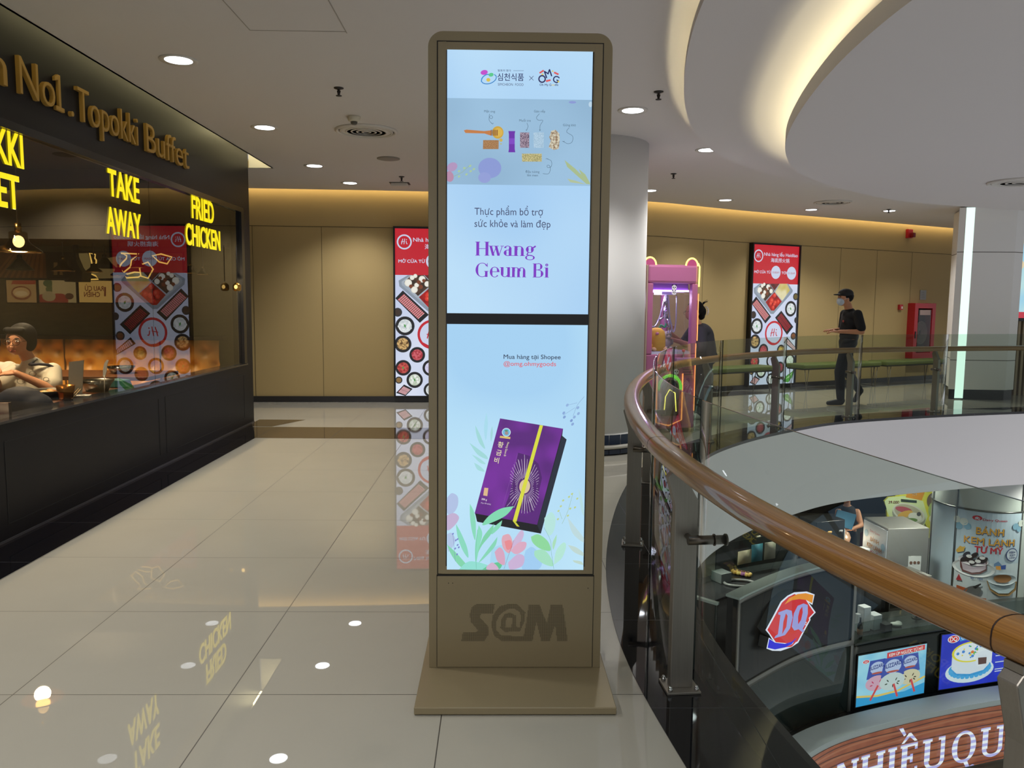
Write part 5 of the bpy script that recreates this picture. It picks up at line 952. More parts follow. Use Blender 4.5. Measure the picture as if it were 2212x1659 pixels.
# seated woman in the restaurant
p = aty(41, 742, 6.42); sx_, sy_ = p.x, 6.42
t = thing('person', 'woman with glasses and short black hair in white printed shirt eating at the table', 'person', (sx_, sy_+.1, 0))
Q = lambda x, y, z: (sx_+x, sy_+y, z); SHIRT = M('#c9c2b0', .8, noise=.12, scale=30)
fused('body', [('e', Q(0, 0, 1.13), (.083, .098, .108)), ('e', Q(-.01, -.035, 1.075), (.06, .06, .065)), ('c', Q(.02, .03, 1.03), Q(.05, .07, .93), .05, .055), ('e', Q(.07, .12, .72), (.16, .12, .2)), ('c', Q(.2, .1, .87), Q(.27, -.07, .74), .047, .04), ('c', Q(.27, -.07, .745), Q(.08, -.2, .88), .038, .026), ('c', Q(-.1, .1, .86), Q(-.16, -.05, .76), .047, .04), ('c', Q(-.16, -.05, .76), Q(-.04, -.24, .82), .038, .026), ('e', Q(.07, .12, .52), (.17, .15, .1)), ('c', Q(.0, .1, .5), Q(-.0, -.3, .48), .085, .06), ('c', Q(.15, .1, .5), Q(.15, -.3, .48), .085, .06), ('c', Q(0, -.3, .47), Q(0, -.3, .06), .05, .04), ('c', Q(.15, -.3, .47), Q(.15, -.3, .06), .05, .04)], SKINL, t, .011, 4)
b = MB(); fingers(b, Q(.085, -.195, .88), (-.95, -.25, -.05), (0, -.2, 1), (-.2, .9, .2), SKINL, curl=1.1, spread=.1); b.build('hand', t); b = MB(); fingers(b, Q(-.045, -.235, .82), (-.55, -.2, .75), (.5, -.8, .2), (.8, .4, .3), SKINL, curl=1.0, spread=.1); b.build('hand', t)
face(t, Q(0, -.005, 1.12), (.06, -.98, -.1), (0, 0, 1), SKINL, .1, glasses=True)
fused('hair', [('e', Q(.015, .03, 1.17), (.1, .105, .095)), ('e', Q(.06, .04, 1.12), (.05, .07, .09)), ('e', Q(-.065, .02, 1.15), (.04, .07, .08)), ('c', Q(-.04, -.085, 1.205), Q(.06, -.06, 1.2), .028, .03)], HAIR, t, .01, 3)
fused('shirt', [('e', Q(.07, .12, .73), (.18, .14, .19)), ('e', Q(.06, .1, .86), (.2, .11, .08)), ('c', Q(.2, .1, .87), Q(.26, -.02, .77), .07, .075), ('c', Q(-.1, .1, .86), Q(-.15, -.02, .78), .07, .075), ('c', Q(.05, .06, .93), Q(.05, .08, .9), .068, .09)], SHIRT, t, .012, 3)
fused('trousers', [('e', Q(.07, .12, .52), (.19, .17, .1)), ('c', Q(.0, .1, .5), Q(-.0, -.3, .48), .1, .075), ('c', Q(.15, .1, .5), Q(.15, -.3, .48), .1, .075), ('c', Q(0, -.3, .47), Q(0, -.3, .08), .07, .06), ('c', Q(.15, -.3, .47), Q(.15, -.3, .08), .07, .06)], M('#22242c', .8), t, .014, 3)
b = MB(); b.tube([Q(.10, -.03, .93), Q(.15, .0, .935), Q(.2, .04, .925), Q(.25, .07, .89)], .012, M('#191c30', .7), 8); b.tube([Q(.085, -.02, .93), Q(.1, .06, .965), Q(.06, .13, .97), Q(.0, .1, .955)], .011, M('#191c30', .7), 8); b.build('collar_trim', bpy.data.objects['shirt'])
b = MB()
for x, y, z, r in ((.12, -.03, .86, .028), (.03, -.04, .8, .03), (.25, -.075, .82, .022)): b.tube([Q(x+r*math.cos(a), y-.012, z+r*.7*math.sin(a)) for a in (2*PI*i/16 for i in range(16))], .002, M('#4a4a44', .7), 5, closed=True)
b.build('shirt_print', bpy.data.objects['shirt'])
b = MB(); b.box(Q(-.13, -.26, .93), (.17, .004, .13), M('#b9b094', .8), ry=-.5, rz=.25); tag(b.build('paper_sheet', bevel=.001), 'cream printed paper held by the woman in the white shirt', 'paper')
p = aty(4, 760, 6.55); X_ = p.x-.14
t = thing('person', 'black haired diner in pale shirt half cut by the frame edge', 'person', (X_, 6.6, 0)); Q2 = lambda x, y, z: (X_+x, 6.55+y, z)
fused('body', [('e', Q2(-.02, 0, 1.12), (.085, .098, .108)), ('c', Q2(-.02, .03, 1.03), Q2(-.02, .06, .93), .05, .055), ('e', Q2(-.02, .1, .72), (.16, .12, .2)), ('c', Q2(.13, .1, .87), Q2(.16, -.08, .74), .047, .04), ('c', Q2(.16, -.08, .74), Q2(.02, -.2, .8), .038, .026), ('e', Q2(0, .1, .52), (.17, .15, .1)), ('c', Q2(-.07, .1, .5), Q2(-.07, -.3, .48), .085, .06), ('c', Q2(.07, .1, .5), Q2(.07, -.3, .48), .085, .06), ('c', Q2(-.07, -.3, .47), Q2(-.07, -.3, .06), .05, .04), ('c', Q2(.07, -.3, .47), Q2(.07, -.3, .06), .05, .04)], SKINL, t, .012, 4)
face(t, Q2(-.02, 0, 1.11), (-.1, -.98, 0), (0, 0, 1), SKINL, .1)
fused('hair', [('e', Q2(-.01, .025, 1.16), (.105, .115, .1)), ('e', Q2(.03, .05, 1.1), (.06, .08, .09))], HAIR, t, .011, 3)
fused('shirt', [('e', Q2(-.02, .1, .73), (.18, .14, .19)), ('e', Q2(-.02, .1, .86), (.2, .11, .08)), ('c', Q2(.13, .1, .87), Q2(.16, -.04, .77), .07, .075)], M('#b5b1a6', .8), t, .012, 3)

# ------------------------------------------------------------------ pink claw machine
PINK = M('#ad648d', .35, noise=.03, scale=4); PINKL = M('#d98fc0', .3); ROSE = M('#b9a08e', .35, .5)
A_ = Vector((1.66, 8.80, 0)); U_ = (Vector((2.262, 8.975, 0))-A_); CW = U_.length; U_.normalize(); V_ = Vector((-U_.y, U_.x, 0)); CD = .76; CH = 1.9
T = Matrix(((U_.x, V_.x, 0, A_.x), (U_.y, V_.y, 0, A_.y), (0, 0, 1, 0), (0, 0, 0, 1)))
t = thing('claw_machine', 'pink claw machine full of plush toys beside the white pillar', 'claw machine', tuple(A_+U_*CW/2+V_*CD/2))
b = MB(T); b.bb((0, 0, .05), (CW, CD, .9), PINK); b.build('lower_body', t, bevel=.015); b = MB(T); b.bb((.04, .04, .003), (CW-.04, CD-.04, .05), BLACK); b.build('plinth', t)
b = MB(T); b.bb((0, 0, 1.69), (CW, CD, CH), PINK); hd_ = b.build('header', t, bevel=.03)
for x in (0, CW-.07):
    for y in (0, CD-.07): b = MB(T); b.bb((x, y, .9), (x+.07, y+.07, 1.69), PINK); b.build('corner_post', t, bevel=.01)
b = MB(T); b.bb((-.022, -.01, .05), (-.002, .03, CH-.01), ROSE); b.build('edge_trim', t, bevel=.004)
b = MB(T); b.bb((.02, .02, .9), (CW-.02, CD-.02, .93), M('#c9cbe6', .3)); b.build('prize_floor', t)
CG = glass('#f0ecf6', 1.45)
for a, c in (((.07, .015, .93), (CW-.07, .021, 1.69)), ((.07, CD-.021, .93), (CW-.07, CD-.015, 1.69)), ((.015, .07, .93), (.021, CD-.07, 1.69)), ((CW-.021, .07, .93), (CW-.015, CD-.07, 1.69))): b = MB(T); b.bb(a, c, CG); b.build('window_pane', t)
b = MB(T); b.bb((.08, .08, 1.62), (CW-.08, CD-.08, 1.688), M('#b36bd0', .4)); b.build('inner_ceiling', t)
b = MB(T)
for x, y, dx, dy in ((.08, .06, CW-.16, .012), (.08, CD-.075, CW-.16, .012)): b.bb((x, y, 1.60), (x+dx, y+dy, 1.62), E('#cdb4ff', 6))
b.build('light_tube', t)
b = MB(T); b.bb((CW*.5, CD*.35, 1.57), (CW*.8, CD*.6, 1.62), M('#d9d4f0', .3)); b.cyl((CW*.66, CD*.46, 1.57), (CW*.66, CD*.46, 1.42), .02, CHROME, 12); b.cyl((CW*.66, CD*.46, 1.42), (CW*.66, CD*.46, 1.3), .03, CHROME, 14)
for k in range(3): a = 2*PI*k/3+.4; c, d = math.cos(a), math.sin(a); o_ = (CW*.66, CD*.46); b.tube([(o_[0]+.02*c, o_[1]+.02*d, 1.31), (o_[0]+.09*c, o_[1]+.09*d, 1.27), (o_[0]+.12*c, o_[1]+.12*d, 1.2), (o_[0]+.1*c, o_[1]+.1*d, 1.13)], .011, CHROME, 8)
b.build('claw', t)
b = MB(T)
for pts in ([(.08, .2, 1.46), (.13, .25, 1.27), (.24, .3, 1.2), (.34, .36, 1.3), (CW*.64, CD*.46, 1.56)], [(CW*.7, CD*.46, 1.56), (CW*.74, CD*.44, 1.3), (CW*.82, CD*.44, 1.14), (CW*.88, CD*.46, 1.25), (CW*.88, CD*.46, 1.56)], [(CW*.66, CD*.46, 1.5), (CW*.63, CD*.42, 1.25), (CW*.72, CD*.42, 1.22), (CW*.72, CD*.46, 1.5)]): b.tube(catmull(pts, 6), .008, M('#cfcfe0', .25, .6), 8)
b.build('cable', t)
NEY = E('#ffe46a', 3.2); NEO = E('#ff9a58', 1.7); NEG = E('#7fe04a', 1.0)
b = MB(T); b.tube([(CW+.006, -.004, 1.05+0), (CW+.006, -.004, 1.58)], .006, NEO, 8); b.build('neon_line', t); b = MB(T); b.tube([(CW+.008, -.004, 1.66), (CW+.01, -.004, 1.88), (CW-.01, -.004, 1.92)], .008, NEY, 8); b.build('neon_line', t)
for xc in (CW-.075, .03):
    b = MB(T); b.tube([(xc+.075*math.cos(a), .02, CH-.01+.085*math.sin(a)) for a in (PI*i/16 for i in range(17))], .009, NEY, 8); ne_ = b.build('neon_ear', t); b = MB(T); b.prism([(xc+.06*math.cos(a), CH-.01+.07*math.sin(a)) for a in (PI*i/16 for i in range(17))], .012, .03, M('#b04a7a', .4), 'y'); b.build('ear_panel', ne_)
b = MB(T); b.tube([(.14, -.012, .72), (.14, -.012, .13), (.3, -.012, .09), (.46, -.012, .15), (.46, -.012, .68)], .008, NEO, 8); b.tube([(CW-.012, -.012, .25), (CW-.012, -.012, 1.02)], .006, NEO, 8); b.build('neon_line', t)
b = MB(T); b.tube([(.3+.14*math.cos(a), -.012, .52+.14*math.sin(a)) for a in (math.radians(-10+200*i/20) for i in range(21))], .018, NEG, 8); b.ell((.3, -.012, .78), (.03, .008, .02), NEG); b.build('green_lamp_arch', t)
b = MB(T); b.prism([(.2, .2), (.42, .2), (.42, .5)]+[(.31+.11*math.cos(PI*i/12), .5+.11*math.sin(PI*i/12)) for i in range(1, 12)]+[(.2, .5)], -.004, .002, M('#241a2c', .2), 'y'); b.build('prize_door', t)
b = MB(T); b.tube([(.24, -.01, .25), (.25, -.01, .42), (.3, -.01, .5), (.37, -.01, .46), (.39, -.01, .25)], .006, NEY, 8); b.build('neon_loop', t)
b = MB(T); b.bb((.35, -.06, .78), (CW-.02, 0, .86), M('#c98ad0', .35)); b.cyl((.45, -.03, .86), (.45, -.03, .93), .008, CHROME, 8); b.ell((.45, -.03, .94), .018, M('#d84a6a', .3)); b.build('control_shelf', t, bevel=.006)
# small round bear stickers on the header and shelf
b = MB(T)
def sticker(x, y, z, s):
    for q in (-1, 1): b.cyl((x+q*.022*s, y, z+.03*s), (x+q*.022*s, y+.002, z+.03*s), .011*s, M('#1a1a1e', .5), 12)
    b.cyl((x, y-.001, z), (x, y+.002, z), .033*s, M('#e8e4ea', .5), 20)
    for q in (-1, 1): b.cyl((x+q*.013*s, y-.002, z+.004*s), (x+q*.013*s, y, z+.004*s), .008*s, M('#1a1a1e', .5), 10)
    b.cyl((x, y-.002, z-.012*s), (x, y, z-.012*s), .005*s, M('#1a1a1e', .5), 8)
sticker(CW*.53, .012, 1.645, .9); sticker(CW*.53, .012, 1.59, .8); sticker(.38, -.004, .70, 1); sticker(.38, -.004, .63, 1); b.build('bear_sticker', hd_)
b = MB(T)
for k in range(3): b.bb((CW-.16, -.003, .66+k*.03), (CW-.03, 0, .672+k*.03), M('#6a5068', .5))
b.build('speaker_slot', t)
light('claw_glow', 'POINT', tuple(T @ Vector((CW*.5, CD*.5, 1.56))), 14, (.93, .86, 1), shadow_soft_size=.1)
light('claw_side_glow', 'POINT', tuple(T @ Vector((-.12, .35, 1.5))), 1.0, (.62, .6, 1), shadow_soft_size=.1)
def plush(x, y, z, s, m, label, extra=None, belly=None):
    """standing soft toy: body, head, ears, arms, feet, eyes"""
    P = lambda a, b_, c: tuple(T @ Vector((x+a*s, y+b_*s, z+c*s)))
    t = thing('plush_toy', label, 'plush toy', P(0, 0, 0), 'plush toys inside the claw machine')
    b = MB(); b.ell(P(0, 0, .5), (.42*s, .38*s, .52*s), m); b.build('body', t); b = MB(); b.ell(P(0, 0, 1.15), (.42*s, .38*s, .38*s), m); b.ell(P(0, -.33*s/s, 1.05), (.18*s, .12*s, .12*s), belly or m); b.build('head', t)
    for q in (-1, 1):
        b = MB(); b.ell(P(q*.32, 0, 1.48), (.13*s, .08*s, .13*s), m); b.build('ear', t); b = MB(); b.ell(P(q*.45, -.12, .6), (.12*s, .14*s, .26*s), m); b.build('arm', t); b = MB(); b.ell(P(q*.24, -.26, .12), (.18*s, .24*s, .13*s), belly or m); b.build('foot', t)
        b = MB(); b.ell(P(q*.16, -.35, 1.2), .045*s, M('#111111', .2), None, 10, 8); b.build('eye', t)
YP = M('#e3b83a', .9, noise=.06, scale=40); GP_ = M('#a9b2d2', .9, noise=.06, scale=40); WP = M('#d0cdd4', .9, noise=.06, scale=40)
plush(.085, .13, .932, .095, M('#e0ac3e', .9), 'small orange yellow plush bear in the claw machine front corner', belly=M('#f0d8b8', .9))
P3 = lambda a, b_, c: tuple(T @ Vector((a, b_, c)))
t2 = thing('plush_toy', 'big yellow plush with a green sprout on top in the claw machine', 'plush toy', P3(.215, .17, .932), 'plush toys inside the claw machine')
b = MB(); b.lathe([(.001, 0), (.085, .0), (.1, .05), (.098, .16), (.085, .22), (.05, .255), (.001, .262)], P3(.215, .17, .932), YP, 24); b.build('body', t2); b = MB(); b.tube(catmull([P3(.245, .17, 1.18), P3(.265, .17, 1.22), P3(.305, .16, 1.2), P3(.325, .16, 1.24)], 5), .012, M('#3f9a6a', .8), 8); b.build('sprout', t2)
for q in (-1, 1): b = MB(); b.ell(P3(.215+q*.07, .10, .95), (.03, .04, .025), M('#e8c88a', .9)); b.build('foot', t2)
b = MB(); b.ell(P3(.175, .085, 1.13), (.02, .01, .016), M('#d88a9a', .8)); b.build('cheek', t2)
plush(.1, .36, .932, .15, GP_, 'blue grey plush elephant-like toy seen through the side glass', belly=WP); plush(.32, .5, .932, .13, M('#8f8a78', .9), 'grey brown plush toy lying at the back of the claw machine', belly=M('#b5ae98', .9)); plush(.52, .5, .932, .14, M('#a09b86', .9), 'pale olive plush toy at the back corner of the claw machine', belly=M('#c0b9a0', .9)); plush(.12, .62, .932, .12, WP, 'whitish plush toy behind the blue grey one', belly=GP_)

# ------------------------------------------------------------------ benches, hose cabinet and other wall fittings
OLIVE = M('#5f6a32', .6, noise=.12, scale=20); LEGM = M('#8f8576', .3, .9)
def bench(pxa, pxb, label):
    q = []
    for px in (pxa, pxb):
        best = None; W_ = woff(.42)
        for i in range(len(W_)-1):
            a, c = W_[i], W_[i+1]; d = c-a; n = Vector((-d.y, d.x, 0)); r_ = atplane(px, 790, a, n); tt = (Vector((r_.x, r_.y, 0))-a).dot(d)/d.length_squared
            if 0 <= tt <= 1 and r_.y > 0: best = Vector((r_.x, r_.y, 0))
        q.append(best)
    d = (q[1]-q[0]); L = d.length; d.normalize(); n = Vector((d.y, -d.x, 0)); O_ = q[0]; T = Matrix(((d.x, n.x, 0, O_.x), (d.y, n.y, 0, O_.y), (0, 0, 1, 0), (0, 0, 0, 1)))
    t = thing('bench', label, 'bench', tuple(O_+d*L/2), 'green upholstered benches along the tan wall')
    b = MB(T); b.bb((0, -.21, .385), (L, .21, .46), OLIVE); b.build('seat', t, bevel=.025, seg=3); b = MB(T); b.bb((.03, -.19, .365), (L-.03, .19, .385), M('#2a2a1e', .6)); b.build('seat_frame', t)
    for x in (.12, L-.12):
        for y in (-.17, .17): b = MB(T); b.tube([(x-.05, y, .37), (x, y*1.03, .006), (x+.05, y, .37)], .007, LEGM, 8); b.build('leg', t)
bench(1500, 1657, 'green bench between the claw machine and the second hotpot poster'); bench(1716, 1884, 'green bench behind the walking man'); bench(1894, 2026, 'green bench under the red hose cabinet')
RD = M('#b3202a', .4)
p, d, n = wallp(1960); p2 = wallp(2010)[0]; Wd = .64
T = Matrix(((d.x, n.x, 0, p.x), (d.y, n.y, 0, p.y), (0, 0, 1, 0), (0, 0, 0, 1)))
t = thing('fire_hose_cabinet', 'red fire hose cabinet with glass door on the tan wall', 'hose cabinet', tuple(p))
b = MB(T); frame_ = [((0, 0, .45), (.1, .16, 1.53)), ((Wd-.1, 0, .45), (Wd, .16, 1.53)), ((.1, 0, .45), (Wd-.1, .16, .56)), ((.1, 0, 1.43), (Wd-.1, .16, 1.53))]
for a, c in frame_: b.bb(a, c, RD)
b.bb((.1, .002, .56), (Wd-.1, .01, 1.43), M('#4a2a26', .7)); b.build('box', t, bevel=.006)
b = MB(T); b.bb((.13, .15, .6), (Wd-.13, .154, 1.4), glass('#c9c4c0', 1.5)); dp_ = b.build('door_pane', t)
b = MB(T)
for k in range(7): r = .05+.022*k; b.tube([(Wd/2+r*math.cos(a), .06+.004*k, .95+r*1.2*math.sin(a)) for a in (2*PI*i/28 for i in range(28))], .012, M('#c9c2b8', .7), 8, closed=True)
b.build('hose_coil', t)
b = MB(T); b.bb((.16, .154, 1.3), (Wd-.16, .157, 1.4), M('#b59a94', .5)); b.build('instruction_plate', t); b = MB(T); b.bb((.03, .16, .85), (.06, .175, .98), BLACK); b.build('handle', dp_)
p, d, n = wallp(1984); T = Matrix(((d.x, n.x, 0, p.x), (d.y, n.y, 0, p.y), (0, 0, 1, 0), (0, 0, 0, 1))); t = thing('notice_plate', 'grey notice plate above the red hose cabinet', 'notice', tuple(p)); b = MB(T); b.bb((0, .001, 1.60), (.19, .012, 1.79), M('#8d8f8c', .5)); b.build('plate', t)
b = MB(T)
for k in range(4): b.bb((.03, .012, 1.64+k*.035), (.15-.01*k, .0135, 1.645+k*.035), M('#5a5c5a', .6))
b.build('printed_lines', t)
p, d, n = wallp(1938); T = Matrix(((d.x, n.x, 0, p.x), (d.y, n.y, 0, p.y), (0, 0, 1, 0), (0, 0, 0, 1))); t = thing('alarm_button', 'small red fire alarm call point beside the hose cabinet', 'alarm button', tuple(p)); b = MB(T); b.bb((0, .001, 1.40), (.1, .05, 1.50), RD); b.build('box', t, bevel=.006); b = MB(T); b.bb((.045, .05, 1.42), (.08, .054, 1.465), M('#d8d2c8', .4)); b.build('press_plate', t)
p, d, n = wallp(1946); T = Matrix(((d.x, n.x, 0, p.x), (d.y, n.y, 0, p.y), (0, 0, 1, 0), (0, 0, 0, 1))); t = thing('alarm_sounder', 'red fire alarm sounder high on the tan wall', 'alarm', tuple(p+Vector((0, 0, 2.8)))); b = MB(T); b.bb((0, .001, 2.78), (.14, .06, 2.95), RD); b.build('base', t, bevel=.006); b = MB(T); b.bb((.05, .06, 2.79), (.13, .13, 2.88), M('#8a1c22', .3)); b.build('horn', t, bevel=.01)
# poster on the slatted wall at the right
t = thing('framed_poster', 'black framed blue dessert poster cut by the frame edge', 'poster', (8.3, 12.95, 1.3)); b = MB()
X0, X1, Z0, Z1, YP_ = 8.32, 9.5, 1.24, 2.76, 12.96
for a, c in (((X0, YP_, Z0), (X0+.055, YP_+.08, Z1)), ((X1-.055, YP_, Z0), (X1, YP_+.08, Z1)), ((X0, YP_, Z0), (X1, YP_+.08, Z0+.05)), ((X0, YP_, Z1-.05), (X1, YP_+.08, Z1))): b.bb(a, c, M('#0e0f12', .25))
b.build('frame', t)
cv = Canvas(lambda u, v, k: (u, YP_+.05-k, v)); e = lambda h: E(h, .85); cv.rect(X0+.05, Z0+.04, X1-.05, Z1-.04, E('#bfe6e8', .9, '#a3d8ee', 2)); cv.rect(X0+.05, Z0+.04, X1-.05, Z0+.15, e('#c93a4a'))
for x, z, r, c in ((.1, 1.42, .1, '#e8c8c0'), (.22, 1.35, .12, '#d9e4b0'), (.12, 1.2, .05, '#f0b8c8'), (.2, 1.08, .09, '#c9403f'), (.24, .92, .09, '#f0dcb0'), (.14, .8, .05, '#c93a50'), (.2, .55, .1, '#efe0a8'), (.16, .6, .05, '#4a4a4a'), (.13, .42, .11, '#5a6468'), (.2, .3, .05, '#8fae8a'), (.09, 1.3, .03, '#d8d86a')): cv.disc(X0+x, Z0+z, r, e(c))
cv.line([(X0+.1, Z0+.15), (X0+.16, Z0+.4)], .015, e('#6a8a7a')); cv.build('print', t)
# ------------------------------------------------------------------ lower storey: ice cream booth seen over the rail
BO = .10
def rhit(px, py, o=BO):
    d = ray(px, py); best = None; P = ring(o, 0)
    for i in range(60, len(P)-1):
        a, c = P[i], P[i+1]; e = c-a; n = Vector((-e.y, e.x, 0)); den = d.dot(n)
        if abs(den) < 1e-9: continue
        k = (a-CAMP).dot(n)/den; q = CAMP+d*k; tt = (Vector((q.x, q.y, 0))-a).dot(e)/e.length_squared
        if k > 0 and -.001 <= tt <= 1.001: best = (RS[i]+(RS[i+1]-RS[i])*tt, q.z)
    return best
def rfn(o): return lambda u, v, k: rat(u, o-k, v)
def tplane(s, o):
    P = rat(s, o, 0); t_ = rtan(s); n = Vector((-t_.y, t_.x, 0)); return P, t_, n
def thit(px, py, pl): q = atplane(px, py, pl[0], pl[2]); return ((q-pl[0]).dot(pl[1]), q.z)
def tfn(pl, o=0): return lambda u, v, k: pl[0]+pl[1]*u+pl[2]*(o-k)+Vector((0, 0, v))
def rpts(pts, o=BO): return [rhit(*p, o) for p in pts]
def dense(P, n=6):
    out = []
    for i in range(len(P)): a = P[i]; c = P[(i+1) % len(P)]; out += [(a[0]+(c[0]-a[0])*k/n, a[1]+(c[1]-a[1])*k/n) for k in range(n)]
    return out
s0 = rhit(1590, 1400)[0]; s1 = rhit(1846, 1330)[0]; zt = rhit(1700, 1240)[1]; zb = rhit(1720, 1420)[1]
zt = min(max(zt, -2.7), -2.0); zb = min(max(zb, -3.5), -3.0)
DKP = M('#15161a', .3, spec=.5); ALU = M('#8d8a86', .35, .6); CAPG = M('#b9c6c0', .2)
def curved(b, o0, o1, za, zc, sa, sc, m):
    A = ring(o0, 0, sa, sc); B = ring(o1, 0, sa, sc)
    b.strip(zz(A, za), zz(A, zc), m); b.strip(zz(B, zc), zz(B, za), m); b.strip(zz(A, zc), zz(B, zc), m, False); b.strip(zz(B, za), zz(A, za), m, False)
    for e_ in (0, -1): b.add([zz(A, za)[e_], zz(A, zc)[e_], zz(B, zc)[e_], zz(B, za)[e_]], [(0, 1, 2, 3)], m)
t = thing('booth_wall', 'tall black curved sign wall of the ice cream booth on the lower floor', 'booth wall', tuple(rat((s0+s1)/2, BO, ZL)))
b = MB(); curved(b, BO, BO+.14, ZL+.02, zt, s0, s1, DKP); b.build('panel', t)
b = MB(); curved(b, BO-.02, BO+.16, zt, zt+.03, s0, s1, CAPG); b.build('top_cap', t)
b = MB(); curved(b, BO-.015, BO+.0, zb-.05, zb+.03, s0, s1, ALU); curved(b, BO-.015, BO, ZL+.02, zt, s0, s0+.05, ALU); curved(b, BO-.015, BO, ZL+.02, zt, s1-.05, s1, ALU); curved(b, BO-.015, BO, zt-.05, zt, s0, s1, ALU); b.build('metal_frame', t)
b = MB(); curved(b, BO-.006, BO-.001, ZL+.03, zb-.05, s0+.05, s1-.05, M('#25302f', .08, spec=.8)); b.build('dark_glass', t)
# round DQ sign standing off the wall
t = thing('illuminated_sign', 'red lit DQ sign on the black booth wall', 'sign', tuple(rat(rhit(1707, 1340)[0], BO, rhit(1707, 1340)[1])))
def z2(x, y): return (1500+x*400/2212, 1180+y*400/2212)
z2k = lambda pts: [z2(*p) for p in pts]
SO = BO-.13
OUT = z2k([(848, 1000), (930, 850), (1030, 660), (1110, 590), (1190, 550), (1260, 545), (1340, 540), (1435, 575), (1408, 700), (1360, 670), (1395, 715), (1448, 790), (1382, 858), (1385, 880), (1330, 980), (1240, 1150), (1160, 1205), (1030, 1250), (930, 1248), (860, 1222), (888, 1090), (940, 1130), (890, 1050)])
PL_ = tplane(rhit(1707, 1340, SO)[0], SO); sp_ = lambda pts: [thit(*p, PL_) for p in pts]
P = sp_(OUT); b = MB(); tri = tessellate_polygon([[Vector((x, y, 0)) for x, y in P]]); F0 = tfn(PL_); F_ = [F0(u, v, 0) for u, v in P]; K_ = [F0(u, v, -.15) for u, v in P]; n_ = len(P)
b.add(F_+K_, [tuple(q) for q in tri]+[(i, (i+1) % n_, n_+(i+1) % n_, n_+i) for i in range(n_)], M('#5a5c5e', .4)); b.build('housing', t)
cv = Canvas(tfn(PL_, -.001), .0004)
def ep(pts, c, s=1.0): cv.poly(sp_(z2k(pts)), E(c, s))
cv.poly(P, E('#e4e6ff', 1.2))
ep([(870, 998), (945, 860), (1045, 672), (1120, 605), (1195, 570), (1330, 640), (1380, 720), (1428, 790), (1365, 855), (1370, 880), (1315, 975), (1228, 1140), (1120, 1160), (970, 1145)], '#e0141e'); ep([(1075, 695), (1130, 620), (1230, 570), (1330, 560), (1420, 583), (1405, 680), (1330, 640), (1250, 630), (1160, 645)], '#ff9a12'); ep([(893, 1105), (960, 1150), (1080, 1165), (1160, 1140), (1222, 1090), (1160, 1170), (1080, 1208), (960, 1232), (872, 1212)], '#1414ee'); ep([(1085, 1205), (1165, 1170), (1225, 1095), (1240, 1110), (1160, 1200)], '#e0141e')
LAV = E('#a9a8f2', 1.0); LED_W = E('#e9e8ff', 1.2)
def eg(pts, m): cv.poly(sp_(z2k(pts)), m)
eg([(1000, 790), (1100, 752), (1160, 770), (1172, 850), (1140, 980), (1080, 1060), (950, 1100), (965, 1070), (995, 1050), (1025, 820), (1000, 815)], LAV); eg([(1090, 800), (1110, 830), (1095, 960), (1045, 1050), (1060, 900)], E('#e0141e', 1))
eg([(1185, 800), (1230, 710), (1300, 682), (1350, 700), (1352, 800), (1320, 930), (1290, 985), (1310, 1010), (1290, 1030), (1240, 990), (1190, 1005), (1160, 960)], LAV); eg([(1255, 760), (1285, 720), (1290, 790), (1270, 880), (1235, 930), (1235, 840)], E('#e0141e', 1))
cv.disc(*thit(*z2(1328, 922), PL_), .022, LED_W); cv.disc(*thit(*z2(1328, 922), PL_), .015, E('#e0141e', 1)); cv.build('sign_face', t)
# low counter with lit posters
ca = s1+.01; cb = s1+4.2; ZT = -3.17
t = thing('booth_counter', 'low dark curved booth counter carrying lit posters on the lower floor', 'counter', tuple(rat(ca+1.5, BO, ZL)))
b = MB(); curved(b, BO+.01, BO+.7, ZL+.02, ZT-.03, ca, cb, M('#1d2222', .25)); b.build('body', t); b = MB(); curved(b, BO-.02, BO+.72, ZT-.03, ZT, ca, cb, M('#2e3230', .2)); b.build('counter_top', t)
b = MB(); curved(b, BO-.004, BO+.006, ZT, ZT+.28, ca, cb, glass('#dfe6e4', 1.45)); b.build('glass_guard', t)
def zc4(x, y): return (1840+x*372/2064, 1360+y*299/1659)
zc4k = lambda pts: [zc4(*p) for p in pts]
def lit(label, quad, bg, draw):
    Q4 = zc4k(quad); pl = tplane((rhit(*Q4[0])[0]+rhit(*Q4[1])[0])/2, BO-.035); P = [thit(*q, pl) for q in Q4]; sa, sb = (P[0][0]+P[3][0])/2, (P[1][0]+P[2][0])/2; za, zc = max((P[3][1]+P[2][1])/2, ZL+.06), min((P[0][1]+P[1][1])/2, ZT-.05)
    c = pl[0]+Vector((0, 0, (za+zc)/2)); t = thing('lit_poster', label, 'poster', tuple(c), 'backlit posters on the booth counter'); f0 = tfn(pl)
    b = MB(); V8 = [f0(u, v, k) for k in (0, -.03) for u, v in ((sa-.015, za-.015), (sb+.015, za-.015), (sb+.015, zc+.015), (sa-.015, zc+.015))]; b.add(V8, [(0, 1, 2, 3), (7, 6, 5, 4), (0, 4, 5, 1), (1, 5, 6, 2), (2, 6, 7, 3), (3, 7, 4, 0)], M('#101214', .3)); b.build('frame', t)
    cv = Canvas(tfn(pl, -.001), .0004); cv.rect(sa, za, sb, zc, bg)
    f = lambda x, y: (sa+(sb-sa)*x, za+(zc-za)*y); draw(cv, f, sb-sa, zc-za); cv.build('print', t)
def grid(u0, v0, u1, v1, n=8):
    P = [(u0+(u1-u0)*i/n, v) for i in range(n+1) for v in (v0, v1)]; return P, [(2*i, 2*i+2, 2*i+3, 2*i+1) for i in range(n)]
EE = lambda h, h2=None: E(h, 1.0, h2, 3)
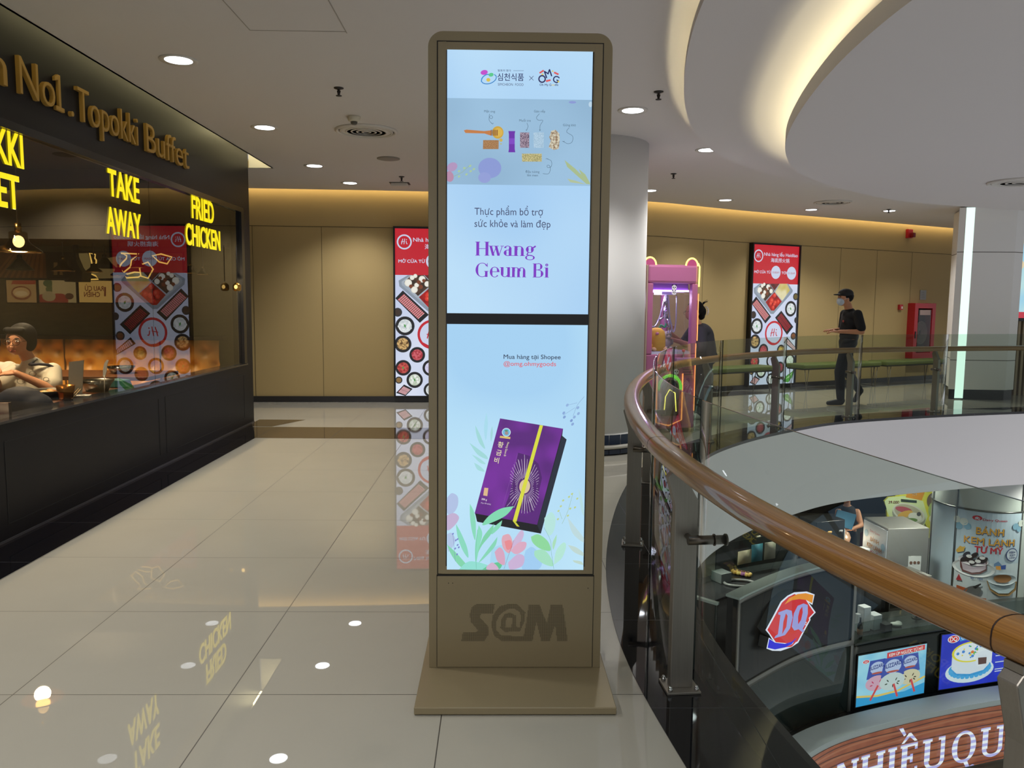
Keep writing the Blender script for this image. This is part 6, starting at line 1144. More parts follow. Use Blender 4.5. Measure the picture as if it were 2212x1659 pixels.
def d1(cv, f, w, h):
    cv.poly([f(0, 0), f(1, 0), f(1, .22), f(.7, .12), (f(.4, .14)), f(0, .2)], EE('#2f9fe0')); cv.line([f(0, .2), f(.3, .14), f(.6, .16), f(1, .34)], .03, EE('#e8c86a'))
    for x, c1, c2, sp in ((.28, '#d8a8c4', '#c93a6a', 1), (.76, '#d8cdb0', '#3a2c24', 1), (.5, '#c9d6dc', '#3a4a3a', 1.15)):
        y0 = .5 if sp == 1 else .48; cv.poly([f(x-.11*sp, .86), f(x+.11*sp, .86), f(x+.15*sp, y0), f(x-.15*sp, y0)], EE('#3a4fb0')); q = f(x, y0-.1); cv.disc(q[0], q[1], .16*w*sp, EE(c1), .15*h*sp)
        q = f(x, y0+.2); cv.disc(q[0], q[1], .105*w*sp, EE('#b9c6f0'), .12*h*sp); q = f(x-.11*sp, y0+.17); cv.text('BLIZZARD', q[0], q[1], .07*h*sp, EE('#1f2f80'), width=.22*w*sp, bold=.04, rot=.12); q = f(x, y0+.1); cv.disc(q[0], q[1], .08*w*sp, EE('#b8554a'), .02*h)
        for k in range(6): a = k*2.4; q = f(x+.08*sp*math.cos(a), y0-.12+.07*math.sin(a)); cv.disc(q[0], q[1], .02*w, EE(c2), .012*h, a)
        cv.line([f(x+.02, y0-.15), f(x+(.12 if x > .4 else -.12)*.7, y0-.42)], .035, EE('#d84a50'))
    cv.poly([f(.4, .86), f(.96, .9), f(.96, 1.0), f(.4, .97)], EE('#d83a44')); q = f(.43, .885); cv.text('KEM ÚP NGƯỢC TỪ MỸ', q[0], q[1], .06*h, EE('#f4e8ea'), width=.5*w, bold=.05, rot=.02); q = f(.1, .87); cv.disc(q[0], q[1], .05*w, EE('#e8e4f0'), .04*h); cv.disc(q[0], q[1], .042*w, EE('#d8283a'), .032*h); cv.text('DQ', q[0], q[1]-.02*h, .035*h, EE('#f0eef8'), align='c', bold=.05)
lit('light blue lit poster with three ice cream cups on the booth counter', [(95, 345), (912, 135), (850, 785), (25, 1020)], EE('#7cc4f0', '#a4dcf8'), d1)
def d2(cv, f, w, h):
    q = f(.13, .9); cv.disc(q[0], q[1], .065*w, EE('#f0eef8'), .07*h); cv.disc(q[0], q[1], .056*w, EE('#d8202e'), .06*h); cv.text('DQ', q[0], q[1]-.035*h, .075*h, EE('#f0eef8'), align='c', bold=.05); cv.poly([f(.2, .84), f(.36, .88), f(.35, .97), f(.19, .93)], EE('#3a8fe0')); q = f(.215, .87); cv.text('Cakes', q[0], q[1], .06*h, EE('#f0eef8'), width=.12*w, bold=.02, rot=.08)
    q = f(.33, .28); cv.disc(q[0], q[1], .27*w, EE('#d8e4f4'), .22*h); cv.disc(f(.33, .33)[0], f(.33, .33)[1], .235*w, EE('#3a9ae0'), .16*h)
    for k in range(14): a = PI+PI*k/13; q = f(.33+.215*math.cos(a), .31+.15*math.sin(a)); cv.disc(q[0], q[1], .024*w, EE('#48a8ea'), .03*h)
    cv.poly([f(.12, .62), f(.54, .62), f(.54, .36), f(.48, .26), f(.33, .22), f(.18, .26), f(.12, .36)], EE('#dce2f4')); q = f(.33, .63); cv.disc(q[0], q[1], .215*w, EE('#e8d83a'), .19*h); cv.disc(q[0], q[1], .19*w, EE('#e8ecf8'), .165*h)
    rnd = random.Random(9)
    for k in range(26): a = rnd.random()*2*PI; r = math.sqrt(rnd.random())*.92; q = f(.33+.17*r*math.cos(a), .63+.14*r*math.sin(a)); R_ = rnd.choice((.009, .013, .017))*w; cv.disc(q[0], q[1], R_, EE(rnd.choice(('#4a8ae0', '#e87a3a', '#5ab85a', '#e8d04a'))), R_*.8)
    cv.poly([f(.36, .6), f(.56, .66), f(.56, .4), f(.4, .34)], EE('#e4e8f8')); cv.poly([f(.4, .56), f(.5, .54), f(.5, .38), f(.41, .38)], EE('#5a3a38')); cv.poly([f(.4, .56), f(.5, .54), f(.5, .5), f(.4, .51)], EE('#dfe3f4'))
    for y, xs in ((.62, .1), (.5, .06), (.38, .14), (.25, .16), (.21, .1)): a = f(.6, y); c = f(.6+xs, y); cv.line([a, c], .014, EE('#d8dcf4'))
lit('deep blue lit poster with a spotted white cake on the booth counter', [(1085, 125), (2100, -120), (2150, 560), (1030, 760)], EE('#2236d8', '#1a2cc0'), d2)
# curved LED band below the ledge
LEDO = -.345; t = thing('led_display', 'curved brown LED display band with white lettering around the lower void', 'display', tuple(rat(10.5, LEDO, ZL-.6)))
la, lb = snear(2.0, 7.8), RS[-1]-1.2
def wave(z, w, m, cv): 
    A = []; n = 60
    for i in range(n+1): u = la+(lb-la)*i/n; A.append((u, z+.012*math.sin(u*3.1+z*40)))
    cv.line(A, w, m)
cv = Canvas(rfn(LEDO-.002), .0006); cv.shape(*grid(la, ZL-1.3, lb, ZL-.06, 60), E('#96492e', .85, '#a85a3a', 4))
for k in range(11): wave(ZL-.12-.105*k, .018, E('#5f2c1c', .8), cv); wave(ZL-.155-.105*k, .03, E('#b3694a', .8), cv)
STR = stripes('#f4f2ff', '#b4aeee', 1.15, 3.6); 
tq = rhit(*zc4(1300, 1140), LEDO); bq = rhit(*zc4(1290, 1500), LEDO); CHT = abs(tq[1]-bq[1]); 
u0 = rhit(*zc4(840, 1500), LEDO); u1 = rhit(*zc4(1720, 1150), LEDO); ZBASE = rhit(*zc4(960, 1600), LEDO)[1]-.06; CHT = min(max(CHT, .3), .6)
sc = CHT/.7
def led_word(s, u, acc):
    x = u
    for ch in s:
        g, w = serif(ch, .15, .075, .07)
        for vs, fs in g: cv.shape([(x+p[0]*sc*1.05, ZBASE+p[1]*sc) for p in vs], fs, STR)
        x += w*sc*1.05+.04
    return x
wU = [serif(c, .13, .05, .06)[1]*sc*1.05+.04 for c in 'NHIEUQUA']
uU = u0[0]-.03; xN = uU-sum(wU[:4]); led_word('NHIEU', xN, None); xE = xN+sum(wU[:3])
cv.poly([(xE+.02*sc, ZBASE+.74*sc), (xE+.1*sc, ZBASE+.74*sc), (xE+.25*sc, ZBASE+.86*sc), (xE+.4*sc, ZBASE+.74*sc), (xE+.48*sc, ZBASE+.74*sc), (xE+.28*sc, ZBASE+.95*sc), (xE+.22*sc, ZBASE+.95*sc)], STR); cv.poly([(xE-.08*sc, ZBASE+1.1*sc), (xE+.04*sc, ZBASE+1.1*sc), (xE+.14*sc, ZBASE+.93*sc), (xE+.08*sc, ZBASE+.9*sc)], STR)
uQ = rhit(*zc4(1185, 1350), LEDO)[0]-.03; led_word('QUA', uQ, None); xA = uQ+wU[5]+wU[6]; cv.poly([(xA+.1*sc, ZBASE+1.0*sc), (xA+.22*sc, ZBASE+1.0*sc), (xA+.34*sc, ZBASE+.78*sc), (xA+.26*sc, ZBASE+.76*sc)], STR)
cv.build('screen', t); b = MB(); curved(b, LEDO+.01, LEDO+.06, ZL-1.32, ZL-.05, la, lb, M('#101012', .5)); b.build('backing', t)

# booth equipment and things behind the counters
WORK = M('#1b1c1e', .3); SS = M('#8d8b86', .35, .5)
def ohit(px, py, o): s, z = rhit(px, py, o); q = rat(s, o, z); return q
def item(name, label, cat, px, py, z, size, m, rz=.45, bev=.005, group=None, o=None):
    p = atz(px, py, z) if o is None else ohit(px, py, o); z = p.z; size = (size[0], size[1], z-size[2] if o is not None and size[2] < -1 else size[2]); b = MB(); b.box((p.x, p.y, z-size[2]/2), size, m, rz=rz); o = b.build(name, bevel=bev); return tag(o, label, cat, group)
p = ohit(1640, 1240, 1.25); sB = rhit(1640, 1240, 1.25)[0]; BZ = p.z
t = thing('back_counter', 'dark booth back counter with small goods behind the sign wall', 'counter', (p.x, p.y, ZL)); b = MB(); curved(b, .95, 1.55, ZL+.01, BZ-.03, sB-1.3, sB+1.6, WORK); b.build('body', t); b = MB(); curved(b, .93, 1.57, BZ-.03, BZ, sB-1.3, sB+1.6, M('#2a2c2e', .2)); b.build('work_top', t)
def on_back(px, py, o=1.25): q = atz(px, py, BZ); return q
p = ohit(1540, 1272, .62); sC = rhit(1540, 1272, .62)[0]; t = thing('glass_top_case', 'pale glass topped display case at the end of the booth', 'display case', (p.x, p.y, ZL)); b = MB(); curved(b, .35, .88, ZL+.01, p.z-.03, sC-.35, min(sC+.35, s0-.03), M('#2a302f', .12, spec=.8)); b.build('body', t); b = MB(); curved(b, .33, .9, p.z-.03, p.z, sC-.37, min(sC+.37, s0-.02), M('#b9c6c0', .2)); b.build('glass_top', t)
p = on_back(1558, 1255); b = MB(); b.box((p.x, p.y, BZ+.0711), (.2, .2, .14), M('#6d7574', .4), rz=.5); tag(b.build('grey_box', bevel=.006), 'small grey box on the booth back counter', 'box')
p = on_back(1598, 1262); b = MB(); b.tube([(p.x+.22*math.cos(a), p.y+.13*math.sin(a), BZ+.018) for a in (2*PI*i/28 for i in range(28))], .018, M('#8f9290', .3), 8, closed=True); tag(b.build('oval_ring'), 'pale oval ring lying on the booth counter', 'ring')
b = MB(); curved(b, 1.40, 1.41, BZ, BZ+.5, sB-.9, sB+.75, glass('#dfe6e2', 1.4)); tag(b.build('glass_screen'), 'clear glass screen standing on the booth counter', 'glass screen')
for px, w_, h_, c, lab in ((1608, .2, .2, '#b5ad90', 'cream printed notice on the booth counter screen'), (1634, .17, .26, '#3a7a8a', 'teal printed notice on the booth counter screen'), (1662, .18, .26, '#9a9888', 'grey printed notice on the booth counter screen')):
    s_ = rhit(px, 1215, 1.39)[0]; b = MB(); curved(b, 1.385, 1.392, BZ+.14, BZ+.14+h_, s_-w_/2, s_+w_/2, M(c, .5))
    o = b.build('notice_card'); tag(o, lab, 'notice', 'notices on the booth counter screen')
for k, (c, lab) in enumerate((('#c9a04a', 'orange yellow packet beside the booth notices'), ('#d8c06a', 'yellow flower-like toy beside the booth notices'), ('#a06a9a', 'purple flower-like toy beside the booth notices'), ('#cfae5a', 'tan paper packet beside the booth notices'))):
    q = on_back(1588+k*9, 1240+k*2); b = MB()
    for j in range(6): b.ell((q.x+.035*math.cos(j), q.y+.035*math.sin(j), BZ+.036), (.03, .03, .03), M(c, .6), None, 10, 8)
    b.ell((q.x, q.y, BZ+.05), .03, M('#6a4a2a', .6), None, 10, 8); tag(b.build('small_goods'), lab, 'goods')
for px, w_, hh, lab in ((1650, .62, .62, 'black coffee machine block behind the booth notices'), (1712, .3, .5, 'dark grey appliance beside the handrail behind the booth wall')):
    s_ = rhit(px, 1200, 1.9)[0]+(.55 if w_ < .5 else 0); q = rat(s_, 1.9, 0); tt = thing('appliance', lab, 'appliance', (q.x, q.y, BZ)); b = MB(); curved(b, 1.7, 2.1, ZL+.01, BZ+hh, s_-w_, s_+w_*.7, M('#17181a', .3)); b.build('body', tt, bevel=.01)
    b = MB()
    for k in range(3): curved(b, 1.69, 1.7, BZ+hh*.6, BZ+hh*.6+.035, s_-.3+k*.2, s_-.23+k*.2, M(('#b9b4a0', '#c9a05a', '#8d8d8d')[k], .4))
    b.build('button_panel', tt)
# grey upright freezer with a printed side
sF = rhit(1955, 1170, 1.75)[0]; q = rat(sF, 1.95, 0); zF = rhit(1955, 1143, 1.6)[1]; tF = rtan(sF); rz = math.atan2(tF.y, tF.x)-.18; T = Matrix.Translation((q.x, q.y, 0)) @ Matrix.Rotation(rz, 4, 'Z'); dz_ = zF+1.95
t = thing('upright_freezer', 'tall grey metal freezer with notices behind the booth counter', 'freezer', (q.x, q.y, ZL)); b = MB(T); b.bb((-.36, -.34, ZL+.01), (.36, .4, zF), SS); b.build('cabinet', t, bevel=.012)
b = MB(T); b.bb((.02, -.348, dz_-2.75), (.24, -.341, dz_-2.42), M('#c9cbca', .5))
for k in range(3): b.cyl((.065+k*.065, -.352, dz_-2.53), (.065+k*.065, -.348, dz_-2.53), .026, M('#6a4a34', .6), 14)
b.build('notice_card', t); b = MB(T); b.bb((-.04, -.42, dz_-3.08), (.28, -.341, dz_-2.84), M('#202428', .4)); b.build('dispenser', t, bevel=.02)
b = MB(T); b.bb((-.366, -.33, dz_-3.6), (-.361, .39, dz_-1.99), M('#c3cbd6', .5)); sp0 = b.build('side_print', t)
cv = Canvas(lambda u, v, k: T @ Vector((-.3665-k, .39-u, v+dz_)), .0004)
for s_, v_, c, w_ in (('BÁNH', -2.30, '#d99a3a', .26), ('KEM LẠNH', -2.42, '#d99a3a', .44), ('TỪ MỸ', -2.54, '#c23a4a', .24)): cv.text(s_, .36, v_, .075, M(c, .5), width=w_, bold=.05, align='c')
cv.text('Dairy Queen', .36, -2.14, .04, M('#c23a4a', .5), width=.3, align='c'); cv.disc(.36, -2.8, .18, M('#d8d4dc', .5), .12); cv.disc(.36, -2.74, .15, M('#3a2a2c', .5), .07); cv.disc(.36, -2.74, .08, M('#d8d4dc', .5), .035); cv.disc(.1, -2.2, .06, M('#8fb4cc', .5)); cv.disc(.62, -2.3, .06, M('#8fb4cc', .5)); cv.build('side_lettering', sp0)
p = ohit(1890, 1205, 1.25); s_ = rhit(1880, 1205, 1.25)[0]; sH_ = s_; t = thing('shelf_unit', 'low dark shelf under the red tray', 'shelf', (p.x, p.y, ZL)); b = MB(); curved(b, 1.0, 1.5, ZL+.01, p.z-.05, max(s_-.75, sB+1.63), max(s_+.1, sB+1.9), WORK); b.build('body', t)
SZ = p.z-.05; b = MB(); b.box((p.x, p.y, SZ+.026), (.26, .2, .05), M('#b02a2a', .4), rz=.4); tag(b.build('red_tray', bevel=.01), 'red tray just above the handrail in front of the freezer', 'tray')
q = atz(1860, 1195, SZ); b = MB(); b.box((q.x, q.y, SZ+.041), (.22, .16, .08), M('#b9b8b4', .6), rz=.4); tag(b.build('paper_pack', bevel=.005), 'white paper pack beside the red tray', 'paper goods')
q = atz(1816, 1172, SZ); b = MB(); b.lathe([(.06, .001), (.06, .22), (.05, .25), (.001, .25)], (q.x, q.y, SZ), M('#b9bcbc', .5), 16); tag(b.build('bottle'), 'white tall bottle behind the handrail in the dark', 'bottle')
# things on the low counter right of the sign wall
def on_counter(px, py): return ohit(px, py, .4)
for px, py, w_, hh, c, lab in ((1866, 1335, .13, .36, '#c4c8ca', 'tall white plastic container on the booth counter'), (1888, 1338, .15, .22, '#aeb4b8', 'short white plastic container on the booth counter'), (1853, 1340, .06, .26, '#c4c8ca', 'narrow white plastic container beside the dark bottle')):
    s_ = rhit(px, py, .4)[0]; s_ = max(s_, ca+.05); q = rat(s_, .4, ZT); tt_ = rtan(s_); b = MB(); b.box((q.x, q.y, ZT+hh/2+.001), (w_, w_, hh), M(c, .4), rz=math.atan2(tt_.y, tt_.x)); tag(b.build('white_container', bevel=.008), lab, 'container')
s_ = max(rhit(1859, 1335, .2)[0], ca+.06); q = rat(s_, .2, ZT+.001); b = MB(); b.lathe([(.035, 0), (.037, .18), (.012, .24), (.012, .3), (.001, .3)], q, M('#14100e', .2), 14); b.lathe([(.038, .06), (.038, .14)], q, M('#8a5a3a', .6), 14); tag(b.build('sauce_bottle'), 'dark sauce bottle with brown band on the booth counter', 'bottle')
sSH = max(sH_+.1, sB+1.9); sM = rhit(1935, 1290, 1.2)[0]; q = rat(sM, 1.2, 0); t = thing('soft_serve_machine', 'steel ice cream machine behind the low counter', 'machine', (q.x, q.y, ZL)); b = MB(); curved(b, .98, 1.45, ZL+.01, -2.75, max(sM-.45, sSH+.05), sM+.45, M('#77756f', .4, .5)); b.build('cabinet', t, bevel=.01); b = MB(); curved(b, .97, .98, -3.2, -2.95, sM-.3, sM-.05, M('#5a5852', .35, .5)); b.build('front_hatch', t); b = MB(); q = rat(sM-.15, .93, -3.05); b.tube([q, q+Vector((0, 0, -.12)), q+Vector((.04, -.03, -.3))], .012, M('#b59a4a', .3, .6), 8); b.build('spout', t)
sK = rhit(1980, 1330, .5)[0]; q = rat(sK, .45, ZT); t = thing('kitchen_fan', 'round caged fan on the low counter', 'fan', tuple(q)); b = MB(); tt_ = rtan(sK)
for k in range(6): r = .03+.022*k; b.tube([q+tt_*(r*math.cos(a))+Vector((0, 0, .2+r*math.sin(a))) for a in (2*PI*i/24 for i in range(24))], .004, M('#8d8d8d', .3, .8), 6, closed=True)
b.build('cage', t); b = MB(); nn_ = Vector((-tt_.y, tt_.x, 0)); c0 = q+Vector((0, 0, .2)); b.cyl(c0+nn_*.01, c0+nn_*.09, .06, DARK, 16); b.build('motor', t); b = MB(); b.cyl(q+nn_*.05, c0+nn_*.05, .015, DARK, 8); b.lathe([(.07, .001), (.07, .012), (.001, .014)], q+nn_*.05, DARK, 16); b.build('stand', t)
s_ = rhit(1935, 1350, .35)[0]; q = rat(s_, .35, ZT); b = MB(); b.ell((q.x, q.y, ZT+.03), (.09, .06, .028), M('#b5b5b0', .8)); b.ell((q.x+.05, q.y+.02, ZT+.035), (.05, .05, .033), M('#b5b5b0', .8)); tag(b.build('white_cloth'), 'crumpled white cloth on the low booth counter', 'cloth')
s_ = rhit(1912, 1362, .3)[0]; q = rat(s_, .3, ZT+.051); b = MB(); b.box(q, (.14, .12, .1), BLACK, rz=.4); tag(b.build('card_reader', bevel=.006), 'small black device on the low booth counter', 'device')
# yellow bowl sign
Yb = 14.6; bp = lambda x, y: (lambda p: (p.x, p.z))(aty(1740+x*300/1843, 1050+y*270/1659, Yb))
t = thing('food_cutout_sign', 'yellow and green cutout sign with a big noodle bowl behind the freezer', 'sign', (aty(1960, 1110, Yb).x, Yb, -2.5)); b = MB()
OUTB = [bp(*p) for p in [(1050, 200), (1100, 150), (1200, 140), (1350, 60), (1760, 60), (1760, 700), (1560, 700), (1560, 640), (1620, 560), (1580, 480), (1150, 490), (1085, 420), (1080, 320), (1120, 300), (1070, 260)]]
b.prism(OUTB, Yb, Yb+.05, M('#c9c94a', .5), 'y'); b.build('board', t)
cv = Canvas(lambda u, v, k: (u, Yb-.001-k, v), .0008); mm = lambda c: M(c, .5)
cv.poly([bp(*p) for p in [(1050, 200), (1100, 150), (1300, 130), (1560, 200), (1620, 400), (1560, 560), (1150, 490), (1080, 330)]], mm('#c3d3a0')); cv.poly([bp(*p) for p in [(1350, 62), (1590, 62), (1540, 190), (1330, 150)]], mm('#c98a2a')); q = bp(1410, 125); cv.text('TH', q[0], q[1], .05, mm('#e8e0c8'), bold=.05)
q = bp(1100, 232); cv.text('39.000', q[0], q[1], .055, mm('#c0503a'), width=.2, bold=.05); cv.poly([bp(*p) for p in [(1265, 170), (1475, 190), (1475, 225), (1265, 208)]], mm('#2c3a36'))
def bd(x, y, rx, ry, c, rot=0): q = bp(x, y); cv.disc(q[0], q[1], rx*.00135, mm(c), ry*.00135, rot)
bd(1370, 395, 250, 150, '#8f9484', -.35); bd(1370, 360, 245, 130, '#c3c6ba', -.35); bd(1365, 355, 215, 108, '#a8a58e', -.35); bd(1300, 310, 120, 40, '#a8505a', -.2); bd(1320, 370, 110, 45, '#c9a04a', .3); bd(1450, 410, 100, 60, '#d3d6cc', -.3); bd(1400, 450, 90, 30, '#6a8a4a'); bd(1500, 370, 30, 30, '#4a4a4a')
bd(1690, 190, 90, 110, '#6a5a4a'); bd(1690, 310, 70, 110, '#9ab06a'); bd(1690, 430, 60, 60, '#d0d2b8'); cv.build('print', t)
b = MB(); q0 = bp(1300, 480); b.cyl((q0[0], Yb+.02, ZL), (q0[0], Yb+.02, q0[1]), .03, DARK, 10); q1 = bp(1650, 690); b.cyl((q1[0], Yb+.02, ZL), (q1[0], Yb+.02, q1[1]), .03, DARK, 10); b.build('post', t)
# person with tablet in the dark behind the booth
Yp = 14.0; pc = aty(1832, 1105, Yp); t = thing('person', 'person in dark sleeveless top holding a blue folder on the lower floor', 'person', (pc.x, Yp, ZL)); G3 = lambda x, y, z: (pc.x+x, Yp+y, ZL+z)
hz_ = pc.z-ZL
fused('body', [('e', G3(-.02, 0, hz_+.3), (.085, .1, .11)), ('c', G3(-.02, 0, hz_+.2), G3(-.02, .02, hz_+.1), .05, .06), ('e', G3(0, .03, hz_-.12), (.18, .12, .25)), ('c', G3(.17, 0, hz_), G3(.2, -.12, hz_-.22), .055, .045), ('c', G3(.2, -.12, hz_-.22), G3(-.08, -.3, hz_-.25), .042, .03), ('c', G3(-.18, 0, hz_), G3(-.25, -.12, hz_-.2), .055, .045), ('c', G3(-.25, -.12, hz_-.2), G3(-.15, -.3, hz_-.15), .042, .03), ('c', G3(-.08, .03, hz_-.35), G3(-.08, 0, .08), .1, .05), ('c', G3(.08, .03, hz_-.35), G3(.08, 0, .08), .1, .05)], SKINL, t, .016, 3)
b = MB(); fingers(b, G3(-.08, -.3, hz_-.25), (-1, -.2, 0), (0, 0, 1), (0, 1, 0), SKINL, curl=.5); b.build('hand', t); b = MB(); fingers(b, G3(-.15, -.3, hz_-.15), (-1, -.1, .1), (0, 0, 1), (0, 1, 0), SKINL, curl=.5); b.build('hand', t)
face(t, G3(-.02, 0, hz_+.29), (-.4, -.9, -.2), (0, 0, 1), SKINL, .1); fused('hair', [('e', G3(-.02, .03, hz_+.34), (.1, .11, .1))], HAIR, t, .014, 2)
fused('tank_top', [('e', G3(0, .03, hz_-.13), (.195, .135, .25)), ('e', G3(0, .03, hz_+.02), (.15, .11, .1))], M('#141216', .8), t, .016, 3); fused('trousers', [('e', G3(0, .03, hz_-.4), (.18, .13, .12)), ('c', G3(-.08, .03, hz_-.42), G3(-.08, 0, .1), .12, .08), ('c', G3(.08, .03, hz_-.42), G3(.08, 0, .1), .12, .08)], M('#1a1a20', .8), t, .016, 3)
b = MB(); b.box(G3(-.22, -.36, hz_-.05), (.42, .02, .28), M('#3a6a8a', .5), ry=.3, rz=.25); tag(b.build('folder', bevel=.004), 'blue folder held by the person on the lower floor', 'folder')
b = MB(); b.lathe([(.08, 0), (.1, .08), (.07, .16), (.001, .2)], G3(-.24, -.45, hz_-.42), E('#ffb98a', .7), 14); b.build('lamp_shade'); o = bpy.data.objects['lamp_shade']; o.name = 'table_lamp'; tag(o, 'small warm lit lamp in front of the person on the lower floor', 'lamp')
light('lower_table_glow', 'POINT', G3(-.24, -.6, hz_-.3), 6, (1, .75, .55), shadow_soft_size=.05)
p0 = aty(1825, 1160, 15.5); t = thing('slatted_partition', 'dark red slatted partition below the person with the folder', 'partition', (p0.x+.3, 15.5, ZL))
for k in range(4): p = aty(1829+k*18, 1150, 15.5); b = MB(); b.prism([(p.x-.045, ZL+.01), (p.x+.045, ZL+.01), (p.x+.045, p.z-.05)]+[(p.x+.045*math.cos(PI*i/8), p.z-.05+.045*math.sin(PI*i/8)) for i in range(1, 8)]+[(p.x-.045, p.z-.05)], 15.5, 15.54, M('#5a1c22', .5), 'y'); b.build('upright_slat', t)
b = MB(); b.bb((p0.x, 15.545, ZL+.3), (p.x+.1, 15.57, ZL+.4), M('#2a1214', .5)); b.build('cross_bar', t)
# big round pillar with ice cream advertisement
LC = aty(2112, 1150, 13.4); PRD = .74; lc = Vector((LC.x, 13.4, 0))
b = MB(); b.lathe([(PRD, ZL), (PRD, -1.06)], lc, M('#b9c0bc', .35), 56); struct(b.build('pillar', raw=True))
def cph(px): 
    d = ray(px, 1200); dx, dy = d.x, d.y; A2 = dx*dx+dy*dy; B2 = -2*(dx*lc.x+dy*lc.y); C2 = lc.x**2+lc.y**2-PRD**2; D2 = B2*B2-4*A2*C2
    k = (-B2-math.sqrt(max(D2, 0)))/(2*A2); return math.atan2(dy*k-lc.y, dx*k-lc.x)
def cpt(px, py):
    d = ray(px, py); dx, dy = d.x, d.y; A2 = dx*dx+dy*dy; B2 = -2*(dx*lc.x+dy*lc.y); C2 = lc.x**2+lc.y**2-PRD**2; D2 = B2*B2-4*A2*C2
    k = (-B2-math.sqrt(max(D2, 0)))/(2*A2); return (math.atan2(dy*k-lc.y, dx*k-lc.x), CAMH+d.z*k)
cfn = lambda u, v, k: (lc.x+(PRD+.012+k)*math.cos(u), lc.y+(PRD+.012+k)*math.sin(u), v)
def zp3(x, y): return (2020+x*192/1062, 1050+y*300/1659)
c3 = lambda x, y: cpt(*zp3(x, y))
ZA = c3(650, 320)[1]; aL = c3(250, 700)[0]; aR = c3(1000, 700)[0]; aM = (aL+aR)/2
t = thing('pillar_poster', 'white ice cream cake advertisement wrapped round the lower pillar', 'poster', (lc.x, lc.y-PRD, -2.5)); cv = Canvas(cfn, .0008)
cv.shape(*grid(aL, -3.9, aR, ZA, 14), M('#b5c6d4', .4)); cv.shape(*grid(aL, -3.9, aR, ZA-.85, 14), M('#c3cdd4', .4)); cv.shape(*grid(aL-.75, -3.9, aL-.05, ZA, 12), M('#b5c6d4', .4)); 
def ct(s, x0, y, x1, hpx, c, bold=.04, dy=0): a = c3(x0, y); b_ = c3(x1, y); h_ = abs(c3(x0, y-hpx)[1]-a[1]); cv.text(s, a[0], a[1], h_, M(c, .5), width=b_[0]-a[0], bold=bold)
def cd(x, y, rx, ry, c, rot=0): 
    q = c3(x, y); cv.disc(q[0], q[1], rx*.00155/PRD, M(c, .5), ry*.00155, rot)
def cp(pts, c): cv.poly([c3(*p) for p in pts], M(c, .5))
cd(505, 378, 46, 26, '#c22a38'); ct('DQ', 478, 392, 535, 24, '#e8e4f0', .06); ct('Dairy Queen', 570, 410, 855, 26, '#c22a38', .03)
ct('BÁNH', 492, 575, 820, 80, '#4a5a7a', .08); ct('BÁNH', 490, 565, 815, 80, '#d8a03a', .06); ct('KEM LẠNH', 350, 672, 940, 78, '#4a5a7a', .07); ct('KEM LẠNH', 348, 662, 935, 78, '#d8a03a', .05); ct('TỪ MỸ', 470, 782, 800, 72, '#c23440', .08)
for x, y, r, c in ((290, 470, 38, '#7fa8c0'), (390, 475, 36, '#7fa8c0'), (350, 420, 40, '#c9cfc8'), (270, 390, 36, '#c9cfc8'), (950, 480, 36, '#7fa8c0'), (1010, 440, 36, '#c9cfc8'), (985, 510, 30, '#7fa8c0')): cd(x, y, r, r, c)
cd(905, 815, 68, 72, '#2c3a7a'); cd(905, 815, 60, 64, '#c9d3de'); ct('100+', 872, 800, 940, 26, '#2c3a7a', .04); ct('KEM', 878, 832, 935, 22, '#2c3a7a', .04); ct('LẠNH', 868, 862, 938, 20, '#2c3a7a', .04)
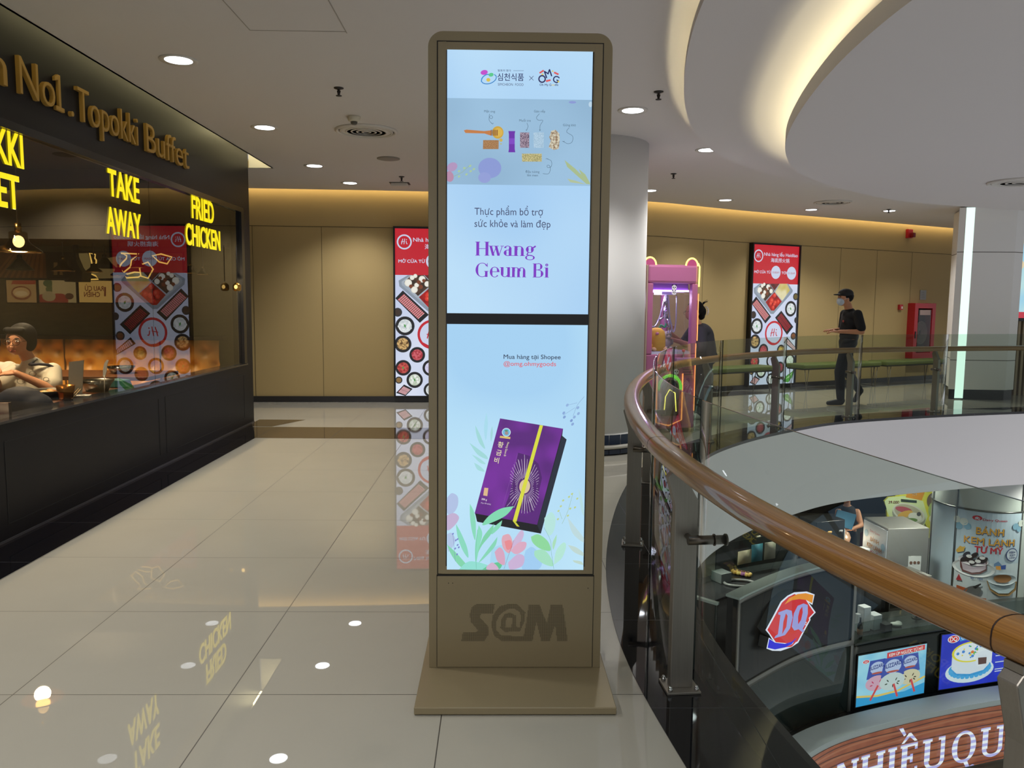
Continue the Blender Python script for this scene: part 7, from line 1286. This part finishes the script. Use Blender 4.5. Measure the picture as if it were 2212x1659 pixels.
cd(455, 980, 200, 90, '#cdd0d4'); cp([(305, 880), (610, 890), (610, 1000), (540, 1040), (440, 1050), (330, 1010), (308, 960)], '#6a4040'); cp([(318, 890), (600, 895), (600, 985), (530, 1020), (440, 1028), (340, 990)], '#b5a8b4'); cd(455, 885, 140, 55, '#c9c6cc')
for x, y in ((380, 810), (350, 865), (460, 905), (470, 820), (540, 860), (580, 880), (420, 860)): cd(x, y, 38, 26, '#2c2426', .6)
for x, y in ((410, 830), (510, 890), (560, 850), (440, 900)): cd(x, y, 26, 18, '#d8d8da')
ct('SD - 1000', 425, 1095, 565, 20, '#2a4a8a', .05); cp([(260, 1110), (295, 1040), (330, 1120)], '#a8323a'); cp([(262, 760), (310, 705), (340, 720), (370, 710), (350, 770), (280, 785)], '#c9a03a')
cp([(690, 920), (740, 890), (775, 930), (770, 960), (690, 950)], '#6a8ab0'); cp([(710, 945), (765, 945), (765, 995), (715, 985)], '#d89a4a'); cp([(768, 940), (825, 930), (820, 985), (770, 985)], '#3a55a0')
cp([(605, 1120), (945, 1130), (935, 1230), (860, 1300), (740, 1300), (640, 1230)], '#9a7a4a'); cp([(620, 1130), (930, 1140), (915, 1210), (850, 1270), (740, 1270), (650, 1210)], '#a3b4bc'); cd(790, 1110, 150, 60, '#bcc6cc'); cd(790, 1095, 90, 45, '#8a6038')
cp([(270, 1170), (395, 1215), (350, 1290), (265, 1255)], '#a8542c'); cp([(480, 1310), (600, 1330), (615, 1400), (440, 1340)], '#a8542c'); cd(440, 1250, 85, 60, '#5f6062', .4); cp([(450, 1190), (540, 1150), (545, 1165), (480, 1215)], '#222222')
cv.line([c3(*p) for p in ((750, 1430), (820, 1410), (870, 1410), (880, 1360), (930, 1345), (960, 1310))], .012, M('#a89a6a', .5)); cv.build('print', t)
b = MB(); q = [c3(x, 320)[1] for x in (650,)][0]
for z in (ZA+.02,): b.tube([(lc.x+(PRD+.012)*math.cos(a), lc.y+(PRD+.012)*math.sin(a), z) for a in (2*PI*i/60 for i in range(60))], .012, M('#6a6c6a', .3, .8), 8, closed=True)
for a in (aL-.025, aR+.02, aL-.78): b.tube([cfn(a, ZL+.02, .0), cfn(a, -1.08, .0)], .014, M('#6a6c6a', .3, .8), 8)
b.build('metal_band', t)
